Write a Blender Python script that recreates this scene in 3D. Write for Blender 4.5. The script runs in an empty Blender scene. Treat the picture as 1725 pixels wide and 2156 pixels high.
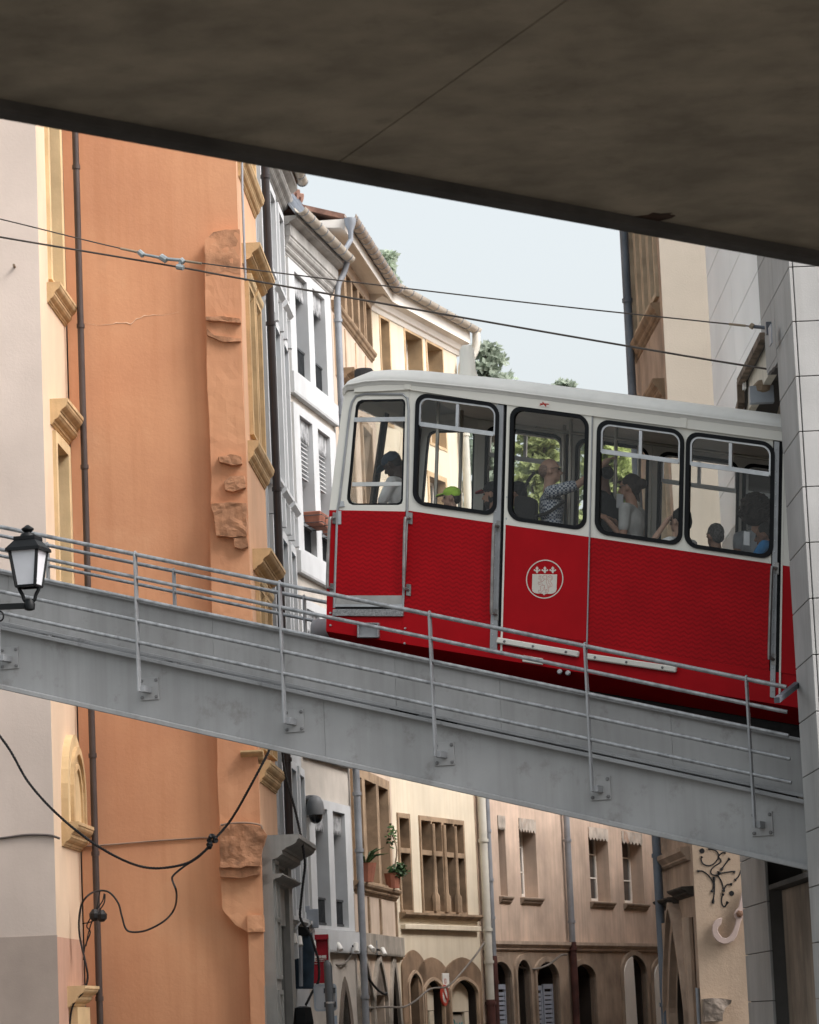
import bpy, bmesh, math, random
from mathutils import Vector, Matrix
from mathutils.geometry import tessellate_polygon
from mathutils.noise import noise as pnoise
random.seed(7)
R = math.radians
scene = bpy.context.scene
COL = scene.collection

# ------------------------------------------------------------------ camera
FPX = 7000.0                     # focal length in units of a 1725 x 2156 picture
PITCH, ROLL = R(8.63), R(2.45)
EYE = Vector((0, 0, 1.6))
_f0 = Vector((0, math.cos(PITCH), math.sin(PITCH)))
_u0 = Vector((0, -math.sin(PITCH), math.cos(PITCH)))
_r0 = Vector((1, 0, 0))
CR = _r0 * math.cos(ROLL) - _u0 * math.sin(ROLL)
CU = _u0 * math.cos(ROLL) + _r0 * math.sin(ROLL)
CF = _f0
cam = bpy.data.cameras.new('camera')
cam.sensor_fit = 'VERTICAL'
cam.sensor_height = 36.0
cam.lens = 36.0 * FPX / 2156.0
cam.clip_start = 0.5
cam.clip_end = 4000
cam.dof.use_dof = True
cam.dof.focus_distance = 34.0
cam.dof.aperture_fstop = 9.0
camo = bpy.data.objects.new('camera', cam)
COL.objects.link(camo)
camo.matrix_world = Matrix(((CR.x, CU.x, -CF.x, EYE.x), (CR.y, CU.y, -CF.y, EYE.y), (CR.z, CU.z, -CF.z, EYE.z), (0, 0, 0, 1)))
scene.camera = camo

# ------------------------------------------------------------------ sky, sun, exposure
SUN_EL, SUN_AZ = R(46), R(114)   # azimuth clockwise from +Y: from behind-right of the camera
wd = bpy.data.worlds.new('World'); scene.world = wd; wd.use_nodes = True
nt = wd.node_tree; nt.nodes.clear()
sky = nt.nodes.new('ShaderNodeTexSky'); sky.sky_type = 'NISHITA'; sky.sun_disc = False
sky.sun_elevation = SUN_EL; sky.sun_rotation = SUN_AZ
sky.air_density = 1.0; sky.dust_density = 6.0; sky.ozone_density = 1.0
hs = nt.nodes.new('ShaderNodeHueSaturation'); hs.inputs['Saturation'].default_value = 0.24; hs.inputs['Hue'].default_value = 0.46
bg = nt.nodes.new('ShaderNodeBackground'); bg.inputs['Strength'].default_value = 0.15
wo = nt.nodes.new('ShaderNodeOutputWorld')
nt.links.new(sky.outputs[0], hs.inputs['Color']); nt.links.new(hs.outputs[0], bg.inputs['Color'])
nt.links.new(bg.outputs[0], wo.inputs[0])
sun = bpy.data.lights.new('sun', 'SUN'); sun.energy = 0.8; sun.angle = R(25); sun.color = (1.0, 0.95, 0.88)
suno = bpy.data.objects.new('sun', sun); COL.objects.link(suno)
suno.location = (20, -30, 40)
_sd = Vector((math.sin(SUN_AZ) * math.cos(SUN_EL), math.cos(SUN_AZ) * math.cos(SUN_EL), math.sin(SUN_EL)))
suno.rotation_euler = _sd.to_track_quat('Z', 'Y').to_euler()
scene.view_settings.view_transform = 'Standard'
scene.view_settings.look = 'None'
scene.view_settings.gamma = 1.0
scene.view_settings.use_curve_mapping = False
scene.view_settings.exposure = 1.02
scene.render.film_transparent = False
scene.cycles.max_bounces = 8
scene.cycles.diffuse_bounces = 4
scene.cycles.transparent_max_bounces = 24

# ------------------------------------------------------------------ survey helpers
def ray(x, y):
    return CF + CR * ((x - 862.5) / FPX) + CU * ((1078 - y) / FPX)
def horizon_y(x):
    a = ray(x, 0).z; b = ray(x, 2156).z
    return 2156 * a / (a - b)
def zoomer(x0, y0, k):
    return lambda x, y: ((x0 + x / k) / 1.8997, (y0 + y / k) / 1.8997)
Za = zoomer(0, 450, 1.4375); Zb = zoomer(0, 1550, 1.4375); Zc = zoomer(0, 2700, 1.4375)
Zd = zoomer(950, 650, 1.6429); Ze = zoomer(1250, 1450, 1.5682); Zg = zoomer(2150, 1450, 1.5306)
Zh = zoomer(1000, 2950, 1.5682); Zi = zoomer(1900, 3000, 1.2527)
Z1 = zoomer(0, 2050, 2.3957); Z2 = zoomer(1000, 2250, 2.15625); Z3 = zoomer(2750, 950, 2.8748)
Z4 = zoomer(2800, 2450, 2.0524); Z5 = zoomer(1350, 1550, 2.4643); Z6 = zoomer(2000, 1600, 3.45)
Z7 = zoomer(2350, 1680, 2.15625)
Y1 = zoomer(2050, 2180, 5.75); Y2 = zoomer(1150, 3550, 3.95); Y3 = zoomer(1450, 3600, 2.875)
Y4 = zoomer(930, 650, 2.5375); Y5 = zoomer(930, 1500, 1.96); Y6 = zoomer(1900, 3680, 2.0294); Y7 = zoomer(2550, 3300, 2.708)

class Frame:
    """vertical wall plane: u along the wall, w out of it, z up (measured along the wall's slope g; sh leans the uprights)."""
    sh = 0.0; z0 = 0.0
    def __init__(s, o, heading, side=1, g=0.0):
        s.o = Vector((o[0], o[1], 0)); h = R(heading)
        s.d = Vector((math.sin(h), math.cos(h), 0)); s.g = g
        s.n = Vector((s.d.y, -s.d.x, 0)) * side
    def L(s, u, w, z):
        u += s.sh * (z - s.z0); p = s.o + s.d * u + s.n * w
        return Vector((p.x, p.y, z + s.g * u))
    def uz(s, p, w=0.0):
        r = ray(*p); o = s.o + s.n * w - Vector((EYE.x, EYE.y, 0))
        t = (o.x * s.n.x + o.y * s.n.y) / (r.x * s.n.x + r.y * s.n.y)
        q = EYE + r * t
        u = (q - s.o).dot(s.d)
        z = q.z - s.g * u
        return u - s.sh * (z - s.z0), z
    def off(s, w, g=None):
        f = Frame((0, 0), 0); f.o = s.o + s.n * w; f.d = s.d; f.n = s.n; f.g = s.g if g is None else g
        if g is None: f.sh = s.sh; f.z0 = s.z0
        return f
def col_point(x, depth):
    y = horizon_y(x); r = ray(x, y); t = depth / r.y
    return (r.x * t, r.y * t)
def px_of(p):
    v = Vector(p) - EYE
    return 862.5 + FPX * v.dot(CR) / v.dot(CF), 1078 - FPX * v.dot(CU) / v.dot(CF)

# wall planes
def heading_to(x_vp): 
    r = ray(x_vp, horizon_y(x_vp)); return math.degrees(math.atan2(r.x, r.y))
CAR = Frame(col_point(1200, 33.0), 110, 1, -0.233)
BR = CAR.off(0.62, -0.277)
CAR.sh = 0.0766; CAR.z0 = 6.345
# ------------------------------------------------------------------ materials
MATS = {}
def M(name, base, rough=0.8, var=0.12, scale=1.5, streak=0.0, streak_col=None, bump=0.0, bump_scale=40.0,
      metal=0.0, spots=0.0, spot_col=(0.03, 0.025, 0.02), spot_scale=2.0, spec=0.35, var_col=None, coat=0.0):
    if name in MATS: return MATS[name]
    m = bpy.data.materials.new(name); m.use_nodes = True
    t = m.node_tree; N = t.nodes; K = t.links
    b = N['Principled BSDF']
    b.inputs['Roughness'].default_value = rough; b.inputs['Metallic'].default_value = metal
    b.inputs['Specular IOR Level'].default_value = spec; b.inputs['Coat Weight'].default_value = coat
    geo = N.new('ShaderNodeNewGeometry')
    def noise(sc, detail=4.0, rgh=0.55, vec=None):
        n = N.new('ShaderNodeTexNoise'); n.inputs['Scale'].default_value = sc
        n.inputs['Detail'].default_value = detail; n.inputs['Roughness'].default_value = rgh
        K.new(vec or geo.outputs['Position'], n.inputs['Vector']); return n.outputs['Fac']
    def ramp(fac, a, c):
        r = N.new('ShaderNodeMapRange'); r.inputs['From Min'].default_value = a; r.inputs['From Max'].default_value = c
        K.new(fac, r.inputs['Value']); return r.outputs[0]
    def mix(fac, a, c, amount=1.0):
        x = N.new('ShaderNodeMix'); x.data_type = 'RGBA'
        if amount != 1.0:
            mm = N.new('ShaderNodeMath'); mm.operation = 'MULTIPLY'; mm.inputs[1].default_value = amount
            K.new(fac, mm.inputs[0]); fac = mm.outputs[0]
        K.new(fac, x.inputs[0])
        for i, q in ((6, a), (7, c)):
            if isinstance(q, tuple): x.inputs[i].default_value = (q[0], q[1], q[2], 1)
            else: K.new(q, x.inputs[i])
        return x.outputs[2]
    vc = var_col or tuple(c * (1 - 2.2 * var) for c in base)
    hi = tuple(min(1, c * (1 + var)) for c in base)
    col = mix(ramp(noise(scale, 6), 0.32, 0.68), vc, hi)
    if streak:
        mp = N.new('ShaderNodeMapping'); mp.inputs['Scale'].default_value = (7, 7, 0.35)
        K.new(geo.outputs['Position'], mp.inputs['Vector'])
        s1 = ramp(noise(1.0, 5, 0.6, mp.outputs[0]), 0.45, 0.75)
        col = mix(s1, col, streak_col or tuple(c * 0.35 for c in base), streak)
    if spots:
        s2 = ramp(noise(spot_scale, 8, 0.7), 0.56, 0.72)
        col = mix(s2, col, spot_col, spots)
    K.new(col, b.inputs['Base Color'])
    if bump:
        bp = N.new('ShaderNodeBump'); bp.inputs['Strength'].default_value = bump; bp.inputs['Distance'].default_value = 0.02
        K.new(noise(bump_scale, 6, 0.65), bp.inputs['Height']); K.new(bp.outputs[0], b.inputs['Normal'])
    MATS[name] = m
    return m
def glass_mat(name, tint=(0.80, 0.81, 0.80), refl=1.0):
    if name in MATS: return MATS[name]
    m = bpy.data.materials.new(name); m.use_nodes = True; t = m.node_tree; N = t.nodes; K = t.links
    N.remove(N['Principled BSDF'])
    tr = N.new('ShaderNodeBsdfTransparent'); tr.inputs[0].default_value = (*tint, 1)
    gl = N.new('ShaderNodeBsdfGlossy'); gl.inputs['Roughness'].default_value = 0.03
    fr = N.new('ShaderNodeFresnel'); fr.inputs['IOR'].default_value = 1.5
    mx = N.new('ShaderNodeMixShader'); mm = N.new('ShaderNodeMath'); mm.operation = 'MULTIPLY'; mm.inputs[1].default_value = refl
    K.new(fr.outputs[0], mm.inputs[0]); K.new(mm.outputs[0], mx.inputs[0]); K.new(tr.outputs[0], mx.inputs[1]); K.new(gl.outputs[0], mx.inputs[2])
    K.new(mx.outputs[0], N['Material Output'].inputs[0])
    MATS[name] = m; return m

# ------------------------------------------------------------------ mesh builder
class MB:
    def __init__(s): s.v = []; s.f = []; s.uv = []
    def add(s, pts, faces, uvs=None):
        b = len(s.v); s.v += [Vector(p) for p in pts]; s.uv += (uvs or [(0, 0)] * len(pts))
        s.f += [tuple(i + b for i in f) for f in faces]; return s
    def hexa(s, p):   # 8 points: bottom 4 ccw, top 4 ccw
        return s.add(p, [(3, 2, 1, 0), (4, 5, 6, 7), (0, 1, 5, 4), (1, 2, 6, 5), (2, 3, 7, 6), (3, 0, 4, 7)])
    def box(s, fr, u0, u1, w0, w1, z0, z1):
        L = fr.L
        return s.hexa([L(u0, w0, z0), L(u1, w0, z0), L(u1, w1, z0), L(u0, w1, z0), L(u0, w0, z1), L(u1, w0, z1), L(u1, w1, z1), L(u0, w1, z1)])
    def bar(s, a, b, t, h, up=Vector((0, 0, 1))):
        a = Vector(a); b = Vector(b); d = (b - a).normalized()
        x = d.cross(up); x = (x if x.length > 1e-5 else d.cross(Vector((1, 0, 0)))).normalized() * t / 2
        y = x.cross(d).normalized() * h / 2
        return s.hexa([a - x - y, a + x - y, b + x - y, b - x - y, a - x + y, a + x + y, b + x + y, b - x + y])
    def plate(s, fr, outer, holes=(), w0=0.0, w1=-0.05):
        loops = [list(outer)] + [list(h) for h in holes]
        flat = [p for l in loops for p in l]
        tris = tessellate_polygon([[Vector((p[0], p[1], 0)) for p in l] for l in loops])
        n = len(flat)
        pts = [fr.L(p[0], w0, p[1]) for p in flat] + [fr.L(p[0], w1, p[1]) for p in flat]
        faces = [tuple(t) for t in tris] + [tuple(i + n for i in reversed(t)) for t in tris]
        k = 0
        for l in loops:
            m = len(l)
            for i in range(m):
                a, b = k + i, k + (i + 1) % m
                faces.append((a, b, b + n, a + n))
            k += m
        uvs = [(p[0], p[1]) for p in flat] * 2
        return s.add(pts, faces, uvs)
    def tube(s, pts, r, n=8, caps=True):
        pts = [Vector(p) for p in pts]; rr = r if isinstance(r, (list, tuple)) else [r] * len(pts)
        rings = []; prev = None
        for i, p in enumerate(pts):
            d = (pts[min(i + 1, len(pts) - 1)] - pts[max(i - 1, 0)])
            d = d.normalized() if d.length > 1e-9 else Vector((0, 0, 1))
            if prev is None:
                x = d.cross(Vector((0, 0, 1)))
                if x.length < 1e-3: x = d.cross(Vector((1, 0, 0)))
            else: x = prev - d * prev.dot(d)
            x.normalize(); prev = x; y = d.cross(x)
            rings.append([p + (x * math.cos(2 * math.pi * k / n) + y * math.sin(2 * math.pi * k / n)) * rr[i] for k in range(n)])
        b = len(s.v); P = [q for rg in rings for q in rg]; F = []
        for i in range(len(rings) - 1):
            for k in range(n):
                F.append((i * n + k, i * n + (k + 1) % n, (i + 1) * n + (k + 1) % n, (i + 1) * n + k))
        if caps: F.append(tuple(reversed(range(n)))); F.append(tuple((len(rings) - 1) * n + k for k in range(n)))
        return s.add(P, F)
    def lathe(s, base, prof, n=16, axis=Vector((0, 0, 1))):
        a = axis.normalized(); x = a.orthogonal().normalized(); y = a.cross(x); base = Vector(base)
        P = [base + a * h + (x * math.cos(2 * math.pi * k / n) + y * math.sin(2 * math.pi * k / n)) * max(r, 1e-4) for (r, h) in prof for k in range(n)]
        F = []
        for i in range(len(prof) - 1):
            for k in range(n): F.append((i * n + k, i * n + (k + 1) % n, (i + 1) * n + (k + 1) % n, (i + 1) * n + k))
        F.append(tuple(reversed(range(n)))); F.append(tuple((len(prof) - 1) * n + k for k in range(n)))
        return s.add(P, F)
    def sweep(s, fr, u0, u1, prof):
        """closed profile [(w,z)] swept along u"""
        n = len(prof)
        P = [fr.L(u0, w, z) for w, z in prof] + [fr.L(u1, w, z) for w, z in prof]
        F = [(i, (i + 1) % n, (i + 1) % n + n, i + n) for i in range(n)]
        for base in (0, n):
            for t in tessellate_polygon([[Vector((w, z, 0)) for w, z in prof]]): F.append(tuple(i + base for i in t))
        return s.add(P, F)
    def build(s, name, mat, parent=None, smooth=False, bevel=0.0, loc=None, jitter=0.0):
        me = bpy.data.meshes.new(name)
        o = bpy.data.objects.new(name, me); COL.objects.link(o)
        if parent is not None:
            o.parent = parent; r = parent
            base = Vector((0, 0, 0)); 
            while r is not None: base = base + r.location; r = r.parent
        else:
            if loc is None:
                zs = min(p.z for p in s.v); n = len(s.v)
                loc = Vector((sum(p.x for p in s.v) / n, sum(p.y for p in s.v) / n, zs))
            base = Vector(loc); o.location = base
        me.from_pydata([tuple(p - base) for p in s.v], [], s.f)
        if any(u != (0, 0) for u in s.uv):
            ul = me.uv_layers.new(name='UV')
            for lp in me.loops: ul.data[lp.index].uv = s.uv[lp.vertex_index]
        bm = bmesh.new(); bm.from_mesh(me); bmesh.ops.recalc_face_normals(bm, faces=bm.faces); bm.to_mesh(me); bm.free()
        me.materials.append(mat)
        if smooth:
            for p in me.polygons: p.use_smooth = True
            try: me.set_sharp_from_angle(angle=R(38))
            except Exception: pass
        if bevel:
            md = o.modifiers.new('bevel', 'BEVEL'); md.width = bevel; md.segments = 1; md.limit_method = 'ANGLE'; md.angle_limit = R(50)
        return o
def tag(o, label, cat, group=None, kind=None):
    if label: o['label'] = label
    if cat: o['category'] = cat
    if group: o['group'] = group
    if kind: o['kind'] = kind
    return o
def thing(name, label, cat, loc, group=None):
    o = bpy.data.objects.new(name, None); COL.objects.link(o); o.location = loc; o.empty_display_size = 0.2
    return tag(o, label, cat, group)
def copy_tree(o, parent=None):
    c = o.copy(); COL.objects.link(c)
    if parent is not None: c.parent = parent
    for ch in o.children: copy_tree(ch, c)
    return c
def rrect(u0, u1, z0, z1, r, n=5, rb=None):
    """rounded rectangle, r top radius, rb bottom radius"""
    rb = r if rb is None else rb; out = []
    for cx, cz, rr, a0 in ((u1 - r, z1 - r, r, 0), (u0 + r, z1 - r, r, 90), (u0 + rb, z0 + rb, rb, 180), (u1 - rb, z0 + rb, rb, 270)):
        for k in range(n + 1):
            a = R(a0 + 90 * k / n); out.append((cx + rr * math.cos(a), cz + rr * math.sin(a)))
    return out
def rect(u0, u1, z0, z1): return [(u1, z1), (u0, z1), (u0, z0), (u1, z0)]
def inset(poly, d):
    cx = sum(p[0] for p in poly) / len(poly); cz = sum(p[1] for p in poly) / len(poly)
    hx = max(abs(p[0] - cx) for p in poly); hz = max(abs(p[1] - cz) for p in poly)
    return [(cx + (p[0] - cx) * (hx - d) / hx, cz + (p[1] - cz) * (hz - d) / hz) for p in poly]
def arch(u0, u1, z0, zs, zt, n=8, pointed=0.0):
    """arched opening: jambs from z0 to the springing zs, crown at zt"""
    c = (u0 + u1) / 2; h = (u1 - u0) / 2; out = []
    for k in range(2 * n + 1):
        a = math.pi * k / (2 * n); x = math.cos(a); z = math.sin(a) ** (1.0 + 0.0 * pointed)
        if pointed: z = z + pointed * (1 - abs(x)) * (1 - z) * 1.0; z = z / 1.0 if z < 1 else 1.0
        if pointed: z = (1 - pointed) * math.sin(a) + pointed * (1 - abs(x) ** 1.35)
        out.append((c + h * x, zs + (zt - zs) * z))
    return out + [(u0, z0), (u1, z0)]
def curve_pts(pts, n=6):
    """Catmull-Rom through the points"""
    pts = [Vector(p) for p in pts]; P = [pts[0] * 2 - pts[1]] + pts + [pts[-1] * 2 - pts[-2]]; out = []
    for i in range(1, len(P) - 2):
        for k in range(n):
            t = k / n; a, b, c, d = P[i - 1:i + 3]
            out.append(0.5 * ((2 * b) + (c - a) * t + (2 * a - 5 * b + 4 * c - d) * t * t + (3 * b - a - 3 * c + d) * t ** 3))
    out.append(P[-2]); return out
def twisted(mb, pts, r, strands=3, pitch=0.12, n=5):
    """cable of twisted strands"""
    pts = [Vector(p) for p in pts]; L = [0]
    for a, b in zip(pts, pts[1:]): L.append(L[-1] + (b - a).length)
    m = max(12, int(L[-1] / pitch * 7)); m = min(m, 500)
    path = []
    for k in range(m + 1):
        s = L[-1] * k / m; i = 0
        while i < len(L) - 2 and L[i + 1] < s: i += 1
        t = (s - L[i]) / max(1e-9, L[i + 1] - L[i]); path.append((pts[i].lerp(pts[i + 1], t), s))
    for q in range(strands):
        P = []
        for i, (p, s) in enumerate(path):
            d = (path[min(i + 1, m)][0] - path[max(i - 1, 0)][0]).normalized()
            x = d.cross(Vector((0.01, 1, 0.02))).normalized(); y = d.cross(x)
            a = 2 * math.pi * (s / pitch + q / strands)
            P.append(p + (x * math.cos(a) + y * math.sin(a)) * r * 0.55)
        mb.tube(P, r * 0.6, n)
    return mb
# ------------------------------------------------------------------ shared materials
m_ground = M('stone_paving', (0.10, 0.095, 0.088), 0.9, 0.2, 0.8, bump=0.3)
m_steel = M('girder_paint', (0.38, 0.38, 0.378), 0.6, 0.09, 0.7, streak=0.45, streak_col=(0.24, 0.235, 0.225), spots=0.5, spot_col=(0.16, 0.14, 0.12), spot_scale=3.5, bump=0.05)
m_steel_grime = M('girder_ledge_paint', (0.33, 0.335, 0.34), 0.6, 0.12, 1.2, spots=0.8, spot_col=(0.05, 0.045, 0.035), spot_scale=3.0, bump=0.1)
m_galv = M('galvanised_rail', (0.36, 0.37, 0.38), 0.42, 0.18, 14, metal=0.45, spots=0.4, spot_col=(0.12, 0.11, 0.1), spot_scale=22)
m_post = M('post_paint', (0.33, 0.34, 0.35), 0.5, 0.1, 3, spots=0.3, spot_col=(0.12, 0.1, 0.08), spot_scale=9)
m_bolt = M('bolt_steel', (0.2, 0.2, 0.2), 0.5, 0.2, 30)
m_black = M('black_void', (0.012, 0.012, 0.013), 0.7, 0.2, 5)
m_under = M('undercarriage', (0.018, 0.017, 0.016), 0.8, 0.3, 8)
m_conc_dark = M('overpass_concrete', (0.47, 0.395, 0.295), 0.95, 0.14, 2.6, spots=0.38, spot_col=(0.24, 0.195, 0.14), spot_scale=6, bump=0.5, bump_scale=9)
m_conc_lip = M('overpass_edge', (0.10, 0.09, 0.08), 0.9, 0.15, 3)
m_clad = M('portal_panel', (0.40, 0.395, 0.385), 0.75, 0.1, 0.9, streak=0.4, streak_col=(0.25, 0.24, 0.22), bump=0.12, bump_scale=60)
m_clad_sunlit = M('portal_panel_sunlit', (0.86, 0.86, 0.85), 0.7, 0.03, 0.9)  # same panels, whitened so the colour carries the sunlight on the far part
m_clad_core = M('portal_core', (0.10, 0.095, 0.09), 0.9, 0.1, 2)
m_clad_stain = M('portal_stained', (0.30, 0.235, 0.18), 0.85, 0.2, 1.2, streak=0.5, bump=0.15)
m_cream_in = M('portal_inner', (0.66, 0.61, 0.52), 0.85, 0.06, 1.0, streak=0.3, spots=0.25, spot_col=(0.25, 0.2, 0.14))

# ------------------------------------------------------------------ ground
g = MB(); g.add([(-600, -300, 0), (600, -300, 0), (600, 900, 0), (-600, 900, 0)], [(0, 1, 2, 3)])
tag(g.build('ground', m_ground, loc=(0, 0, 0)), None, None, kind='structure')

# ------------------------------------------------------------------ concrete overpass above the viewer
ZS = 5.17
def on_level(p, z):
    r = ray(*p); t = (z - EYE.z) / r.z; return EYE + r * t
e0 = on_level((0, 252), ZS); e1 = on_level((1725, 563), ZS)
ed = Vector((e1.x - e0.x, e1.y - e0.y, 0)).normalized(); en = Vector((-ed.y, ed.x, 0))
if en.y > 0: en = -en                       # towards the viewer
OP = Frame((0, 0), 0); OP.o = Vector((e0.x, e0.y, 0)); OP.d = ed; OP.n = en
ov = thing('concrete_overpass', 'dark concrete overpass slab spanning above the railway viaduct', 'overpass', (e0.x, e0.y, 0))
jA = on_level((1190, 0), ZS + 0.05); jB = on_level((705, 345), ZS + 0.05)
def jw(w):   # position of the casting joint at distance w from the edge
    ua, wa = (jA - OP.o).dot(ed), (Vector((jA.x, jA.y, 0)) - OP.o).dot(en)
    ub, wb = (jB - OP.o).dot(ed), (Vector((jB.x, jB.y, 0)) - OP.o).dot(en)
    return ub + (ua - ub) * (w - wb) / (wa - wb)
for (ua0, ua1) in ((-22, None), (None, 26)):
    mb = MB(); W1 = 9.0
    a0 = ua0 if ua0 is not None else jw(0.12) + 0.004; a1 = ua1 if ua1 is not None else jw(0.12) - 0.004
    b0 = ua0 if ua0 is not None else jw(W1) + 0.004; b1 = ua1 if ua1 is not None else jw(W1) - 0.004
    z0, z1 = ZS + 0.045, ZS + 0.9
    mb.hexa([OP.L(a0, 0.12, z0), OP.L(a1, 0.12, z0), OP.L(b1, W1, z0), OP.L(b0, W1, z0), OP.L(a0, 0.12, z1), OP.L(a1, 0.12, z1), OP.L(b1, W1, z1), OP.L(b0, W1, z1)])
    mb.build('slab_section', m_conc_dark, ov)
mb = MB(); mb.box(OP, -22, 26, 0.0, 0.118, ZS, ZS + 1.0); mb.build('drip_edge', m_conc_lip, ov, bevel=0.01)
mb = MB(); mb.box(OP, -22, 26, 1.0, W1, ZS + 0.06, ZS + 0.12); mb.build('joint_filler', m_conc_lip, ov)
sp_ = on_level((1370, 458), ZS + 0.045); su, sw = (Vector((sp_.x, sp_.y, 0)) - OP.o).dot(ed), (Vector((sp_.x, sp_.y, 0)) - OP.o).dot(en)
mb = MB(); rn_ = random.Random(5); ncl = 18
blot = [(math.cos(k * 2 * math.pi / ncl) * 0.085 * rn_.uniform(.6, 1.25), math.sin(k * 2 * math.pi / ncl) * 0.12 * rn_.uniform(.6, 1.25)) for k in range(ncl)]
mb.add([OP.L(su + x, sw + y, ZS + 0.043) for x, y in blot] + [OP.L(su + x, sw + y, ZS + 0.046) for x, y in blot], [tuple(range(ncl)), tuple(range(2 * ncl - 1, ncl - 1, -1))] + [(k, (k + 1) % ncl, ncl + (k + 1) % ncl, ncl + k) for k in range(ncl)])
mb.build('rust_stain', M('rust_stain', (0.10, 0.055, 0.035), 0.9, 0.3, 9), ov)
for uu in (-16, 19):
    mb = MB(); mb.box(OP, uu, uu + 1.0, 1.0, 8.0, 0, ZS + 0.045); mb.build('pier', m_conc_dark, ov)

# ------------------------------------------------------------------ railway viaduct
U0, U1 = -13.0, 4.4
br = thing('railway_viaduct', 'grey steel girder viaduct climbing across the street with pipe railings', 'viaduct', BR.L(-2, -1.7, 0) * 1.0)
def shift_copy(o, vec):
    c = copy_tree(o, o.parent); c.location = o.location + vec; return c
gird = []
def bpart(name, mat, fn, **k):
    mb = MB(); fn(mb); o = mb.build(name, mat, br, **k); gird.append(o); return o
seams = [U0, -8.9, -5.72, -3.42, -1.46, -0.37, 1.35, U1]
for a, b in zip(seams, seams[1:]):
    bpart('web_plate', m_steel, lambda q: q.box(BR, a + 0.0015, b - 0.0015, -0.05, -0.03, 4.24, 4.752))
for a, b in ((U0, -6.1), (-6.1, -2.23), (-2.23, U1)):
    bpart('lower_web_plate', m_steel, lambda q: q.box(BR, a + 0.0015, b - 0.0015, -0.05, -0.012, 3.58, 4.17))
bpart('top_cap', m_steel_grime, lambda q: q.box(BR, U0, U1, -0.12, 0.022, 4.75, 4.782), bevel=0.006)
bpart('ledge', m_steel_grime, lambda q: q.box(BR, U0, U1, -0.045, 0.085, 4.158, 4.2), bevel=0.006)
bpart('ledge_strip', m_steel_grime, lambda q: q.box(BR, U0, U1, -0.045, 0.035, 4.216, 4.25), bevel=0.004)
bpart('bottom_flange', m_steel, lambda q: q.box(BR, U0, U1, -0.16, 0.07, 3.532, 3.585), bevel=0.008)
ends = [Z4(712, 628), Z4(718, 820), Z4(727, 1010), Z4(740, 1200), Z4(752, 1395)]
for z, e in zip((5.24, 5.003, 4.779, 4.559, 4.337), ends):
    ue = BR.uz(e, 0.2)[0]
    bpart('handrail', m_galv, lambda q: q.tube([BR.L(U0, 0.2, z), BR.L(-7.4, 0.2, z), BR.L(ue, 0.2, z)], 0.0205 if z < 5.2 else 0.0225, 10), smooth=True)
far = Vector(BR.n) * -3.6
for o in list(gird): shift_copy(o, far)
BH = BR.off(0, 0.0)
def flat(u, z): return z + BR.g * u
up = 0.5957
pzb = BR.uz(Z2(330, 1395), 0.2)[1]
mb = MB(); prof = [(0.02, flat(up, 5.245) + 0.028), (-0.02 + 0.04, flat(up, pzb))]
t0, t1 = up - 0.010, up + 0.010; zt = flat(up, 5.25); zb = flat(up, pzb)
L = BH.L
side = [(0.165, zb), (0.235, zb), (0.235, zt - 0.01), (0.222, zt + 0.018), (0.2, zt + 0.028), (0.178, zt + 0.018), (0.165, zt - 0.01)]
mb.sweep(BH, t0, t1, side)
post = mb.build('railing_post', m_post, br, bevel=0.003)
mb = MB(); mb.box(BH, up - 0.006, up + 0.05, -0.01, 0.19, zb - 0.005, zb + 0.06); mb.build('bracket', m_post, post, bevel=0.003)
pc = zb + 0.04
mb = MB(); mb.box(BH, up - 0.085, up + 0.125, -0.014, 0.004, pc - 0.115, pc + 0.115); mb.build('base_plate', m_steel, post, bevel=0.003)
for du in (-0.06, 0.10):
    for dz in (-0.085, 0.085):
        mb = MB(); mb.lathe(BH.L(up + du, 0.0, pc + dz), [(0.019, 0.0), (0.019, 0.012), (0.012, 0.018)], 6, BH.n); mb.build('bolt', m_bolt, post)
stepv = BR.d * 1.583 + Vector((0, 0, BR.g * 1.583))
for k in (-7, -6, -5, -4, -3, -2, -1, 1): shift_copy(post, stepv * k)
pf = shift_copy(post, far + stepv * 0.25)
for k in range(-6, 0): shift_copy(pf, stepv * k)
# deck and track
bpart('deck_plate', m_under, lambda q: q.box(BR, U0, U1, -3.5, -0.14, 3.95, 4.02))
for w in (-1.15, -2.45):
    bpart('track_rail', M('track_rail_steel', (0.12, 0.09, 0.07), 0.5, 0.2, 5), lambda q: q.box(BR, U0, U1, w - 0.035, w + 0.035, 4.02, 4.17))
for k in range(26):
    u = U0 + 0.3 + k * 0.66
    bpart('sleeper', m_under, lambda q: q.box(BR, u, u + 0.22, -3.0, -0.6, 4.015, 4.06))

# ------------------------------------------------------------------ portal building on the right
PT = Frame(col_point(1755, 29.8), heading_to(836), -1)
PF = Frame((PT.o.x, PT.o.y), 90 + heading_to(836), 1)       # its end wall facing the viewer
if PF.n.y > 0: PF.n = -PF.n
pt = thing('tunnel_portal', 'pale concrete panel portal building the railway runs into', 'portal', (PT.o.x, PT.o.y, 0))
def pu(p, w=0): return PT.uz(p, w)
UJ = pu(Z4(840, 1350))[0]                                # jamb of the opening
UE = 7.25
a_ = pu(Z3(1015, 1500)); b_ = pu(Z3(918, 1580)); c_ = pu(Z3(893, 1130)); d_ = pu(Z3(625, 1660)); e_ = pu(Z3(632, 1900)); f_ = pu(Z3(570, 1985))
uL = pu(Zi(1450, 545))[0]
sill_z = pu((1694, 1835))[1]
opening = [(UJ, sill_z), (UJ, a_[1]), (b_[0], b_[1]), (c_[0], c_[1]), (d_[0], d_[1]), (e_[0], e_[1]), (max(f_[0], uL), f_[1] - 0.12), (max(f_[0], uL) + 0.05, sill_z)]
ZTOP = 13.0
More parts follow.
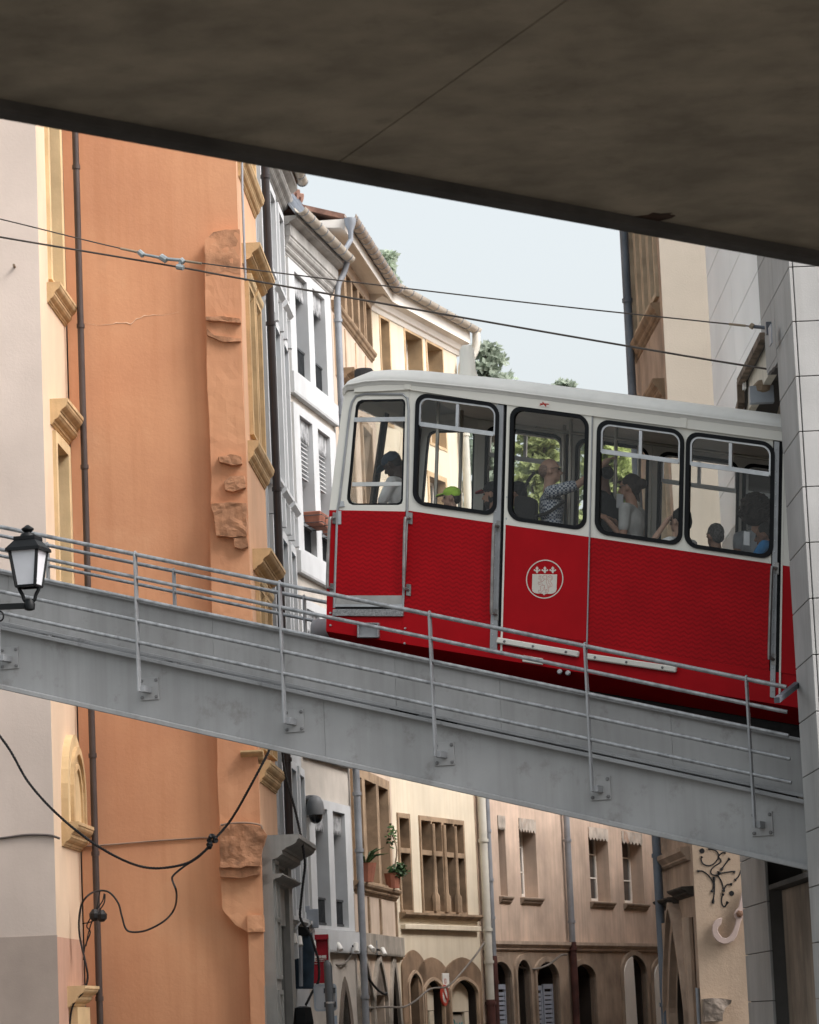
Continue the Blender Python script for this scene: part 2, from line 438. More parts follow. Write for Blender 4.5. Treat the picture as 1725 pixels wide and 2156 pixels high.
mb = MB(); mb.plate(PT, rect(0.04, UE - 0.02, 0.0, ZTOP), [opening, [(UJ, 0.05), (UJ, sill_z - 0.05), (uL, sill_z - 0.05), (uL, 0.05)]], -0.03, -0.4)
mb.build('core_wall', m_clad_core, pt)
mb = MB(); mb.box(PT, UJ + 0.005, uL - 0.005, -0.3, -0.16, 0.06, sill_z - 0.06); mb.build('stained_recess', m_clad_stain, pt)
zj = pu(Z3(1210, 960))[1]; hj = (pu(Z3(1175, 325))[1] - zj + zj - pu(Z3(1248, 1590))[1]) / 2
z = zj - hj * math.floor(zj / hj)
if z > 0.05: z -= hj
def inside(u, zz):
    P = opening; c = False
    for i in range(len(P)):
        (x1, y1), (x2, y2) = P[i], P[i - 1]
        if (y1 > zz) != (y2 > zz) and u < (x2 - x1) * (zz - y1) / (y2 - y1) + x1: c = not c
    return c
while z < ZTOP - 0.1:
    za, zb2 = max(z, 0.01) + 0.004, min(z + hj, ZTOP) - 0.004
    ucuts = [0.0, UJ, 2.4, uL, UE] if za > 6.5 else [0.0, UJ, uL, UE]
    for a, b in zip(ucuts, ucuts[1:]):
        if za < sill_z + 0.02 and a >= UJ - 0.01 and b <= uL + 0.01: continue
        # clip the panel against the opening by slicing it into strips
        zz0 = za
        bot = [za] * 9; n = 8; xs = [a + 0.004 + (b - a - 0.008) * i / n for i in range(n + 1)]
        poly = None
        cells = []
        for i in range(n):
            xm = (xs[i] + xs[i + 1]) / 2
            lo = za
            while lo < zb2 and inside(xm, lo): lo += 0.02
            cells.append(lo)
        if all(c <= za + 1e-6 for c in cells):
            mb = MB(); mb.box(PT, a + 0.004, b - 0.004, -0.03, 0.0, za, zb2); mb.build('panel', m_clad_sunlit if a > 2.3 and za > 6.5 else m_clad, pt, bevel=0.004)
        elif not all(c >= zb2 for c in cells):
            mb = MB()
            for i in range(n):
                if cells[i] < zb2 - 0.01: mb.box(PT, xs[i], xs[i + 1], -0.03, 0.0, cells[i], zb2)
            mb.build('panel', m_clad_sunlit if a > 2.3 and za > 6.5 else m_clad, pt)
    for k in range(3):
        mb = MB(); mb.box(PF, 0.004 + k * 1.5 + (0.034 if k == 0 else 0), (k + 1) * 1.5 - 0.004, -0.03, 0.0, za, zb2); mb.build('panel', m_clad, pt, bevel=0.004)
    z += hj
mb = MB(); mb.box(PF, 0.42, 6, -0.4, -0.035, 0, ZTOP); mb.build('core_wall', m_clad_core, pt)
IN = Frame((PT.L(uL + 0.12, 0, 0).x, PT.L(uL + 0.12, 0, 0).y), 90 + heading_to(836), 1); IN.n = PF.n
mb = MB(); mb.box(IN, 0.41, 8, -0.3, 0.0, 0, ZTOP); mb.build('inner_wall', m_cream_in, pt)
mb = MB(); mb.plate(PT, [c_, d_, e_, (max(f_[0], uL), f_[1] - 0.1), (b_[0] - 0.02, f_[1] - 0.1), (b_[0] - 0.02, c_[1])], (), -0.06, -0.14); mb.build('inner_soffit', m_cream_in, pt)
# dark lining of the opening's slanted edge
mb = MB(); lin = [c_, d_, e_, (max(f_[0], uL), f_[1] - 0.12)]
for p, q in zip(lin, lin[1:]):
    mb.bar(PT.L(p[0], 0.015, p[1]), PT.L(q[0], 0.015, q[1]), 0.07, 0.07)
mb.build('opening_edge', M('opening_edge', (0.16, 0.12, 0.09), 0.9, 0.3, 6, spots=0.6), pt)
mb = MB(); mb.box(PT, 0.45, 7.2, -13, -0.46, 9.6, 20); mb.build('unseen_shade_block', m_clad, pt)  # unseen block added to keep the sun off the lower house walls
# corbel over the jamb
mb = MB(); mb.box(PT, UJ + 0.01, b_[0], -0.03, 0.004, b_[1] + 0.02, c_[1]); mb.build('corbel', m_clad, pt, bevel=0.004)
# conduit at the jamb
mb = MB(); mb.bar(PT.L(*(lambda q: (q[0], 0.35, q[1]))(pu(Z4(632, 720), 0.35))), PT.L(*(lambda q: (q[0], 0.0, q[1]))(pu(Z4(800, 590), 0.0))), 0.05, 0.05); mb.build('stay_bar', M('stay_steel', (0.10, 0.11, 0.13), 0.5, 0.2, 6), pt)
# ------------------------------------------------------------------ facade helpers
m_glassdark = M('window_glass', (0.02, 0.024, 0.028), 0.08, 0.3, 2, spec=0.8)
m_zinc = M('zinc', (0.33, 0.36, 0.40), 0.5, 0.12, 2, metal=0.3)
m_gutter = M('gutter_zinc', (0.50, 0.45, 0.38), 0.55, 0.1, 2, metal=0.15)
m_tile = M('roof_tile', (0.27, 0.15, 0.11), 0.85, 0.3, 4)
m_wire = M('black_cable', (0.015, 0.015, 0.016), 0.6, 0.2, 5)
m_lam = M('lambrequin_tin', (0.36, 0.37, 0.38), 0.7, 0.3, 6, spots=0.6, spot_col=(0.7, 0.7, 0.7), spot_scale=7)
m_blueframe = M('blue_joinery', (0.05, 0.12, 0.18), 0.5, 0.15, 4)
m_iron = M('iron', (0.05, 0.055, 0.06), 0.6, 0.2, 8)
m_timber = M('old_timber', (0.30, 0.22, 0.15), 0.9, 0.2, 4)

def FR(x, d, vp, side=1): return Frame(col_point(x, d), heading_to(vp), side)
FA = FR(125, 44, 1175); FB = FR(561, 46.4, 1175); FC = FR(600, 49.5, 1270); FD = FR(655, 53.9, 2250)
FE = FR(749, 57.3, 1800); FF = FR(842, 62.9, 3400); FG = FR(1019, 67.5, 3500); FH = FR(1476, 44, 600, -1)

def shell(root, fr, u0, u1, z0, z1, holes, mat, depth=6.0, thick=0.32, name='wall', roof=None, lower=0.0):
    mb = MB(); mb.plate(fr, rect(u0, u1, z0, z1), holes, 0, -thick)
    o = mb.build(name, mat, root)
    mb = MB()
    mb.box(fr, u0, u0 + 0.3, -depth, -thick - 0.002, z0, z1); mb.box(fr, u1 - 0.3, u1, -depth, -thick - 0.002, z0, z1)
    mb.box(fr, u0 + 0.3, u1 - 0.3, -depth, -depth + 0.3, z0, z1); mb.box(fr, u0 + 0.3, u1 - 0.3, -depth + 0.3, -thick - 0.002, z1 - 0.3, z1)
    for zz in range(3, int(z1) - 1, 3): mb.box(fr, u0 + 0.3, u1 - 0.3, -depth + 0.3, -thick - 0.4, zz + 0.05, zz + 0.2)
    mb.build('inner_walls', mat, root)
    return o
def moulding(root, name, mat, fr, u0, u1, z0, z1, proj, steps=3, w=0.0, flip=False):
    """stepped moulding: grows outwards to the top (or to the bottom when flipped)"""
    CY = {1: [(1, 1), (1, .1), (.9, 0)], 2: [(1, 1), (1, .66), (.93, .62), (.8, .5), (.6, .34), (.52, .28), (.52, .14), (.4, .08), (.3, 0)]}.get(steps,
        [(1, 1), (1, .86), (.95, .83), (.93, .76), (.86, .68), (.74, .61), (.63, .56), (.6, .5), (.55, .49), (.55, .36), (.5, .33), (.44, .26), (.32, .2), (.22, .17), (.2, .08), (.12, .05), (.1, 0)])
    pts = [(w + proj * a, z0 + (z1 - z0) * b) for a, b in CY]
    if flip: pts = [(p[0], z0 + z1 - p[1]) for p in reversed(pts)]
    prof = [(w - 0.02, z0)] + [(w - 0.02, z1)] + pts
    mb = MB(); mb.sweep(fr, u0, u1, prof); return mb.build(name, mat, root)
def window(root, fr, u0, u1, z0, z1, mat_frame, depth=0.22, cols=2, rows=3, poly=None, pane=None, t=0.05, label=None):
    """joinery set back in an opening: frame with bars, pane as a sub-part"""
    mb = MB(); w = -depth
    mb.plate(fr, rect(u0 - 0.03, u1 + 0.03, z0 - 0.03, z1 + 0.03), [rect(u0 + t, u1 - t, z0 + t, z1 - t)], w, w - 0.06)
    for k in range(1, cols):
        u = u0 + (u1 - u0) * k / cols; mb.box(fr, u - 0.03, u + 0.03, w - 0.055, w + 0.005, z0 + t, z1 - t)
    for k in range(1, rows):
        z = z0 + (z1 - z0) * k / rows; mb.box(fr, u0 + t, u1 - t, w - 0.05, w - 0.004, z - 0.014, z + 0.014)
    o = mb.build('window', mat_frame, root)
    mb = MB(); mb.box(fr, u0 + t * 0.5, u1 - t * 0.5, w - 0.045, w - 0.03, z0 + t * 0.5, z1 - t * 0.5); mb.build('pane', pane or m_glassdark, o)
    return o
def surround(root, mat, fr, u0, u1, z0, z1, b=0.14, w=0.05, depth=0.3, name='window_surround', bb=None):
    mb = MB(); mb.plate(fr, rect(u0 - b, u1 + b, z0 - (b if bb is None else bb), z1 + b), [rect(u0, u1, z0, z1)], w, -depth)
    return mb.build(name, mat, root)
def lambrequin(root, fr, u0, u1, zt, h=0.34, w=-0.02, mat=None, teeth=7):
    pts = [(u1, zt), (u0, zt), (u0, zt - h * 0.75)]
    for k in range(teeth):
        a = u0 + (u1 - u0) * (k + 0.5) / teeth; b = u0 + (u1 - u0) * (k + 1) / teeth
        pts += [(a, zt - h), (b, zt - h * 0.75)]
    mb = MB(); mb.plate(fr, pts, (), w, w - 0.015); return mb.build('lambrequin', mat or m_lam, root)
def balustrade(root, fr, u0, u1, z0, z1, w=-0.04, n=14, mat=None):
    mb = MB()
    for z in (z0 + 0.03, z1): mb.box(fr, u0, u1, w - 0.02, w + 0.02, z - 0.018, z + 0.018)
    for k in range(n):
        u = u0 + (u1 - u0) * (k + 0.5) / n; mb.box(fr, u - 0.008, u + 0.008, w - 0.008, w + 0.008, z0 + 0.04, z1 - 0.018)
    return mb.build('balustrade', mat or m_iron, root)
def downpipe(root, mat, a, b, r=0.05, collars=(), name='downpipe'):
    mb = MB(); mb.tube([a, b], r, 12); o = mb.build(name, mat, root, smooth=True)
    a = Vector(a); b = Vector(b)
    for t in collars:
        p = a.lerp(b, t); mb = MB(); mb.tube([p - Vector((0, 0, .03)), p + Vector((0, 0, .03))], r * 1.25, 12); mb.build('collar', mat, o, smooth=True)
    return o
def gutter(root, fr, u0, u1, w, z, r=0.11, mat=None, every=0.5):
    pr = []
    for k in range(9):
        a = math.pi * (1 + k / 8); pr.append((w + r * math.cos(a), z + r * math.sin(a)))
    for k in range(9):
        a = math.pi * (2 - k / 8); pr.append((w + (r - 0.012) * math.cos(a), z + (r - 0.012) * math.sin(a)))
    mb = MB(); mb.sweep(fr, u0, u1, pr); o = mb.build('gutter', mat or m_gutter, root, smooth=True)
    u = u0 + 0.2
    while u < u1:
        mb = MB(); mb.tube([fr.L(u, w + (r + 0.008) * math.cos(math.pi * (1 + k / 8)), z + (r + 0.008) * math.sin(math.pi * (1 + k / 8))) for k in range(9)], 0.009, 5); mb.build('gutter_bracket', m_zinc, o)
        u += every
    return o
def arch_ring(root, mat, fr, inner, b, w0, w1, name='arch_stone', top=None):
    c = sum(p[0] for p in inner) / len(inner); zb = min(p[1] for p in inner)
    u0 = min(p[0] for p in inner); u1 = max(p[0] for p in inner); zt = max(p[1] for p in inner)
    hw = (u1 - u0) / 2; mid = (u0 + u1) / 2
    ref = zb
    outer = []
    for p in inner:
        outer.append((mid + (p[0] - mid) * (hw + b) / hw, p[1] if p[1] <= ref + 1e-6 else zb + (p[1] - zb) * (zt - zb + (b if top is None else top)) / (zt - zb)))
    inn = [(p[0], p[1] + (0.002 if p[1] <= ref + 1e-6 else 0)) for p in inner]
    mb = MB(); n = len(inner)
    P = [fr.L(p[0], w0, p[1]) for p in outer] + [fr.L(p[0], w0, p[1]) for p in inn] + [fr.L(p[0], w1, p[1]) for p in outer] + [fr.L(p[0], w1, p[1]) for p in inn]
    Fc = []
    for i in range(n - 1 if False else n):
        j = (i + 1) % n
        if inner[i][1] <= ref + 1e-6 and inner[j][1] <= ref + 1e-6: continue
        Fc += [(i, j, n + j, n + i), (2 * n + j, 2 * n + i, 3 * n + i, 3 * n + j), (n + i, n + j, 3 * n + j, 3 * n + i), (j, i, 2 * n + i, 2 * n + j)]
    mb.add(P, Fc); return mb.build(name, mat, root)

# ------------------------------------------------------------------ house A: pale corner house
mA = M('pale_plaster', (0.74, 0.62, 0.54), 0.9, 0.07, 0.5, streak=0.12, streak_col=(0.58, 0.45, 0.38), bump=0.12, bump_scale=25)
mA2 = M('cream_plaster', (0.72, 0.55, 0.40), 0.9, 0.05, 0.8, streak=0.2, streak_col=(0.6, 0.38, 0.26), bump=0.08)
mY = M('ochre_trim', (0.60, 0.42, 0.23), 0.9, 0.12, 2.5, streak=0.35, streak_col=(0.36, 0.22, 0.1), spots=0.35, spot_col=(0.3, 0.19, 0.1), spot_scale=4, bump=0.25)
mYp = M('ochre_pale', (0.66, 0.49, 0.28), 0.9, 0.09, 1.8, streak=0.25, streak_col=(0.48, 0.32, 0.16), bump=0.15)
mAb = M('grey_base_paint', (0.50, 0.405, 0.345), 0.9, 0.08, 1.0, bump=0.1)
rA = thing('pale_house', 'pale pink plastered corner house with ochre window trims', 'house', FA.L(0, 0, 0))
FA0 = Frame((FA.o.x, FA.o.y), 90, 1)
if FA0.n.y > 0: FA0.n = -FA0.n
mb = MB(); mb.plate(FA0, rect(-9, 0, 2.86, 19), (), 0, -0.3); mb.build('front_wall', mA, rA)
mb = MB(); mb.plate(FA0, rect(-9, 0.003, 0, 2.86), (), 0.004, -0.3); mb.build('base_wall', mAb, rA)
holesA = [rect(0.92, 2.0, 11.86, 14.9), rect(0.92, 2.02, 7.2, 9.62), rect(0.95, 2.05, 0.02, 1.6)]
archA = arch(0.98, 2.1, 4.44, 4.75, 5.42, 6)
mb = MB(); mb.plate(FA, rect(0.0, 2.45, 0, 19), [rect(0.94, 1.98, 11.88, 14.88), rect(0.94, 2.0, 7.22, 9.6)], 0, -0.32); mb.build('side_wall', mA2, rA)
for (a, b, c, d) in ((0.94, 1.98, 11.88, 14.88), (0.94, 2.0, 7.22, 9.6)):
    mb = MB(); mb.plate(FA, rect(a - 0.14, b + 0.2, c - 0.02, d + 0.14), [rect(a + 0.01, b - 0.01, c + 0.01, d - 0.01)], 0.05, -0.3); mb.build('window_surround', mYp, rA)
    window(rA, FA, a + 0.012, b - 0.012, c + 0.012, d - 0.012, mYp, 0.5, 2, 3)
moulding(rA, 'window_sill', mY, FA, 0.64, 2.3, 11.5, 11.78, 0.19, 3)
moulding(rA, 'window_hood', mY, FA, 0.64, 2.34, 9.8, 10.15, 0.25, 3)
moulding(rA, 'window_sill', mY, FA, 0.62, 2.36, 6.8, 7.14, 0.26, 3)
mb = MB(); mb.plate(FA, arch(0.72, 2.3, 4.38, 4.7, 5.62, 7), (), 0.10, -0.02); mb.build('blind_arch', mYp, rA)
arch_ring(rA, mY, FA, arch(1.0, 2.05, 4.4, 4.7, 5.35, 7), 0.1, 0.15, 0.09)
arch_ring(rA, mY, FA, arch(1.2, 1.9, 4.4, 4.6, 5.15, 7), 0.07, 0.13, 0.09)
moulding(rA, 'arch_ledge', mY, FA, 0.66, 2.36, 4.06, 4.38, 0.24, 3)
moulding(rA, 'pilaster_capital', mYp, FA, 0.78, 2.2, 1.92, 2.2, 0.25, 3)
mb = MB(); mb.box(FA, 0.9, 2.1, 0.0, 0.12, 0, 1.92); mb.build('pilaster', mYp, rA)
mb = MB(); mb.box(FA, 0.0, 2.45, -0.001, 0.003, 0, 2.84); mb.build('lower_paint', M('pink_lower_paint', (0.55, 0.33, 0.24), 0.9, 0.08, 1, streak=0.2), rA)
mb = MB(); mb.box(FA0, -9, -0.33, -6, -5.7, 0, 19); mb.box(FA0, -9, -8.7, -5.7, -0.31, 0, 19); mb.box(FA0, -8.7, -0.33, -5.7, -0.31, 18.6, 18.9); mb.build('inner_walls', mA, rA)
mb = MB(); px = FA0.uz(Za(85, 890)); mb.tube([FA0.L(px[0], -0.02, px[1]), FA0.L(px[0], 0.1, px[1] + 0.01)], 0.018, 6); mb.build('wall_peg', m_timber, rA)
pipeA = M('brown_pipe', (0.075, 0.055, 0.05), 0.4, 0.12, 3, spots=0.2)
pA = FA.L(2.2, 0.24, 0)
downpipe(rA, pipeA, (pA.x, pA.y, 0.4), (pA.x, pA.y, 18.5), 0.047, [0.09, 0.2, 0.275, 0.5, 0.612, 0.74])

# ------------------------------------------------------------------ house B: orange house
mB = M('orange_plaster', (0.60, 0.315, 0.175), 0.9, 0.1, 0.45, spots=0.35, spot_col=(0.62, 0.37, 0.23), spot_scale=0.9, streak=0.28, streak_col=(0.42, 0.17, 0.075), bump=0.15, bump_scale=18, var_col=(0.52, 0.25, 0.14))
mB2 = M('peach_plaster', (0.66, 0.40, 0.25), 0.9, 0.06, 0.7, streak=0.22, streak_col=(0.45, 0.17, 0.08), bump=0.12)
mStone = M('weathered_orange_stone', (0.47, 0.24, 0.135), 0.95, 0.22, 3.0, spots=0.85, spot_col=(0.11, 0.065, 0.045), spot_scale=3.2, bump=0.5, bump_scale=12)
rB = thing('orange_house', 'tall orange plastered house with ragged stone pilaster at its corner', 'house', FB.L(0, 0, 0))
FB0 = Frame((FB.o.x, FB.o.y), 90, 1)
if FB0.n.y > 0: FB0.n = -FB0.n
wB = FB0.uz((183, 2170))[0]
mb = MB(); mb.plate(FB0, rect(wB, 0.0, 0, 19), (), 0, -0.3); mb.build('front_wall', mB, rB)
# crack lines in the plaster: thin filled repair ridge
mk = MB(); cp = [Za(450, 1185), Za(500, 1212), Za(560, 1224), Za(648, 1217), Za(668, 1209), Za(700, 1212), Za(725, 1208), Za(752, 1218), Za(772, 1200), Za(786, 1186), Za(808, 1182), Za(830, 1168), Za(856, 1170), Za(880, 1163), Za(912, 1166), Za(950, 1164), Za(985, 1158), Za(1030, 1146)]
P3 = [FB0.L(*(lambda q: (q[0], 0.002, q[1]))(FB0.uz(p))) for p in cp]
mk.tube(P3, [.001, .001, .001] + [.004, .007, .004, .007, .008, .004, .007, .004, .007, .003, .005, .002, .002, .001, .002, .001], 5); mk.build('plaster_crack', M('crack_filler', (0.75, 0.55, 0.4), 0.9), rB)
def bump_plate(root, name, mat, fr, poly_px, w, seed, amp=0.05, res=0.05, wb=-0.02):
    """solid lump standing off a wall: outline from survey points, knobbly front"""
    P = [fr.uz(p) for p in poly_px]; rnd = random.Random(seed)
    mb = MB(); mb.plate(fr, P, (), w, wb); o = mb.build(name, mat, root)
    bm = bmesh.new(); bm.from_mesh(o.data)
    bmesh.ops.triangulate(bm, faces=bm.faces)
    for it in range(5):
        es = [e for e in bm.edges if e.calc_length() > res * 1.6]
        if not es or len(bm.verts) > 9000: break
        bmesh.ops.subdivide_edges(bm, edges=es, cuts=1); bmesh.ops.triangulate(bm, faces=bm.faces)
    for v in bm.verts:
        p = v.co * 1.0; s = Vector((seed * 3.1, 0, 0))
        h = pnoise(p * 3.2 + s) * 0.6 + pnoise(p * 9 + s) * 0.3 + pnoise(p * 22 + s) * 0.12
        depthv = (v.co + o.matrix_world.translation - fr.o).dot(fr.n) if False else 0
        v.co += fr.n * (h * amp) + Vector((pnoise(p * 6 + s), 0, pnoise(p * 6 - s))) * amp * 0.35
    bm.to_mesh(o.data); bm.free()
    return o
pil = [Za(1182, 752), Za(1230, 705), Za(1300, 690), Za(1383, 690), Zb(1400, 0), Zb(1418, 330), Zb(1432, 900), Zb(1455, 1330), Zc(1490, 560), Zc(1500, 850), Zc(1508, 1100), Zc(1515, 1300), Zc(1528, 2007), Zc(1528, 2150),
       Zc(1450, 2150), Zc(1446, 1960), Zc(1432, 1480), Zc(1360, 1440), Zc(1285, 1350), Zc(1272, 1110), Zc(1270, 850), Zc(1257, 640), Zc(1254, 370), Zb(1226, 1290), Zb(1213, 860), Zb(1222, 560), Zb(1210, 200), Za(1198, 1600), Za(1192, 1300), Za(1186, 1000)]
o = bump_plate(rB, 'corner_pilaster', mB2 if False else mB, FB0, pil, 0.2, 3, 0.018, 0.10)
for nm, pts, w, sd, am in (('stone_capital', [Za(1185, 752), Za(1232, 706), Za(1300, 692), Za(1384, 692), Za(1386, 950), Za(1300, 930), Za(1190, 960)], 0.205, 5, 0.02),
    ('broken_stone', [Za(1192, 1195), Za(1290, 1192), Za(1388, 1212), Za(1390, 1232), Za(1290, 1222), Za(1195, 1218)], 0.27, 6, 0.05),
    ('broken_stone', [Za(1196, 1262), Za(1240, 1300), Za(1390, 1318), Za(1392, 1336), Za(1290, 1338), Za(1200, 1300)], 0.25, 7, 0.04),
    ('broken_stone', [Zb(1262, 420), Zb(1330, 405), Zb(1396, 420), Zb(1400, 458), Zb(1330, 466), Zb(1270, 450)], 0.31, 8, 0.06),
    ('broken_stone', [Zb(1300, 560), Zb(1340, 530), Zb(1412, 528), Zb(1418, 590), Zb(1345, 620), Zb(1305, 610)], 0.29, 9, 0.06),
    ('stone_block', [Zb(1222, 690), Zb(1330, 680), Zb(1424, 686), Zb(1428, 872), Zb(1330, 880), Zb(1255, 868), Zb(1240, 760)], 0.33, 10, 0.06),
    ('stone_stub', [Zb(1352, 880), Zb(1428, 876), Zb(1432, 930), Zb(1400, 945), Zb(1360, 935)], 0.30, 11, 0.05),
    ('stone_block', [Zc(1272, 870), Zc(1400, 862), Zc(1512, 880), Zc(1540, 930), Zc(1512, 1000), Zc(1505, 1105), Zc(1380, 1112), Zc(1274, 1108)], 0.36, 12, 0.06),
    ('stone_corbel', [Zc(1270, 1110), Zc(1504, 1100), Zc(1500, 1150), Zc(1400, 1172), Zc(1274, 1165)], 0.30, 13, 0.03),
    ('stone_base', [Zc(1428, 1385), Zc(1520, 1380), Zc(1524, 1480), Zc(1430, 1480)], 0.25, 14, 0.04)):
    bump_plate(rB, nm, mStone if nm != 'stone_base' else mB, FB0, pts, w, sd, am, 0.045, 0.1)
hB = [(0.85, 1.62, 10.0, 12.2), (1.98, 2.75, 10.0, 12.2), (0.85, 1.62, 14.25, 16.2), (1.98, 2.75, 14.25, 16.2), (0.85, 1.62, 5.45, 7.75), (1.98, 2.75, 5.45, 7.75)]
mb = MB(); mb.plate(FB, rect(0.0, 3.4, 0, 19), [rect(*h) for h in hB], 0, -0.32); mb.build('side_wall', mB2, rB)
mb = MB(); mb.box(FB0, wB, -0.35, -4.0, -3.7, 0, 19); mb.box(FB, 3.1, 3.4, -2.5, -0.33, 0, 19); mb.build('inner_walls', mB, rB)
for (a, b, c, d) in hB:
    mb = MB(); mb.plate(FB, rect(a - 0.12, b + 0.12, c - 0.02, d + 0.12), [rect(a + 0.01, b - 0.01, c + 0.01, d - 0.01)], 0.06, -0.28); mb.build('window_surround', mY, rB)
    window(rB, FB, a + 0.012, b - 0.012, c + 0.012, d - 0.012, mYp, 0.24, 2, 3)
for z in (14.0, 9.82, 5.25): moulding(rB, 'window_sill', mY, FB, 0.3, 2.95, z - 0.3, z, 0.16, 3)
for z in (12.74, 8.28):
    moulding(rB, 'window_hood', mY, FB, 0.45, 3.0, z - 0.3, z, 0.27, 3)
    for (a, b) in ((0.75, 1.7), (1.9, 2.85)): moulding(rB, 'lintel_moulding', mYp, FB, a, b, z - 0.62, z - 0.38, 0.1, 3)
sl = [FB0.uz(p) for p in (Zc(1390, 445), Zc(1490, 510))]
moulding(rB, 'corner_ledge', mY, FB0, sl[0][0], 0.1, sl[1][1], sl[0][1], 0.34, 3)
mb = MB(); q0 = FB.uz(Y4(75, 60)); q1 = FB.uz(Y4(108, 1240))
mb.tube([FB.L(0.22, 0.06, q0[1] - 0.4), FB.L(0.22, 0.07, q0[1]), FB.L(0.25, 0.02, q0[1] + 0.1)], 0.02, 6); mb.tube([FB.L(0.22, 0.06, q1[1]), FB.L(0.22, 0.06, q0[1] - 0.3)], 0.02, 6); mb.build('conduit', m_zinc, rB)
pB = M('black_pipe', (0.028, 0.022, 0.022), 0.35, 0.15, 3)
pb = FB.L(3.3, 0.16, 0); downpipe(rB, pB, (pb.x, pb.y, 4.2), (pb.x, pb.y, 17), 0.062, [0.1, 0.235, 0.42, 0.62, 0.8])
# grey timber shop front wrapping the corner
mS = M('grey_shop_timber', (0.30, 0.30, 0.285), 0.7, 0.08, 2, streak=0.3, bump=0.05)
zs = FB.uz(Zc(1600, 985))[1]
sf = []
mb = MB(); mb.box(FB, 0.02, 0.9, 0.0, 0.16, 0, zs - 0.3); so = mb.build('shop_pilaster', mS, rB)
mb = MB(); mb.box(FB, 2.75, 3.4, 0.0, 0.16, 0, zs - 0.3); mb.build('shop_pilaster', mS, rB)
for z in (1.2, 2.2, 3.0):
    mb = MB(); mb.plate(FB, rect(0.12, 0.8, z, z + 0.85), [rect(0.18, 0.74, z + 0.06, z + 0.79)], 0.19, 0.16); mb.build('shop_panel', mS, rB)
moulding(rB, 'shop_cornice', mS, FB, 0.02, 3.4, zs - 0.42, zs, 0.55, 4)
moulding(rB, 'shop_moulding', mS, FB, 0.02, 3.4, FB.uz(Zc(1600, 1190))[1] - 0.16, FB.uz(Zc(1600, 1190))[1], 0.3, 3)
mb = MB(); mb.box(FB, 0.9, 2.75, 0.0, 0.1, zs - 1.2, zs - 0.42); mb.build('shop_fascia', mS, rB)
mb = MB(); mb.box(FB, 0.92, 2.73, 0.01, 0.06, 0.5, zs - 1.21); mb.build('shop_glazing', m_glassdark, rB)
mb = MB(); mb.box(FB0, -0.08, 0.0, 0.0, 0.14, 0, zs - 0.3); mb.build('shop_return', mS, rB)

# ------------------------------------------------------------------ house C: white-grey house
mC = M('white_grey_plaster', (0.45, 0.465, 0.475), 0.9, 0.06, 1.0, streak=0.15, streak_col=(0.45, 0.44, 0.42), bump=0.08)
mCt = M('white_trim', (0.52, 0.535, 0.545), 0.85, 0.05, 2)
mCg = M('grey_cornice', (0.40, 0.39, 0.37), 0.9, 0.15, 2.5, spots=0.45, spot_col=(0.2, 0.19, 0.17), spot_scale=3, bump=0.15)
rC = thing('white_house', 'narrow white grey house with deep grey cornice beside the orange house', 'house', FC.L(0, 0, 0))
bays = ((0.5, 1.32), (1.98, 2.8), (3.45, 4.2)); rows = ((13.3, 14.7), (10.0, 12.5), (6.9, 9.1), (3.3, 5.5))
holes = [rect(a, b, c, d) for a, b in bays for c, d in rows]
shell(rC, FC, 0.0, 4.5, 0, 15.3, holes, mC, 5)
for a, b in bays:
    for k, (c, d) in enumerate(rows):
        surround(rC, mCt, FC, a + 0.01, b - 0.01, c + 0.01, d - 0.01, 0.13, 0.06, 0.26)
        window(rC, FC, a + 0.02, b - 0.02, c + 0.02, d - 0.02, mCt, 0.2, 2, 3)
        if k: lambrequin(rC, FC, a + 0.02, b - 0.02, d - 0.02, 0.4, -0.06, m_blueframe, 6)
        moulding(rC, 'window_sill', mCt, FC, a - 0.16, b + 0.16, c - 0.3, c - 0.13, 0.16, 2)
        for s in (a - 0.08, b - 0.06):
            mb = MB(); mb.box(FC, s, s + 0.14, 0.0, 0.12, c - 0.75, c - 0.3); mb.build('sill_bracket', mCt, rC)
moulding(rC, 'cornice', mCg, FC, 0.0, 4.55, 14.92, 15.16, 0.2, 4)
moulding(rC, 'upper_cornice', mCg, FC, 0.0, 4.6, 15.17, 15.4, 0.28, 2)
gutter(rC, FC, 0.0, 4.75, 0.36, 15.5, 0.09)
mb = MB(); mb.hexa([FC.L(0, 0.28, 15.42), FC.L(4.6, 0.28, 15.42), FC.L(4.6, -5, 18.2), FC.L(0, -5, 18.2), FC.L(0, 0.28, 15.5), FC.L(4.6, 0.28, 15.5), FC.L(4.6, -5, 18.3), FC.L(0, -5, 18.3)]); mb.build('roof', m_tile, rC)

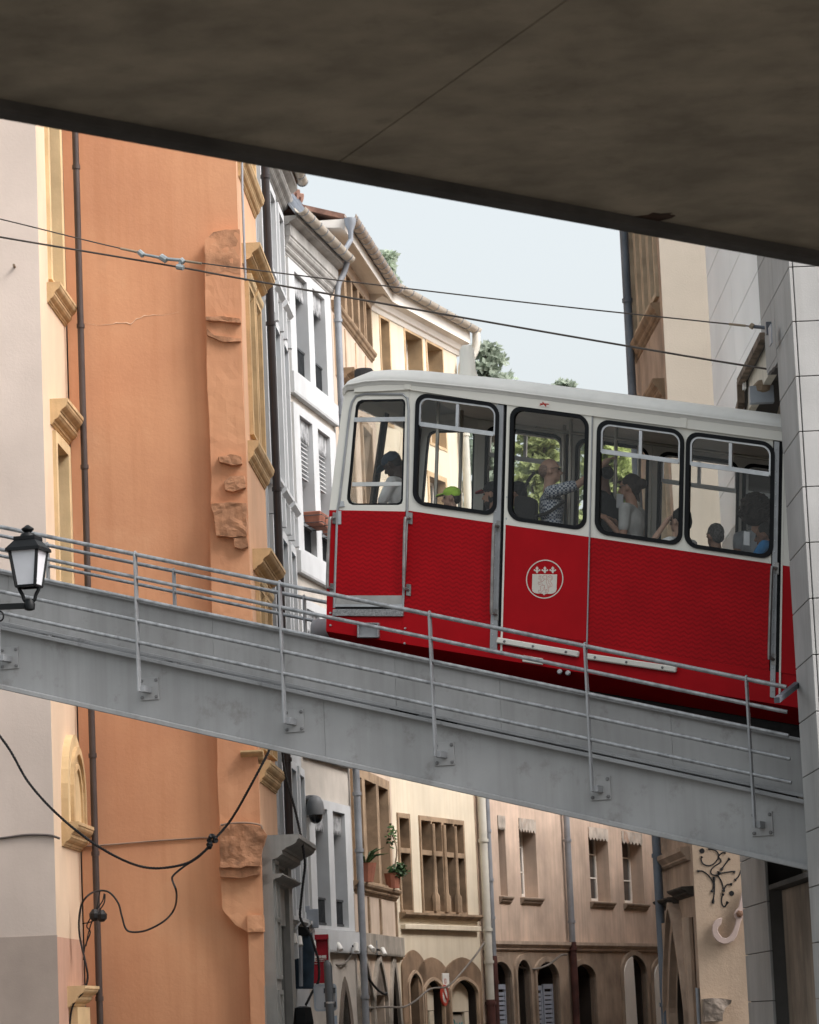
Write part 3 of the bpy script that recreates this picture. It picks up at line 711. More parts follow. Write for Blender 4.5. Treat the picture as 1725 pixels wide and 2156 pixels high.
# ------------------------------------------------------------------ house D: two-bay house with tin lambrequins
mD = M('beige_render', (0.50, 0.46, 0.41), 0.92, 0.08, 1.6, streak=0.2, streak_col=(0.38, 0.33, 0.28), bump=0.25, bump_scale=30)
rD = thing('two_bay_house', 'narrow two bay house with white window surrounds and tin pelmets', 'house', FD.L(0, 0, 0))
bays = ((0.62, 1.6), (2.0, 2.98)); rows = ((12.3, 14.05), (9.3, 11.6), (6.3, 8.35), (3.13, 5.08))
holes = [rect(a, b, c, d) for a, b in bays for c, d in rows] + [arch(2.3, 3.0, 0.05, 1.3, 2.1, 6, 0.6)]
shell(rD, FD, 0.0, 3.75, 0, 14.8, holes, mD, 6)
for (c, d) in rows:
    mb = MB(); mb.plate(FD, rect(0.2, 3.45, c - 0.05, d + 0.14), [rect(a + 0.01, b - 0.01, c + 0.01, d - 0.01) for a, b in bays], 0.05, -0.3); mb.build('window_surround', mCt, rD)
    moulding(rD, 'string_ledge', mCt, FD, 0.1, 3.6, c - 0.42, c - 0.06, 0.1, 1)
    for a, b in bays:
        window(rD, FD, a + 0.02, b - 0.02, c + 0.02, d - 0.02, m_blueframe, 0.24, 2, 4)
        lambrequin(rD, FD, a + 0.02, b - 0.02, d - 0.02, 0.38, -0.02, None, 8)
        if c < 13 and 9 < c < 10:
            for k in range(9):
                mb = MB(); mb.box(FD, a + 0.04, b - 0.04, -0.10, -0.045, d - 0.4 - k * 0.075, d - 0.385 - k * 0.075); mb.build('blind_slat', mCt, rD)
        balustrade(rD, FD, a + 0.02, b - 0.02, c + 0.02, c + (0.5 if c > 12 else 0.46), -0.05, 13)
moulding(rD, 'cornice', mCg, FD, -0.02, 3.7, 14.22, 14.5, 0.14, 4)
moulding(rD, 'frieze', mCg, FD, -0.03, 3.72, 14.5, 14.68, 0.16, 1)
moulding(rD, 'crown_moulding', mCg, FD, -0.05, 3.76, 14.68, 14.83, 0.27, 2)
gutter(rD, FD, -0.15, 3.8, 0.36, 14.93, 0.1)
mb = MB(); mb.hexa([FD.L(0, 0.26, 14.84), FD.L(3.74, 0.26, 14.84), FD.L(3.74, -0.5, 15.95), FD.L(0, -0.5, 15.95), FD.L(0, 0.26, 14.9), FD.L(3.74, 0.26, 14.9), FD.L(3.74, -0.5, 16.01), FD.L(0, -0.5, 16.01)]); ro = mb.build('roof', m_zinc, rD)
for k in range(8):
    u = 0.1 + k * 0.5; mb = MB(); mb.bar(FD.L(u, 0.26, 14.92), FD.L(u, -0.5, 16.03), 0.03, 0.04); mb.build('standing_seam', m_zinc, ro)
mb = MB(); mb.hexa([FD.L(0, -0.5, 15.96), FD.L(3.74, -0.5, 15.96), FD.L(3.74, -6, 17.6), FD.L(0, -6, 17.6), FD.L(0, -0.5, 16.06), FD.L(3.74, -0.5, 16.06), FD.L(3.74, -6, 17.7), FD.L(0, -6, 17.7)]); ro = mb.build('upper_roof', m_tile, rD)
for k in range(13):
    u = -0.05 + k * 0.31; mb = MB(); mb.tube([FD.L(u + .1, -0.45, 16.08), FD.L(u + .1, -3.2, 16.9)], 0.09, 8); mb.build('roof_tile', m_tile, ro, smooth=True)
pd = FD.L(3.62, 0.14, 0); m_zp = M('zinc_pipe', (0.27, 0.285, 0.31), 0.5, 0.15, 2, metal=0.2)
downpipe(rD, m_zp, (pd.x, pd.y, 0.3), (pd.x, pd.y, 14.2), 0.062, [0.12, 0.3, 0.37, 0.7, 0.85, 0.97])
mb = MB(); mb.tube(curve_pts([FD.L(3.62, 0.14, 14.2), FD.L(3.66, 0.17, 14.45), FD.L(3.72, 0.26, 14.65), FD.L(3.72, 0.33, 14.86)], 4), 0.055, 10); mb.build('swan_neck', m_zp, rD, smooth=True)
arch_ring(rD, M('dark_stone', (0.16, 0.13, 0.105), 0.95, 0.2, 3, bump=0.3), FD, arch(2.3, 3.0, 0.06, 1.3, 2.1, 6, 0.6), 0.22, 0.02, -0.25)
# flower boxes on the middle sills
mPot = M('terracotta', (0.33, 0.13, 0.085), 0.85, 0.12, 6)
for a, b in bays:
    for k in range(2):
        t = thing('flower_box', 'terracotta flower box %s on a sill of the two bay house' % (('next to the downpipe', 'nearest the downpipe corner') if a > 1 else ('beside the white house', 'between the two blue windows'))[k], 'flower box', FD.L(a + 0.26 + k * 0.46, 0.2, 9.76), 'terracotta flower boxes')
        u = a + 0.05 + k * 0.47; z = 9.76
        mb = MB(); L = FD.L
        mb.hexa([L(u + .03, .06, z), L(u + .41, .06, z), L(u + .41, .3, z), L(u + .03, .3, z), L(u, .03, z + .2), L(u + .44, .03, z + .2), L(u + .44, .33, z + .2), L(u, .33, z + .2)]); mb.build('box', mPot, t, bevel=.01)
        mb = MB()
        for zz in (z + 0.01, z + 0.13): mb.tube([L(u - .01, -.02, zz), L(u - .01, .36, zz), L(u + .45, .36, zz), L(u + .45, -.02, zz)], .008, 5)
        mb.build('holder', m_iron, t)

# ------------------------------------------------------------------ house E: mullioned house
mE = M('peach_render', (0.56, 0.45, 0.355), 0.92, 0.1, 1.4, streak=0.35, streak_col=(0.3, 0.21, 0.16), bump=0.2)
mEs = M('brown_sandstone', (0.32, 0.225, 0.145), 0.95, 0.2, 2.5, spots=0.4, spot_col=(0.15, 0.11, 0.08), spot_scale=2.5, bump=0.35, bump_scale=16)
mWhite = M('painted_soffit', (0.74, 0.70, 0.64), 0.8, 0.04, 1.5)
rE = thing('mullioned_house', 'peach house with a row of narrow stone mullioned windows', 'house', FE.L(0, 0, 0))
lights = []
for x0, x1 in ((646, 690), (703, 735), (744, 780), (790, 817), (834, 868)):
    ua = FE.uz(Zd(x0, 795 + 1.3 * (x0 - 660)))[0]; ub = FE.uz(Zd(x1, 795 + 1.3 * (x1 - 660)))[0]; lights.append((ua, ub))
low = []
for x0, x1 in ((648, 694), (712, 783), (797, 858)):
    low.append((FE.uz(Zh(x0, 500 + 0.2 * (x0 - 640)))[0], FE.uz(Zh(x1, 500 + 0.2 * (x1 - 640)))[0]))
holes = [rect(a, b, 14.27, 15.1) for a, b in lights] + [rect(a, b, 4.0, 5.82) for a, b in low]
holes += [rect(1.2, 2.3, 10.4, 12.6), rect(3.6, 4.7, 10.4, 12.6), rect(1.2, 2.3, 7.2, 9.3), rect(3.6, 4.7, 7.2, 9.3)]
dz = [FE.uz(Zh(700, 1615))[1], FE.uz(Zh(885, 1435))[1]]
doors = [(0.35, 1.75, dz[0]), (2.2, 3.6, dz[0])]
holes += [rect(a, b, 0.05, c) for a, b, c in doors] + [arch(4.3, 5.5, 0.05, 1.3, dz[1], 7, 0.7)]
shell(rE, FE, 0.02, 6.0, 0, 15.5, holes, mE, 6)
for a, b in lights:
    mb = MB(); mb.plate(FE, rect(a - 0.1, b + 0.1, 14.24, 15.16), [rect(a + 0.01, b - 0.01, 14.28, 15.09)], 0.04, -0.36); mb.build('stone_light', mEs, rE); window(rE, FE, a + 0.015, b - 0.015, 14.285, 15.085, mEs, 0.3, 1, 2)
moulding(rE, 'window_sill', mEs, FE, 0.4, 5.5, 14.05, 14.22, 0.11, 3)
for u in (0.7, 2.0, 3.3, 4.6, 5.85):
    mb = MB(); mb.box(FE, u - 0.07, u + 0.07, 0.0, 0.02, 12.9, 14.0); mb.build('timber_stud', M('pale_timber', (0.55, 0.41, 0.29), 0.9, .12, 3), rE)
zz = FE.uz(Zd(690, 1390))[1]
moulding(rE, 'window_hood', mEs, FE, 0.9, 2.7, zz - 0.25, zz, 0.3, 3)
for (a, c) in ((1.2, 10.4), (3.6, 10.4), (1.2, 7.2), (3.6, 7.2)):
    surround(rE, mEs, FE, a + .01, a + 1.09, c + .01, c + 2.1, 0.15, 0.05, 0.28); window(rE, FE, a + .02, a + 1.08, c + .02, c + 2.09, mWhite, 0.22, 2, 3)
a, b = low[0][0] - 0.12, low[2][1] + 0.12
mb = MB(); mb.plate(FE, rect(a - 0.12, b + 0.1, 3.96, 5.98), [rect(p + 0.01, q - 0.01, 4.01, 5.81) for p, q in low], 0.05, -0.4); mb.build('stone_mullions', mEs, rE)
for p, q in low:
    mb = MB(); mb.box(FE, p + 0.0, q - 0.0, -0.4, -0.34, 4.02, 5.8); mb.build('window', M('brown_joinery', (0.06, 0.03, 0.02), 0.5, .2, 3), rE)
moulding(rE, 'window_sill', mEs, FE, 0.05, 5.7, 3.76, 3.96, 0.13, 3)
for u in (0.12, 2.02, 3.5, 5.6):
    mb = MB(); mb.box(FE, u - 0.06, u + 0.06, 0.0, 0.035, 3.1, 3.74); mb.build('timber_stud', m_timber, rE)
moulding(rE, 'string_course', M('grey_stone', (0.36, 0.32, 0.27), 0.95, 0.18, 2, streak=0.4, bump=0.2), FE, 0.02, 5.95, 2.72, 3.08, 0.1, 1)
mGs = MATS['grey_stone']
for (a, b, c) in doors:
    pts = arch(a - 0.12, b + 0.12, c, c + 0.05, 2.68, 7, 0.85)
    mb = MB(); mb.plate(FE, pts, (), 0.03, -0.05); mb.build('tympanum', M('dark_stone', (0.16, 0.13, 0.105)), rE)
    mb = MB(); mb.box(FE, a, b, -0.3, -0.24, 0.02, c + 0.02); mb.build('door', m_iron, rE)
    arch_ring(rE, mGs, FE, arch(a - 0.1, b + 0.1, 0.06, c - 0.1, 2.62, 7, 0.85), 0.1, 0.07, -0.02)
arch_ring(rE, M('arcade_shade', (0.035, 0.026, 0.02), 0.9, .2, 2), FE, arch(4.34, 5.46, 0.07, 1.3, dz[1] - .04, 7, 0.7), 0.035, -0.01, -0.48, 'arch_shade_lining')  # dark lining added as painted shade inside the arch
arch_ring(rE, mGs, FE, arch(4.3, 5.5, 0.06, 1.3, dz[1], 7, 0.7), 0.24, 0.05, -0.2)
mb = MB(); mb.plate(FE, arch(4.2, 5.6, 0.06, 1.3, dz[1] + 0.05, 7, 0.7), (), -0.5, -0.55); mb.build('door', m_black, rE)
mb = MB(); z = 15.46
mb.sweep(FE, -0.05, 6.1, [(-0.1, z - 0.02), (0.33, z - 0.06), (0.33, z - 0.1), (0.37, z - 0.1), (0.37, z + 0.1), (-0.1, z + 0.1)]); mb.build('soffit', mWhite, rE)
gutter(rE, FE, -0.1, 6.2, 0.48, 15.62, 0.11, M('brown_gutter', (0.36, 0.30, 0.25), 0.55, .1, 2), 0.42)
mb = MB(); mb.hexa([FE.L(0, 0.37, 15.57), FE.L(6.1, 0.37, 15.57), FE.L(6.1, -5, 17.2), FE.L(0, -5, 17.2), FE.L(0, 0.37, 15.66), FE.L(6.1, 0.37, 15.66), FE.L(6.1, -5, 17.3), FE.L(0, -5, 17.3)]); mb.build('roof', m_tile, rE)
mb = MB(); mb.lathe(FE.L(-0.12, 0.48, 15.42), [(0.04, -0.3), (0.05, -0.1), (0.1, 0.02), (0.11, 0.12)], 12); mb.tube(curve_pts([FE.L(-0.12, 0.48, 15.15), FE.L(-0.2, 0.35, 14.95), FE.L(-0.3, 0.12, 14.85)], 4), 0.045, 8); mb.build('rain_hopper', m_zinc, rE, smooth=True)

# ------------------------------------------------------------------ house F: cream house
mF = M('cream_render', (0.64, 0.565, 0.44), 0.92, 0.06, 1.0, streak=0.35, streak_col=(0.46, 0.36, 0.23), bump=0.12)
rF = thing('cream_house', 'cream house with stone cross windows and arched ground floor shops', 'house', FF.L(0, 0, 0))
def fu(x, y, Z=Zh): return FF.uz(Z(x, y))
top = [(0.5, 1.0), (1.92, 2.92), (3.22, 4.18)]
li = []
for x0, x1 in ((932, 994), (1068, 1130), (1136, 1196), (1208, 1268), (1274, 1332)):
    li.append((fu(x0, 620)[0], fu(x1, 620)[0]))
tr = (fu(1200, 740)[1], fu(1200, 722)[1])
holes = [rect(a, b, 13.0, 15.08) for a, b in top]
for a, b in li: holes += [rect(a, b, 3.6, tr[0] - 0.01), rect(a, b, tr[1] + 0.01, 5.36)]
ar = []
for (x0, x1, yt, ys) in ((505, 655, 830, 1000), (685, 905, 912, 1060), (985, 1300, 905, 1080)):
    u0, zt = FF.uz(Y3(x0, yt)); u1, _ = FF.uz(Y3(x1, yt)); zs = FF.uz(Y3(x0, ys))[1]; ar.append((u0, u1, zs, zt))
holes += [arch(a, b, 0.04, c, d, 7, 0.35) for a, b, c, d in ar]
mid = [(0.7, 1.7, 10.2, 12.3), (3.0, 4.0, 10.2, 12.3), (0.7, 1.7, 7.0, 9.1), (3.0, 4.0, 7.0, 9.1)]
holes += [rect(*h) for h in mid]
shell(rF, FF, 0.03, 5.1, 0, 15.5, holes, mF, 7)
for a, b in top:
    surround(rF, M('ochre_stone', (0.52, 0.37, 0.22), 0.95, 0.15, 2, bump=0.2), FF, a + .01, b - .01, 13.01, 15.07, 0.06, 0.015, 0.36)
    window(rF, FF, a + .02, b - .02, 13.02, 15.06, mWhite, 0.3, 1, 2)
for h in mid:
    surround(rF, MATS['ochre_stone'], FF, h[0] + .01, h[1] - .01, h[2] + .01, h[3] - .01, 0.1, 0.02, 0.3); window(rF, FF, h[0] + .02, h[1] - .02, h[2] + .02, h[3] - .02, mWhite, 0.24, 2, 3)
for grp in (li[:1], li[1:]):
    a, b = grp[0][0], grp[-1][1]
    hs_ = []
    for p, q in grp: hs_ += [rect(p + .01, q - .01, 3.61, tr[0] - 0.02), rect(p + .01, q - .01, tr[1] + .02, 5.35)]
    mb = MB(); mb.plate(FF, rect(a - 0.07, b + 0.07, 3.56, 5.44), hs_, 0.03, -0.38); mb.build('stone_cross_window', mEs, rF)
    for p, q in grp:
        for c, d in ((3.62, tr[0] - 0.03), (tr[1] + 0.03, 5.34)):
            mb = MB(); mb.box(FF, p, q, -0.42, -0.36, c, d); mb.build('pane', m_glassdark, rF)
for (p, q), (p2, q2) in zip(li[1:], li[2:]):
    u = (q + p2) / 2; mb = MB(); mb.lathe(FF.L(u, 0.05, 3.6), [(0.085, 0), (0.085, 0.3), (0.05, 0.36), (0.045, 1.0), (0.045, 1.7)], 8); mb.build('colonnette', mEs, rF, smooth=True)
moulding(rF, 'window_sill', mEs, FF, 0.2, 4.8, 3.44, 3.56, 0.14, 2)
mb = MB(); mb.box(FF, 0.25, 4.75, 0.0, 0.1, 3.24, 3.34); mb.build('string_course', mF, rF, bevel=.01)
mAr = M('arch_brown_stone', (0.27, 0.18, 0.115), 0.95, 0.2, 2, streak=0.3, bump=0.25)
for (a, b, c, d) in ar:
    arch_ring(rF, mAr, FF, arch(a, b, 0.06, c, d, 7, 0.35), 0.3, 0.03, -0.3, top=0.42)
    arch_ring(rF, M('arch_pale_stone', (0.45, 0.33, 0.23), 0.95, 0.15, 2), FF, arch(a + 0.02, b - 0.02, 0.06, c, d - 0.02, 7, 0.35), 0.06, 0.06, 0.0)
mArchShade = M('arcade_shade', (0.035, 0.026, 0.02), 0.9, .2, 2)  # near-black colour painted for the shade inside the arches
for (a, b, c, d) in ar: arch_ring(rF, mArchShade, FF, arch(a + .03, b - .03, 0.07, c, d - .03, 7, 0.35), 0.025, -0.02, -0.31, 'arch_shade_lining')
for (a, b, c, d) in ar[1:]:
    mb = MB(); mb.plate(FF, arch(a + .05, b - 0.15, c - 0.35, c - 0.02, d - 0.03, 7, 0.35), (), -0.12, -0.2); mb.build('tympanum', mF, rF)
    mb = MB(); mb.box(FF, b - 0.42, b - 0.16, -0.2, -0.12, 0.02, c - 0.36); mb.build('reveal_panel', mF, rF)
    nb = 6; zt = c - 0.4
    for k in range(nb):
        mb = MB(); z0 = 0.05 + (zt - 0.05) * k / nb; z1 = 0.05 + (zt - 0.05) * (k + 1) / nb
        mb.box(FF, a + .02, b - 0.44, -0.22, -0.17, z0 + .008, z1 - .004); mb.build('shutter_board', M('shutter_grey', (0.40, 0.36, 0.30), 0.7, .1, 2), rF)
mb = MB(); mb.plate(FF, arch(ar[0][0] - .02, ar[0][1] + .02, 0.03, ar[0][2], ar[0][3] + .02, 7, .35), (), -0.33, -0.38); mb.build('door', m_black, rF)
# teal spray paint on the shop shutters
mTeal = M('teal_spray', (0.05, 0.36, 0.38), 0.7, 0.2, 5)
rnd = random.Random(4)
for (a, b, c, d) in ar[1:]:
    mb = MB(); n = 9
    for k in range(n):
        u = a + 0.1 + (b - 0.62 - a) * k / (n - 1); zc_ = c - 0.62 - 0.1 * rnd.random()
        pts = [FF.L(u + 0.05 * math.sin(i * 1.7 + k), -0.166, zc_ + 0.14 - i * 0.09) for i in range(4)]
        mb.tube(curve_pts(pts, 3), 0.014, 4)
        pts = [FF.L(u + 0.1 * math.cos(i * 1.25 + k), -0.166, zc_ - 0.36 + 0.09 * math.sin(i * 1.25 + k)) for i in range(5)]
        mb.tube(curve_pts(pts, 3), 0.014, 4)
    mb.build('spray_tag', mTeal, rF)
mb = MB(); z = 15.38
mb.sweep(FF, -0.02, 5.25, [(-0.1, z - 0.26), (0.02, z - 0.26), (0.05, z - 0.18), (0.09, z - 0.16), (0.14, z - 0.06), (0.24, z - 0.02), (0.27, z - 0.02), (0.27, z + 0.24), (-0.1, z + 0.24)]); mb.build('cornice', mWhite, rF)
gutter(rF, FF, 0.0, 5.4, 0.38, 15.68, 0.105, None, 0.5)
mb = MB(); mb.hexa([FF.L(0, 0.27, 15.63), FF.L(5.25, 0.27, 15.63), FF.L(5.25, -6, 17.2), FF.L(0, -6, 17.2), FF.L(0, 0.27, 15.73), FF.L(5.25, 0.27, 15.73), FF.L(5.25, -6, 17.3), FF.L(0, -6, 17.3)]); mb.build('roof', m_tile, rF)
pf2 = FF.L(5.0, 0.14, 0); mWp = M('white_pipe', (0.55, 0.53, 0.47), 0.5, .08, 2)
zsp = FF.uz(Y3(1380, 1160))[1]
downpipe(rF, mWp, (pf2.x, pf2.y, zsp), (pf2.x, pf2.y, 14.7), 0.085, [0.06, 0.11, 0.25, 0.9])
downpipe(rF, M('rust_pipe', (0.09, 0.035, 0.03), 0.6, .2, 3), (pf2.x, pf2.y, 0.1), (pf2.x, pf2.y, zsp + 0.02), 0.09, [0.96])
mb = MB(); mb.tube(curve_pts([FF.L(5.0, 0.14, 14.68), FF.L(5.03, 0.16, 14.9), FF.L(5.25, 0.26, 15.05), FF.L(5.33, 0.36, 15.3), FF.L(5.33, 0.38, 15.6)], 4), 0.085, 10); mb.build('swan_neck', mWp, rF, smooth=True)

# ------------------------------------------------------------------ house G: pink stained house
mG = M('pink_stained_render', (0.62, 0.475, 0.375), 0.95, 0.14, 0.9, streak=0.5, streak_col=(0.33, 0.26, 0.21), spots=0.45, spot_col=(0.42, 0.34, 0.29), spot_scale=1.2, bump=0.2)
mGp = M('brown_arcade_plaster', (0.36, 0.275, 0.205), 0.95, 0.2, 1.2, streak=0.3, bump=0.2)
mShut = M('blue_grey_shutter', (0.30, 0.335, 0.40), 0.7, 0.06, 3)
rG = thing('pink_house', 'long pink stained house with tall windows above an arcade', 'house', FG.L(0, 0, 0))
def gz(x, y, Z=Zi): return FG.uz(Z(x, y))
wins = []
for (x0, x1, yt, yb) in ((111, 147, 330, 725), (217, 300, 345, 742), (563, 660, 340, 755), (732, 832, 392, 768), (900, 985, 400, 775)):
    a, zt = gz(x0, yt); b, _ = gz(x1, yt); zb = gz(x0, yb)[1]; wins.append((a, b, 3.99, 5.62))
arcs = []
for (x0, x1, yt, ys) in ((98, 272, 338, 470), (318, 424, 322, 440), (478, 655, 338, 470), (772, 955, 358, 470), (1178, 1368, 285, 440), (1425, 1590, 330, 460)):
    a, zt = FG.uz(Y6(x0, yt)); b, _ = FG.uz(Y6(x1, yt)); arcs.append((a, b, FG.uz(Y6(x0, ys))[1], zt))
uppers = [(1.4, 2.4, 6.9, 8.9), (4.0, 5.0, 6.9, 8.9), (7.6, 8.6, 6.9, 8.9), (10.2, 11.2, 6.9, 8.9)]
holes = [rect(*w) for w in wins] + [arch(a, b, 0.04, c, d, 7, 0.1) for a, b, c, d in arcs] + [rect(*h) for h in uppers]
shell(rG, FG, 0.05, 14.5, 0, 10.6, holes, mG, 8, 0.4)
for i, (a, b, c, d) in enumerate(wins):
    wd_ = 0.42 if i else 0.2
    # white casement standing on the near side of the deep reveal
    window(rG, FG, a + 0.02, b - 0.02, c + 0.02, d - 0.02, mWhite, 0.3, 1 if i == 0 else 2, 3, t=0.07)
    moulding(rG, 'window_sill', M('sill_stone', (0.33, 0.26, 0.2), 0.95, .15, 2), FG, a - 0.12, b + 0.12, c - 0.17, c - 0.02, 0.1, 3)
    lambrequin(rG, FG, a, b, d + 0.02, 0.3, 0.02, M('rust_lambrequin', (0.50, 0.44, 0.38), 0.8, .2, 3, spots=0.7, spot_col=(0.42, 0.17, 0.07), spot_scale=2.5), 6)
for h in uppers: window(rG, FG, h[0] + .02, h[1] - .02, h[2] + .02, h[3] - .02, mWhite, 0.24, 2, 3)
moulding(rG, 'string_course', M('pink_band', (0.47, 0.37, 0.29), 0.95, .12, 1.5, streak=.3), FG, 0.1, 14.5, 2.86, 3.06, 0.12, 2)
mb = MB(); hh = [arch(a, b, 0.03, c, d, 7, 0.1) for a, b, c, d in arcs]
mb.plate(FG, rect(0.3, 14.4, 0.02, 2.85), hh, 0.02, 0.0); mb.build('arcade_plaster', mGp, rG)
for a, b, c, d in arcs:
    arch_ring(rG, mArchShade, FG, arch(a + .03, b - .03, 0.07, c, d - .03, 7, 0.1), 0.025, -0.08, -0.41, 'arch_shade_lining')
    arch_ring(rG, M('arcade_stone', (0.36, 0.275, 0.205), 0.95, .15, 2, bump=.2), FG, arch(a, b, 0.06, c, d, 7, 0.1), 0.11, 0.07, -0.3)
    mb = MB(); mb.plate(FG, arch(a - .05, b + .05, 0.03, c, d + .03, 7, .1), (), -0.42, -0.46); mb.build('arch_back', M('arcade_shade', (0.035, 0.026, 0.02), 0.9, .2, 2), rG)  # dark sheet standing in for the shaded arch interior
def shutters(i, f0, f1, zt, mat, nsl=15):
    a, b, c, d = arcs[i]; w = (b - a)
    p, q = a + w * f0, a + w * f1
    mb = MB(); mb.plate(FG, rect(p, q, 0.05, zt), [rect(p + .07, q - .07, 0.6, zt - .1)], -0.06, -0.1); o = mb.build('shutter', mat, rG)
    for k in range(nsl):
        z = 0.62 + (zt - 0.75) * k / nsl; mb = MB(); mb.bar(FG.L(p + .06, -0.08, z + .03), FG.L(q - .06, -0.08, z + .03), 0.02, 0.07); mb.build('slat', mat, o)
for i in (0, 2):
    shutters(i, 0.02, 0.44, arcs[i][2] - 0.16, mShut); shutters(i, 0.5, 0.94, arcs[i][2] - 0.13, mShut)
    a, b, c, d = arcs[i]; mb = MB()
    for k in (0.03, 0.22, 0.42): mb.box(FG, a + (b - a) * k, a + (b - a) * k + 0.06, -0.36, -0.3, c - 0.1, d - 0.12)
    mb.box(FG, a, a + (b - a) * .46, -.36, -.3, c - 0.16, c - 0.1); mb.build('fanlight', mWhite, rG)
a, b, c, d = arcs[3]; mDoor = M('brown_door', (0.14, 0.04, 0.02), 0.5, 0.2, 3)
mb = MB(); mb.box(FG, a + .05, b - .35, -0.4, -0.32, 0.05, c - 0.15); do = mb.build('door', mDoor, rG)
for zz in (0.4, 1.0): 
    mb = MB(); mb.plate(FG, rect(a + .2, b - .5, zz, zz + .5), [rect(a + .26, b - .56, zz + .06, zz + .44)], -0.29, -0.325); mb.build('door_panel', mDoor, do)
mb = MB(); mb.box(FG, a + .03, b - .33, -0.4, -0.28, c - 0.15, c - 0.05); mb.build('door_head', mDoor, do)
a, b, c, d = arcs[1]; mb = MB(); mb.box(FG, a + .02, a + .35, -0.4, -0.32, 0.05, c - 0.5); mb.build('door', mDoor, rG)
for i in (4, 5):
    a, b, c, d = arcs[i]
    mb = MB(); mb.plate(FG, [p for p in arch(a - .0, b, 0.05, c, d - .02, 7, .1) if p[0] <= a + (b - a) * .47] + [(a + (b - a) * .47, 0.05)], (), 0.09, 0.05)
    o = mb.build('white_shutter', mWhite, rG)
zp = FG.uz(Y6(735, 180))[1]
pg = FG.L(gz(455, 800)[0], 0.12, 0)
downpipe(rG, m_zp, (pg.x, pg.y, zp), (pg.x, pg.y, 10.4), 0.07, [0.06, 0.3]); downpipe(rG, MATS['rust_pipe'], (pg.x, pg.y, 0.1), (pg.x, pg.y, zp), 0.08, [0.2, 0.95])
pg = FG.L(0.42, 0.12, 0); downpipe(rG, m_zp, (pg.x, pg.y, 2.75), (pg.x, pg.y, 10.4), 0.06, [0.1, 0.2, 0.33]); downpipe(rG, MATS['rust_pipe'], (pg.x, pg.y, 0.1), (pg.x, pg.y, 2.75), 0.07, [0.3, 0.8])
mb = MB(); mb.hexa([FG.L(0, 0.5, 10.55), FG.L(14.6, 0.5, 10.55), FG.L(14.6, -8, 12.4), FG.L(0, -8, 12.4), FG.L(0, 0.5, 10.68), FG.L(14.6, 0.5, 10.68), FG.L(14.6, -8, 12.5), FG.L(0, -8, 12.5)]); mb.build('roof', m_tile, rG)

# ------------------------------------------------------------------ house H: corner house on the right
mH = M('sand_render', (0.52, 0.40, 0.30), 0.95, 0.1, 0.9, streak=0.15, spots=0.25, spot_col=(0.42, 0.27, 0.19), spot_scale=0.9, bump=0.3, bump_scale=22)
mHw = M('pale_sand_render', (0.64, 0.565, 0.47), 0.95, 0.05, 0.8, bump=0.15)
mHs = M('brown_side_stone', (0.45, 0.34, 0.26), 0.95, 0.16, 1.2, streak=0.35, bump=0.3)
mHm = M('tan_mullion_stone', (0.52, 0.41, 0.29), 0.95, 0.15, 3, bump=0.25)
rH = thing('sand_house', 'sand coloured corner house with gothic doorway and carved stone windows', 'house', FH.L(0, 0, 0))
FH0 = Frame((FH.o.x, FH.o.y), 90, 1)
if FH0.n.y > 0: FH0.n = -FH0.n
mb = MB(); mb.plate(FH0, rect(0.0, 7.0, 0, 6.5), (), 0, -0.3); mb.build('front_wall', mH, rH)
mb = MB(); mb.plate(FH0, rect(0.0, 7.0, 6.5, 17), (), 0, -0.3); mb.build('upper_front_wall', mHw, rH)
du = [FH.uz(p) for p in (Zi(1050, 1373), Zi(975, 1373))]
zgt = FH.uz(Zi(1005, 935))[1]
garch = arch(0.95, 2.75, 0.55, 1.5, zgt, 8, 0.8)
hl = [(0.35, 0.9, 11.2, 13.6), (1.1, 1.65, 11.2, 13.6), (1.85, 2.4, 11.2, 13.6), (2.6, 3.1, 11.2, 13.6), (0.4, 1.4, 7.6, 9.6), (2.0, 3.0, 7.0, 9.0), (0.7, 2.7, 4.2, 5.9)]
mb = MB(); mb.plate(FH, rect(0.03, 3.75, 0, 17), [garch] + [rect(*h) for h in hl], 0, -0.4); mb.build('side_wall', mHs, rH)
for h in hl:
    surround(rH, mHm, FH, h[0] + .01, h[1] - .01, h[2] + .01, h[3] - .01, 0.07, 0.05, 0.2); window(rH, FH, h[0] + .02, h[1] - .02, h[2] + .02, h[3] - .02, mHm, 0.14, 1, 2)
moulding(rH, 'window_sill', mEs, FH, 0.3, 3.5, 10.84, 11.06, 0.12, 3)
zz = FH.uz((1385, 800))[1]
mb = MB(); mb.sweep(FH, 0, 0.01, [(0, 0), (0.01, 0), (0, .01)])
for s in (1,):
    mb = MB(); c = 1.7
    moulding(rH, 'window_hood', mEs, FH, 0.25, 1.9, 9.72, 10.0, 0.16, 3)
moulding(rH, 'string_course', mHs, FH, 0.25, 3.6, 3.5, 3.68, 0.13, 2)
mBlk = M('sooty_stone', (0.07, 0.058, 0.048), 0.95, .3, 2, bump=.4, bump_scale=10)
moulding(rH, 'door_canopy', mBlk, FH, 0.1, 1.8, 3.02, 3.15, 0.16, 3); moulding(rH, 'door_canopy', mBlk, FH, 1.8, 3.6, 2.94, 3.07, 0.16, 3)
for u in (0.35, 0.6, 3.05, 3.25):
    mb = MB(); mb.tube([FH.L(u, 0.06, 0.3), FH.L(u, 0.06, 2.75)], 0.06, 8); mb.build('jamb_shaft', mHs, rH, smooth=True)
arch_ring(rH, mHs, FH, arch(0.85, 2.85, 0.55, 1.5, zgt + .1, 8, .8), 0.2, 0.1, -0.05); arch_ring(rH, mHs, FH, arch(0.65, 3.05, 0.55, 1.5, zgt + .38, 8, .8), 0.08, 0.16, 0.0)
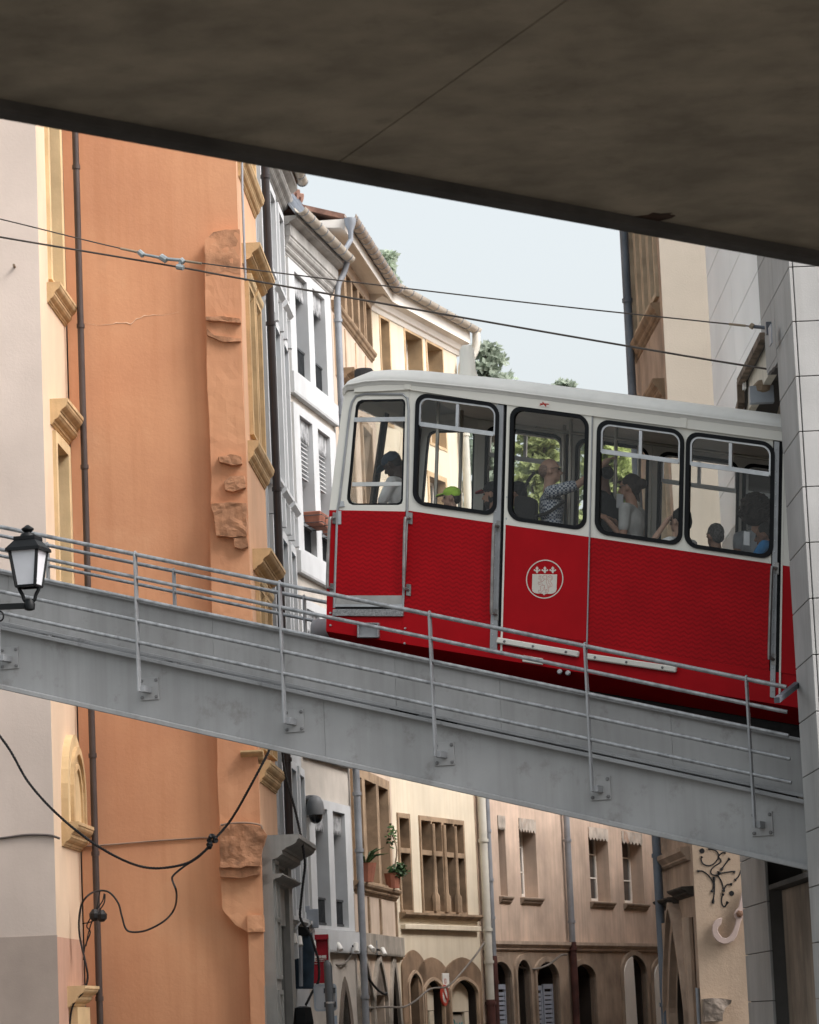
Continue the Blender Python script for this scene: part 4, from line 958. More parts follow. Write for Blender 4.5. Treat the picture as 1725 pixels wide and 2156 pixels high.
arch_ring(rH, mArchShade, FH, arch(0.99, 2.71, 0.57, 1.5, zgt - .04, 8, .8), 0.035, -0.01, -0.44, 'door_shade_lining')  # dark lining added for the shade and dirt of the doorway reveal
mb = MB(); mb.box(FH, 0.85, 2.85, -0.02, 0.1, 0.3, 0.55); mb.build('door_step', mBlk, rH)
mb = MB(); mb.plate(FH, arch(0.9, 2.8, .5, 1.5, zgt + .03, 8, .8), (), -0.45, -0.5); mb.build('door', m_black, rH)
ph = FH.L(3.1, 0.12, 0); downpipe(rH, M('slate_pipe', (0.15, 0.18, 0.22), 0.5, .15, 2), (ph.x, ph.y, 0.5), (ph.x, ph.y, 16.5), 0.062, [.07, .2, .45, .7])
pk = FH.L(0.06, 0.03, 0); downpipe(rH, m_zinc, (pk.x, pk.y, 0.1), (pk.x, pk.y, FH.uz(Zi(1135, 1190))[1]), 0.025, [])
mb = MB(); mb.box(FH0, 0.4, 7, -6, -5.7, 0, 17); mb.box(FH, 3.45, 3.75, -5, -0.41, 0, 17); mb.build('inner_walls', mHs, rH)
# broken stone stub on the front wall
bump_plate(rH, 'stone_stub', M('rough_stub', (0.3, 0.25, 0.21), .95, .3, 5, bump=.5, bump_scale=10), FH0, [Y7(708, 1885), Y7(800, 1875), Y7(1000, 1895), Y7(995, 1925), Y7(930, 1990), Y7(900, 2060), Y7(900, 2120), Y7(712, 2130)], 0.28, 21, 0.05, 0.03)
# ------------------------------------------------------------------ funicular car
def red_mat(name, zig):
    m = M(name, (0.42, 0.004, 0.009), 0.55, 0.06, 2.5, spec=0.12, coat=0.0)
    if zig:
        t = m.node_tree; N = t.nodes; K = t.links; b = N['Principled BSDF']
        uv = N.new('ShaderNodeUVMap'); uv.uv_map = 'UV'; sp = N.new('ShaderNodeSeparateXYZ'); K.new(uv.outputs[0], sp.inputs[0])
        def mth(op, a, c=None):
            n = N.new('ShaderNodeMath'); n.operation = op
            for i, q in ((0, a), (1, c)):
                if q is None: continue
                if isinstance(q, (int, float)): n.inputs[i].default_value = q
                else: K.new(q, n.inputs[i])
            return n.outputs[0]
        tri = mth('PINGPONG', sp.outputs[0], 0.042)
        v = mth('ADD', sp.outputs[1], mth('MULTIPLY', tri, 0.62))
        fr = mth('FRACT', mth('DIVIDE', v, 0.047))
        st = mth('LESS_THAN', fr, 0.42)
        old = b.inputs['Base Color'].links[0].from_socket
        mx = N.new('ShaderNodeMix'); mx.data_type = 'RGBA'; K.new(mth('MULTIPLY', st, 0.45), mx.inputs[0]); K.new(old, mx.inputs[6]); mx.inputs[7].default_value = (0.2, 0.002, 0.005, 1)
        K.new(mx.outputs[2], b.inputs['Base Color'])
    return m
m_red = red_mat('red_paint', False); m_redz = red_mat('red_zigzag_vinyl', True)
m_wht = M('cream_paint', (0.76, 0.74, 0.67), 0.4, 0.03, 1.5, spec=0.4, coat=0.1)
m_roof = M('roof_paint', (0.74, 0.73, 0.69), 0.5, 0.04, 1.2, streak=0.1)
m_gask = M('black_rubber', (0.008, 0.009, 0.011), 0.6, 0.1, 5, spec=0.18)
m_alu = M('aluminium', (0.55, 0.56, 0.57), 0.38, 0.08, 8, metal=0.7)
m_strip = M('grey_strip', (0.34, 0.35, 0.36), 0.45, 0.08, 6, metal=0.4)
m_glass = glass_mat('car_glass', (0.98, 0.985, 0.98), 0.4)
m_int = M('interior_panel', (0.68, 0.67, 0.62), 0.6, 0.06, 2)
m_intd = M('interior_dark', (0.22, 0.22, 0.22), 0.6, 0.1, 2)
m_handle = M('handle_steel', (0.30, 0.29, 0.28), 0.35, 0.15, 10, metal=0.6)
m_checker = M('checker_plate', (0.33, 0.33, 0.33), 0.5, 0.15, 40, metal=0.4, bump=0.6, bump_scale=55)
def cu(p, w=0.0): return CAR.uz(p, w)
car = thing('funicular_car', 'red and cream funicular car full of passengers on the viaduct', 'funicular car', CAR.L(0, -1.1, 0))
CW = -2.2                                   # far side
def cpart(name, mat, fn, parent=None, **k):
    mb = MB(); fn(mb); return mb.build(name, mat, parent or car, **k)
ZB = cu(Ze(900, 972))[1]                    # red / cream border
ZFB = cu(Ze(1190, 262))[1]; ZFT = cu(Ze(1190, 174))[1]
ZSK = cu(Z4(300, 700))[1]                   # bottom of the skirt
UEND = 7.5
u1, u2, u3 = cu(Ze(594, 600))[0], cu(Ze(1152, 700))[0], cu(Ze(1216, 700))[0]
u4, u5, u6 = cu(Zg(322, 900))[0], cu(Zg(1436, 900))[0], cu(Zg(1494, 1400))[0]
fp = [cu(Ze(*p)) for p in ((200, 183), (150, 560), (106, 925), (92, 1330), (84, 1760))]   # front edge
zbc = (fp[2][1], cu(Ze(590, 935))[1])       # border over the cab
zcab_t = cu(Ze(600, 168))[1]
# windows: (u0,u1,z0,z1)
W2 = (cu(Ze(642, 600))[0], cu(Ze(1166, 600))[0], cu(Ze(900, 926))[1], cu(Ze(900, 224))[1])
W3 = (cu(Z6(132, 1000))[0], cu(Z6(1214, 1000))[0], cu(Z6(660, 1728))[1], cu(Z6(690, 150))[1])
W4 = (cu(Z7(80, 500))[0], cu(Z7(828, 500))[0], cu(Z7(440, 1032))[1], cu(Z7(450, 42))[1])
W5 = (cu(Z7(850, 600))[0], cu(Z7(1612, 600))[0], cu(Z7(1230, 1148))[1], cu(Z7(1240, 150))[1])
w1pts = [cu(Z5(*p)) for p in ((640, 112), (664, 128), (671, 160), (660, 600), (646, 1110), (634, 1145), (600, 1158), (150, 1158), (112, 1140), (95, 1100), (95, 1060), (122, 800), (162, 350), (182, 180), (200, 140), (240, 120))]
zw2, zw1 = (W2[3] + W3[3]) / 2, 0
RR = 0.125
def rr(W, d=0.0): return rrect(W[0] + d, W[1] - d, W[2] + d, W[3] - d, RR - d * 0.8, 6)
def side(w, mirror):
    """body side at offset w; the far side repeats the near one"""
    s = -1 if mirror else 1
    th = -0.05 * s
    pw = (w, w + th)
    mw, mr, mz = (m_int, m_int, m_int) if mirror else (m_wht, m_red, m_redz)
    cpart('cab_side', mw, lambda q: q.plate(CAR, [fp[0], (u1, zcab_t + 0.04), (u1, zbc[1]), fp[2], fp[1]], [w1pts], *pw))
    cpart('cab_lower_side', mr if True else mz, lambda q: q.plate(CAR, [fp[2], (u1, zbc[1]), (u1, ZSK), (fp[4][0], ZSK), fp[3]], (), *pw))
    cpart('window_bay', mw, lambda q: q.plate(CAR, rect(u1 + 0.002, u2, ZB, ZFB + 0.04), [rr(W2)], *pw))
    cpart('lower_panel', mz, lambda q: q.plate(CAR, rect(u1 + 0.002, u2, ZSK + 0.32, ZB - 0.001), (), *pw))
    cpart('skirt', mr, lambda q: q.plate(CAR, rect(u1 + 0.002, UEND, ZSK, ZSK + 0.319), (), *pw))
    cpart('door_leaf', mw, lambda q: q.plate(CAR, rect(u3, u4, ZB, ZFB + 0.03), [rr(W3)], w + 0.012 * s, w + th))
    cpart('door_lower', mr, lambda q: q.plate(CAR, rect(u3, u4, ZSK + 0.32, ZB - 0.001), (), w + 0.012 * s, w + th))
    cpart('window_bay', mw, lambda q: q.plate(CAR, rect(u4 + 0.012, u5, ZB, ZFB + 0.04), [rr(W4), rr(W5)], *pw))
    cpart('lower_panel', mz, lambda q: q.plate(CAR, rect(u4 + 0.012, u5, ZSK + 0.32, ZB - 0.001), (), *pw))
    cpart('door_leaf', mw, lambda q: q.plate(CAR, rect(u6, UEND, ZB, ZFB + 0.03), [rrect(u6 + 0.13, u6 + 0.95, W5[2], W5[3], RR)], w + 0.012 * s, w + th))
    cpart('door_lower', mr, lambda q: q.plate(CAR, rect(u6, UEND, ZSK + 0.32, ZB - 0.001), (), w + 0.012 * s, w + th))
    for a, b in ((u2, u3), (u5, u6)):
        cpart('door_seal', m_gask, lambda q: q.box(CAR, a + 0.0, b, w + th, w - 0.012 * s, ZSK + 0.32, ZFB + 0.03))
    for i, W in enumerate((W2, W3, W4, W5)):
        g = cpart('window_gasket', m_gask, lambda q: q.plate(CAR, rr(W, -0.004), [rr(W, 0.036)], w + 0.022 * s, w + th * 0.9), smooth=True)
        d = 0.03; zc = (W[2], W[3])
        if i == 1:
            cpart('pane', m_glass, lambda q: q.plate(CAR, rr(W, d), (), w - 0.012 * s, w - 0.018 * s), g)
        else:
            zbar = W[3] - (W[3] - W[2]) * 0.285
            um = W[0] + (W[1] - W[0]) * 0.5
            cpart('pane', m_glass, lambda q: q.plate(CAR, [p if p[1] < zbar else (p[0], zbar) for p in rr(W, d)], (), w - 0.012 * s, w - 0.018 * s), g)
            cpart('slider_frame', m_alu, lambda q: q.plate(CAR, [p if p[1] > zbar else (p[0], zbar) for p in rr(W, 0.034)], [[p if p[1] > zbar + 0.035 else (p[0], zbar + 0.035) for p in rr(W, 0.054)]], w + 0.012 * s, w - 0.03 * s), g)
            cpart('slider_mullion', m_alu, lambda q: q.box(CAR, um - 0.016, um + 0.016, w - 0.03 * s, w + 0.01 * s, zbar + 0.03, W[3] - 0.06), g)
            cpart('top_pane', m_glass, lambda q: q.plate(CAR, [(min(p[0], um), max(p[1], zbar + .02)) for p in rr(W, 0.06)], (), w - 0.012 * s, w - 0.017 * s), g)
            cpart('slider_rail', m_alu, lambda q: q.box(CAR, W[0] + 0.05, W[1] - 0.05, w - 0.0 * s, w + 0.022 * s, zbar - 0.012, zbar + 0.008), g)
    g = cpart('cab_gasket', m_gask, lambda q: q.plate(CAR, w1pts, [inset(w1pts, 0.02)], w - 0.002 * s, w + th * 0.95))
    cpart('pane', m_glass, lambda q: q.plate(CAR, inset(w1pts, 0.018), (), w - 0.014 * s, w - 0.02 * s), g)
    # underside tuck of the skirt
    cpart('skirt_tuck', mr, lambda q: q.hexa([CAR.L(fp[4][0], w - 0.3 * s, ZSK - 0.16), CAR.L(UEND, w - 0.3 * s, ZSK - 0.16), CAR.L(UEND, w - 0.002 * s, ZSK - 0.001), CAR.L(fp[4][0], w - 0.002 * s, ZSK - 0.001),
          CAR.L(fp[4][0], w - 0.3 * s, ZSK - 0.10), CAR.L(UEND, w - 0.3 * s, ZSK - 0.10), CAR.L(UEND, w - 0.05 * s, ZSK - 0.0005), CAR.L(fp[4][0], w - 0.05 * s, ZSK - 0.0005)]))
side(0.0, False); side(CW, True)
# cab door on the near side: zigzag panel, seams, bars
dr = [cu(Ze(*p)) for p in ((160, 936), (584, 937), (576, 1462), (146, 1462))]
cpart('cab_door_panel', m_redz, lambda q: q.plate(CAR, dr, (), 0.008, -0.01))
seam = [cu(Ze(*p)) for p in ((568, 1540), (586, 1200), (596, 940), (606, 300), (598, 225), (570, 200), (330, 198), (275, 212), (250, 250), (238, 300), (172, 860), (158, 940), (138, 1540))]
cpart('cab_door_seam', m_strip, lambda q: q.tube([CAR.L(p[0], 0.004, p[1]) for p in seam], 0.014, 6))
hb = cu(Z5(400, 318))[1]
cpart('cab_window_bar', m_alu, lambda q: q.bar(CAR.L(cu(Z5(168, 318))[0], -0.004, cu(Z5(168, 318))[1]), CAR.L(cu(Z5(668, 312))[0], -0.004, cu(Z5(668, 312))[1]), 0.03, 0.045))
cpart('cab_window_bar', M('white_bar', (0.75, 0.75, 0.74), 0.4, .03, 3), lambda q: q.bar(CAR.L(cu(Z5(150, 955), -.03)[0], -0.03, cu(Z5(150, 955), -.03)[1]), CAR.L(cu(Z5(646, 950), -.03)[0], -0.03, cu(Z5(646, 950), -.03)[1]), 0.03, 0.04))
kp = [cu(Z2(*p)) for p in ((745, 285), (1320, 285), (1318, 360), (742, 360))]
cpart('kick_plate', M('kick_plate', (0.42, 0.41, 0.39), 0.5, .12, 5, metal=.3, spots=.3, spot_col=(.2, .15, .1)), lambda q: q.plate(CAR, kp, (), 0.012, -0.01))
cpart('kick_strip', m_alu, lambda q: q.plate(CAR, [cu(Z2(*p)) for p in ((742, 361), (1320, 361), (1320, 382), (740, 382))], (), 0.016, -0.01))
cpart('step_gap', m_black, lambda q: q.plate(CAR, [cu(Z2(*p)) for p in ((740, 383), (1318, 383), (1320, 404), (738, 404))], (), 0.004, -0.01))
cpart('step_plate', m_checker, lambda q: q.plate(CAR, [cu(Z2(*p)) for p in ((724, 405), (1330, 405), (1326, 466), (718, 462))], (), 0.03, -0.01), bevel=0.003)
# end wall of the cab
def endq(name, mat, a, b, parent=None):     # quad strip between two heights of the sloping front, thick along u
    def P(t): 
        for (p, q) in zip(fp, fp[1:]):
            if p[1] >= t >= q[1]: k = (p[1] - t) / (p[1] - q[1]); return p[0] + (q[0] - p[0]) * k
        return fp[-1][0] if t < fp[-1][1] else fp[0][0]
    mb = MB(); L = CAR.L; ua, ub = P(a), P(b)
    mb.hexa([L(ub, CW + 0.001, b), L(ub, -0.001, b), L(ub + 0.05, -0.001, b), L(ub + 0.05, CW + 0.001, b), L(ua, CW + 0.001, a), L(ua, -0.001, a), L(ua + 0.05, -0.001, a), L(ua + 0.05, CW + 0.001, a)])
    return mb.build(name, mat, parent or car)
zt_, zb_ = fp[0][1], fp[2][1]
endq('front_lower', m_red, zb_ - 0.002, ZSK + 0.01)
endq('front_sill', m_wht, zb_ + 0.16, zb_)
endq('front_header', m_wht, zt_ - 0.01, zt_ - 0.12)
endq('windscreen', m_glass, zt_ - 0.122, zb_ + 0.162)
for wv in (-0.05, -1.1, CW + 0.05):
    cpart('screen_pillar', m_gask, lambda q: q.bar(CAR.L(fp[2][0] + 0.04, wv, zb_ + 0.1), CAR.L(fp[0][0] + 0.04, wv, zt_ - 0.05), 0.07, 0.06))
# roof: fascia and rounded cap
fa = [cu(Ze(*p), 0.03) for p in ((258, 184), (268, 152), (300, 134), (400, 119), (590, 106))]
fb = [cu(Ze(*p), 0.03) for p in ((605, 170), (400, 180), (300, 184))]
for w, s in ((0.03, 1), (CW - 0.03, -1)):
    cpart('cab_fascia', m_wht, lambda q: q.plate(CAR, fa + [(fa[-1][0] + 0.01, fa[-1][1])] + fb, (), w, w - 0.06 * s))
    cpart('roof_fascia', m_wht, lambda q: q.plate(CAR, [(fa[-1][0] + 0.012, fa[-1][1]), (UEND, ZFT), (UEND, ZFB), (u2, ZFB), (fb[0][0], fb[0][1])], (), w, w - 0.06 * s))
cover = cpart('fascia_joint', m_wht, lambda q: q.box(CAR, fa[-1][0] - 0.02, fa[-1][0] + 0.05, 0.025, 0.038, fb[0][1] + 0.0, fa[-1][1] + 0.0), bevel=.003)
uj = cu(Zg(897, 360))[0]; cpart('fascia_joint', m_wht, lambda q: q.box(CAR, uj - 0.03, uj + 0.04, 0.025, 0.038, ZFB, ZFT), bevel=.003)
stn = []
for (x, y, r) in ((188, 182, 0.05), (192, 165, 0.3), (215, 140, 0.6), (262, 122, 0.85), (330, 108, 1.0), (450, 100, 1.0), (590, 103, 1.0)):
    p = cu(Ze(x, y), 0.05); stn.append((p[0], p[1] - (0.02 if x > 250 else 0.0), r))
stn += [(u2, ZFT - 0.01, 1.0), (UEND, ZFT - 0.01, 1.0)]
capz = [(0.05, -0.02), (0.055, 0.02), (0.04, 0.055), (-0.02, 0.10), (-0.14, 0.145), (-0.4, 0.185), (-0.8, 0.21), (-1.1, 0.215)]
prof = capz + [(CW - w, h) for w, h in reversed(capz[:-1])]
mb = MB(); n = len(prof); P = []; Fq = []
for (u, ze, r) in stn: P += [CAR.L(u, w, ze + h * (r if h > 0 else 1)) for w, h in prof]
P2 = []
for (u, ze, r) in stn: P2 += [CAR.L(u, w * 0.97 - 0.03, ze + h * (r if h > 0 else 1) - 0.035) for w, h in prof]
base = len(P)
for i in range(len(stn) - 1):
    for k in range(n - 1):
        Fq.append((i * n + k, i * n + k + 1, (i + 1) * n + k + 1, (i + 1) * n + k)); Fq.append((base + i * n + k, base + (i + 1) * n + k, base + (i + 1) * n + k + 1, base + i * n + k + 1))
for i in range(len(stn) - 1):
    for k in (0, n - 1): Fq.append((i * n + k, (i + 1) * n + k, base + (i + 1) * n + k, base + i * n + k))
for k in range(n - 1): Fq.append((k, base + k, base + k + 1, k + 1)); m_ = (len(stn) - 1) * n; Fq.append((m_ + k, m_ + k + 1, base + m_ + k + 1, base + m_ + k))
mb.add(P + P2, Fq); mb.build('roof', m_roof, car, smooth=True)
cpart('roof_bead', m_roof, lambda q: q.tube([CAR.L(u, 0.055, z + 0.0) for u, z, r in stn[1:]], 0.012, 6))
# metal door posts with rivets
for (a, b) in ((u2 - 0.03, u2 + 0.10), (u5 - 0.005, u5 + 0.1)):
    o = cpart('door_post', m_strip, lambda q: q.box(CAR, a + 0.02, b - 0.035, -0.01, 0.014, ZSK + 0.06, ZFB - 0.01))
    mb = MB()
    for k in range(22):
        z = ZSK + 0.12 + k * (ZFB - ZSK - 0.2) / 21; mb.lathe(CAR.L(a + 0.043, 0.012, z), [(0.008, 0), (0.008, 0.004), (0.004, 0.008)], 6, CAR.n)
    rv = mb.build('rivets', m_alu, o); rv['kind'] = 'stuff'
cpart('door_edge', m_wht, lambda q: q.box(CAR, u3 - 0.006, u3 + 0.012, 0.0, 0.016, ZSK + 0.06, ZFB))
cpart('door_edge', m_wht, lambda q: q.box(CAR, u6 - 0.006, u6 + 0.012, 0.0, 0.016, ZSK + 0.06, ZFB))
cpart('door_edge', m_strip, lambda q: q.box(CAR, u4, u4 + 0.012, -0.02, 0.018, ZSK + 0.06, ZFB))
# grab handles
def handle(pa, pb):
    a, b = cu(pa), cu(pb)
    o = cpart('grab_handle', m_handle, lambda q: q.tube(curve_pts([CAR.L(a[0] + 0.03, 0.01, a[1]), CAR.L(a[0] + 0.01, 0.06, a[1] - 0.01), CAR.L(a[0], 0.075, a[1] - 0.07), CAR.L(b[0], 0.075, b[1] + 0.07), CAR.L(b[0] + 0.01, 0.06, b[1] + 0.01), CAR.L(b[0] + 0.03, 0.01, b[1])], 5), 0.017, 8), smooth=True)
    for p in (a, b): cpart('handle_foot', m_handle, lambda q: q.box(CAR, p[0] + 0.005, p[0] + 0.055, 0.0, 0.016, p[1] - 0.06, p[1] + 0.06), o, bevel=.004)
handle(Ze(126, 975), Ze(110, 1420)); handle(Ze(598, 975), Ze(588, 1425)); handle(Ze(1152, 1025), Ze(1138, 1580)); handle(Zg(1447, 1258), Zg(1430, 1815))
# lock plate and hinge
cpart('lock_plate', m_alu, lambda q: q.plate(CAR, [cu(Ze(*p)) for p in ((165, 932), (184, 932), (184, 1015), (165, 1018))], (), 0.018, -0.005), bevel=.003)
cpart('window_latch', m_alu, lambda q: q.plate(CAR, [cu(Ze(*p)) for p in ((180, 870), (198, 870), (206, 905), (172, 908))], (), 0.02, -0.005), bevel=.003)
# lamps, plates, sliding-door tracks
lb = [cu(Z2(*p)) for p in ((938, 522), (1122, 522), (1122, 652), (938, 652))]
lo = cpart('side_lamp', m_strip, lambda q: q.plate(CAR, lb, [inset(lb, 0.02)], 0.05, -0.01), bevel=.006)
cpart('lamp_glass', m_strip, lambda q: q.plate(CAR, inset(lb, 0.019), (), 0.012, -0.005), lo)
def track(pa, pb):
    a, b = cu(pa), cu(pb)
    o = cpart('door_track', m_wht, lambda q: q.bar(CAR.L(a[0], 0.03, a[1]), CAR.L(b[0], 0.03, b[1]), 0.05, 0.06), bevel=.01)
    for t in (0.1, 0.45, 0.85): cpart('screw', m_bolt, lambda q: q.lathe(CAR.L(a[0] + (b[0] - a[0]) * t, 0.05, a[1] + (b[1] - a[1]) * t), [(.014, 0), (.014, .01), (.008, .014)], 6, CAR.n), o)
track(Ze(1165, 1743), Ze(1678, 1832)); track(Zg(308, 1800), Zg(858, 1882))
for z_, p0, p1 in ((Ze, (1320, 1848), (1448, 1898)),):
    q0, q1 = cu(z_(*p0)), cu(z_(*p1)); cpart('number_plate', m_wht, lambda q: q.box(CAR, q0[0], q1[0], -0.005, 0.02, q1[1], q0[1] + 0.02), bevel=.006)
for p in ((1552, 1940), (1604, 1948)): c = cu(Ze(*p)); cpart('bolt', m_alu, lambda q: q.lathe(CAR.L(c[0], -0.01, c[1]), [(.028, 0), (.028, .022), (.018, .03)], 8, CAR.n))
for p in ((115, 1572), (115, 1648), (583, 1668), (580, 1762), (1222, 845), (1218, 980)):
    c = cu(Ze(*p)); cpart('bolt', m_alu, lambda q: q.lathe(CAR.L(c[0], -0.005, c[1]), [(.013, 0), (.013, .016), (.008, .022)], 6, CAR.n))
bf = cu(Z2(600, 520), -0.5); bu = fp[3][0]
cpart('buffer', M('buffer_grey', (0.33, 0.33, 0.34), .6, .08, 3), lambda q: q.lathe(CAR.L(bu + 0.05, -0.5, bf[1] + 0.0), [(0.11, 0), (0.115, 0.30), (0.12, 0.31), (0.12, 0.36), (0.10, 0.38)], 16, -CAR.d), smooth=True)
# roof fittings
p = cu(Ze(330, 78), -0.35); cpart('horn', M('dark_rubber', (0.06, 0.055, 0.055), .7), lambda q: q.lathe(CAR.L(p[0], -0.35, p[1] - 0.16), [(0.1, 0), (0.1, .1), (0.1, .2), (0.085, 0.22)], 14))
p = cu(Ze(980, 62), -0.4); cpart('antenna', m_wht, lambda q: q.lathe(CAR.L(p[0], -0.4, p[1] - 0.12), [(0.11, 0), (0.1, .08), (0.085, .14), (0.075, .36), (0.05, .4)], 14), smooth=True)
# crossed-out cigarette plate
q0, q1 = cu(Z6(548, 25)), cu(Z6(700, 108))
sg = cpart('notice_plate', M('notice_white', (0.72, 0.68, 0.62), .5), lambda q: q.plate(CAR, [cu(Z6(*p_)) for p_ in ((556, 20), (706, 42), (694, 112), (545, 96))], (), 0.036, 0.026))
def stroke(name, mat, pts, Zf, w, r, parent): cpart(name, mat, lambda q: q.tube([CAR.L(*(lambda c: (c[0], w, c[1]))(cu(Zf(*p_)))) for p_ in pts], r, 5), parent)
m_rl = M('red_line', (0.45, 0.05, 0.03), .5); m_dl = M('dark_line', (.06, .03, .03), .6)
stroke('cross_mark', m_rl, ((570, 60), (690, 66)), Z6, 0.036, 0.006, sg); stroke('cross_mark', m_rl, ((605, 35), (650, 95)), Z6, 0.036, 0.006, sg); stroke('cross_mark', m_rl, ((565, 80), (640, 58), (655, 95)), Z6, .036, .005, sg)

# emblem on the door
m_emb = M('emblem_white', (0.66, 0.62, 0.55), 0.55, 0.03, 3)
c = cu(Y1(752, 788)); rx = abs(cu(Y1(1195, 788))[0] - c[0]) - 0.003; wE = 0.0155
def circ(r, n=48):
    out = []
    for k in range(n):
        x, y = r * math.cos(2 * math.pi * k / n), r * math.sin(2 * math.pi * k / n); dz_ = y - CAR.g * x; out.append((c[0] + x - CAR.sh * dz_, c[1] + dz_))
    return out
eo = cpart('emblem_ring', m_emb, lambda q: q.plate(CAR, circ(rx), [circ(rx * 0.945)], wE, 0.011))
sh = [(472, 672), (1040, 680), (1024, 1030), (1005, 1080), (960, 1112), (900, 1124), (800, 1122), (765, 1132), (736, 1160), (712, 1130), (680, 1118), (580, 1118), (510, 1100), (470, 1060), (460, 1020)]
cpart('emblem_shield', m_emb, lambda q: q.plate(CAR, [cu(Y1(*p_)) for p_ in reversed(sh)], (), wE, 0.011), eo)
for dx in (0, 181, 363):
    fl = [(577, 495), (612, 535), (592, 575), (610, 585), (618, 565), (640, 560), (655, 580), (640, 603), (622, 600), (606, 612), (598, 622), (602, 635), (590, 640), (584, 655), (570, 655), (565, 640), (552, 635), (556, 622), (545, 610), (532, 600), (512, 600), (498, 578), (515, 560), (536, 565), (545, 585), (562, 575), (542, 535)]
    cpart('emblem_lily', m_emb, lambda q: q.plate(CAR, [cu(Y1(x + dx, y)) for x, y in reversed(fl)], (), wE, 0.011), eo)
lion = [[(690, 825), (665, 770), (660, 740), (672, 700), (650, 720), (625, 700), (640, 735), (608, 740), (632, 760), (612, 785), (640, 790), (665, 840), (690, 850)],
        [(690, 850), (640, 872), (605, 845), (620, 880), (595, 885), (625, 900), (612, 925), (645, 905), (700, 895), (715, 930), (745, 925)],
        [(715, 720), (740, 705), (770, 692), (800, 715), (800, 760), (780, 785), (740, 800), (700, 850)], [(700, 745), (725, 755), (705, 765), (740, 775), (755, 760)], [(712, 722), (698, 745)],
        [(800, 780), (790, 860), (820, 930), (850, 950), (885, 940), (880, 915), (840, 870), (850, 850), (830, 800), (805, 770)],
        [(820, 755), (850, 715), (890, 705), (930, 735), (938, 780), (910, 810), (875, 835), (905, 880), (930, 920), (915, 955), (865, 970)], [(840, 770), (870, 740), (905, 740), (915, 775), (890, 795), (865, 785)],
        [(745, 925), (680, 940), (640, 965), (665, 990), (655, 1015), (670, 1050), (645, 1060), (620, 1035), (605, 1060), (625, 1100), (655, 1108), (690, 1075), (735, 1030), (715, 1000), (750, 970), (745, 925)],
        [(750, 970), (755, 1010), (770, 1060), (765, 1110), (800, 1085), (815, 1115), (835, 1080), (850, 1040), (825, 1015), (855, 990), (850, 965)], [(780, 1030), (800, 1022), (815, 1042), (800, 1062), (782, 1055)], [(805, 975), (830, 962), (840, 985), (820, 990)]]
for i, l in enumerate(lion): stroke('lion_line', m_rl if i >= 0 else m_dl, l, Y1, wE, 0.0016, eo)

# interior
ZFL = ZSK + 0.28
cpart('floor', m_intd, lambda q: q.box(CAR, fp[3][0] + 0.05, UEND, CW + 0.06, -0.06, ZFL - 0.06, ZFL))
cpart('ceiling', m_int, lambda q: q.box(CAR, fa[0][0] + 0.5, UEND, CW + 0.06, -0.06, ZFB + 0.05, ZFB + 0.075))
cpart('under_frame', m_under, lambda q: q.box(CAR, fp[4][0] + 0.15, UEND, CW + 0.35, -0.32, ZSK - 0.28, ZFL - 0.07))
for k, u in enumerate((-1.6, 3.4)):
    for wv in (-0.5, -1.72):
        wz = ZSK - 0.12
        uw = u + CAR.sh * (ZSK - CAR.z0); bz = 4.17 + BR.g * uw - CAR.g * uw
        cpart('wheel', m_under, lambda q: q.lathe(CAR.L(u, wv, bz + 0.27), [(0.05, 0), (0.27, 0.0), (0.27, 0.1), (0.05, 0.1)], 20, -CAR.n))
        cpart('axle_guard', m_under, lambda q: q.box(CAR, u - 0.28, u + 0.28, wv - 0.03, wv + 0.0, bz + 0.15, ZSK))
m_pole = M('pole_steel', (0.34, 0.32, 0.28), .3, .08, 5, metal=.7)
for (u, w) in ((cu(Z5(980, 700), -0.5)[0], -0.5), (cu(Z5(1215, 700), -1.5)[0], -1.5), (cu(Z6(880, 900), -1.6)[0], -1.6), (cu(Z6(960, 1300), -0.9)[0], -0.9), (cu(Z7(240, 500), -0.9)[0], -0.9), (cu(Z7(440, 700), -1.7)[0], -1.7)):
    cpart('grab_pole', m_pole, lambda q: q.tube([CAR.L(u, w, ZFL), CAR.L(u, w, ZFB + 0.05)], 0.02, 8), smooth=True)
cpart('ceiling_rail', m_pole, lambda q: q.tube([CAR.L(u3, -0.9, ZFB - 0.1), CAR.L(UEND, -0.9, ZFB - 0.1)], 0.018, 8))
cpart('cab_partition', m_int, lambda q: q.box(CAR, u1 + 0.25, u1 + 0.29, CW + 0.07, -0.9, ZFL, ZFL + 1.0))
for (u, w, f) in ((u1 + 0.75, -0.45, 1), (u1 + 0.75, -1.7, 1), (u4 + 0.75, -0.45, 1), (u4 + 0.75, -1.7, 1), (u4 + 1.55, -0.45, 1), (u4 + 1.55, -1.7, 1), (u5 - 0.1, -1.7, 1), (cu(Z5(960, 930), -1.6)[0], -1.6, 0)):
    s = cpart('passenger_seat', m_intd, lambda q: q.box(CAR, u - 0.22, u + 0.22, w - 0.21, w + 0.21, ZFL + 0.38, ZFL + 0.46), bevel=.02)
    cpart('seat_back', m_intd, lambda q: q.plate(CAR.off(w + 0.2), rrect(u + 0.16, u + 0.24, ZFL + 0.44, ZFL + 0.98, 0.03), (), 0, -0.4), s, bevel=.02)
    cpart('seat_leg', m_pole, lambda q: q.tube([CAR.L(u, w, ZFL), CAR.L(u, w, ZFL + 0.4)], 0.03, 8), s)
    cpart('seat_handle', m_alu, lambda q: q.tube(curve_pts([CAR.L(u + .2, w + .18, ZFL + .9), CAR.L(u + .2, w + .18, ZFL + 1.06), CAR.L(u + .2, w + .05, ZFL + 1.1), CAR.L(u + .2, w + .0, ZFL + .96)], 4), .012, 6), s)
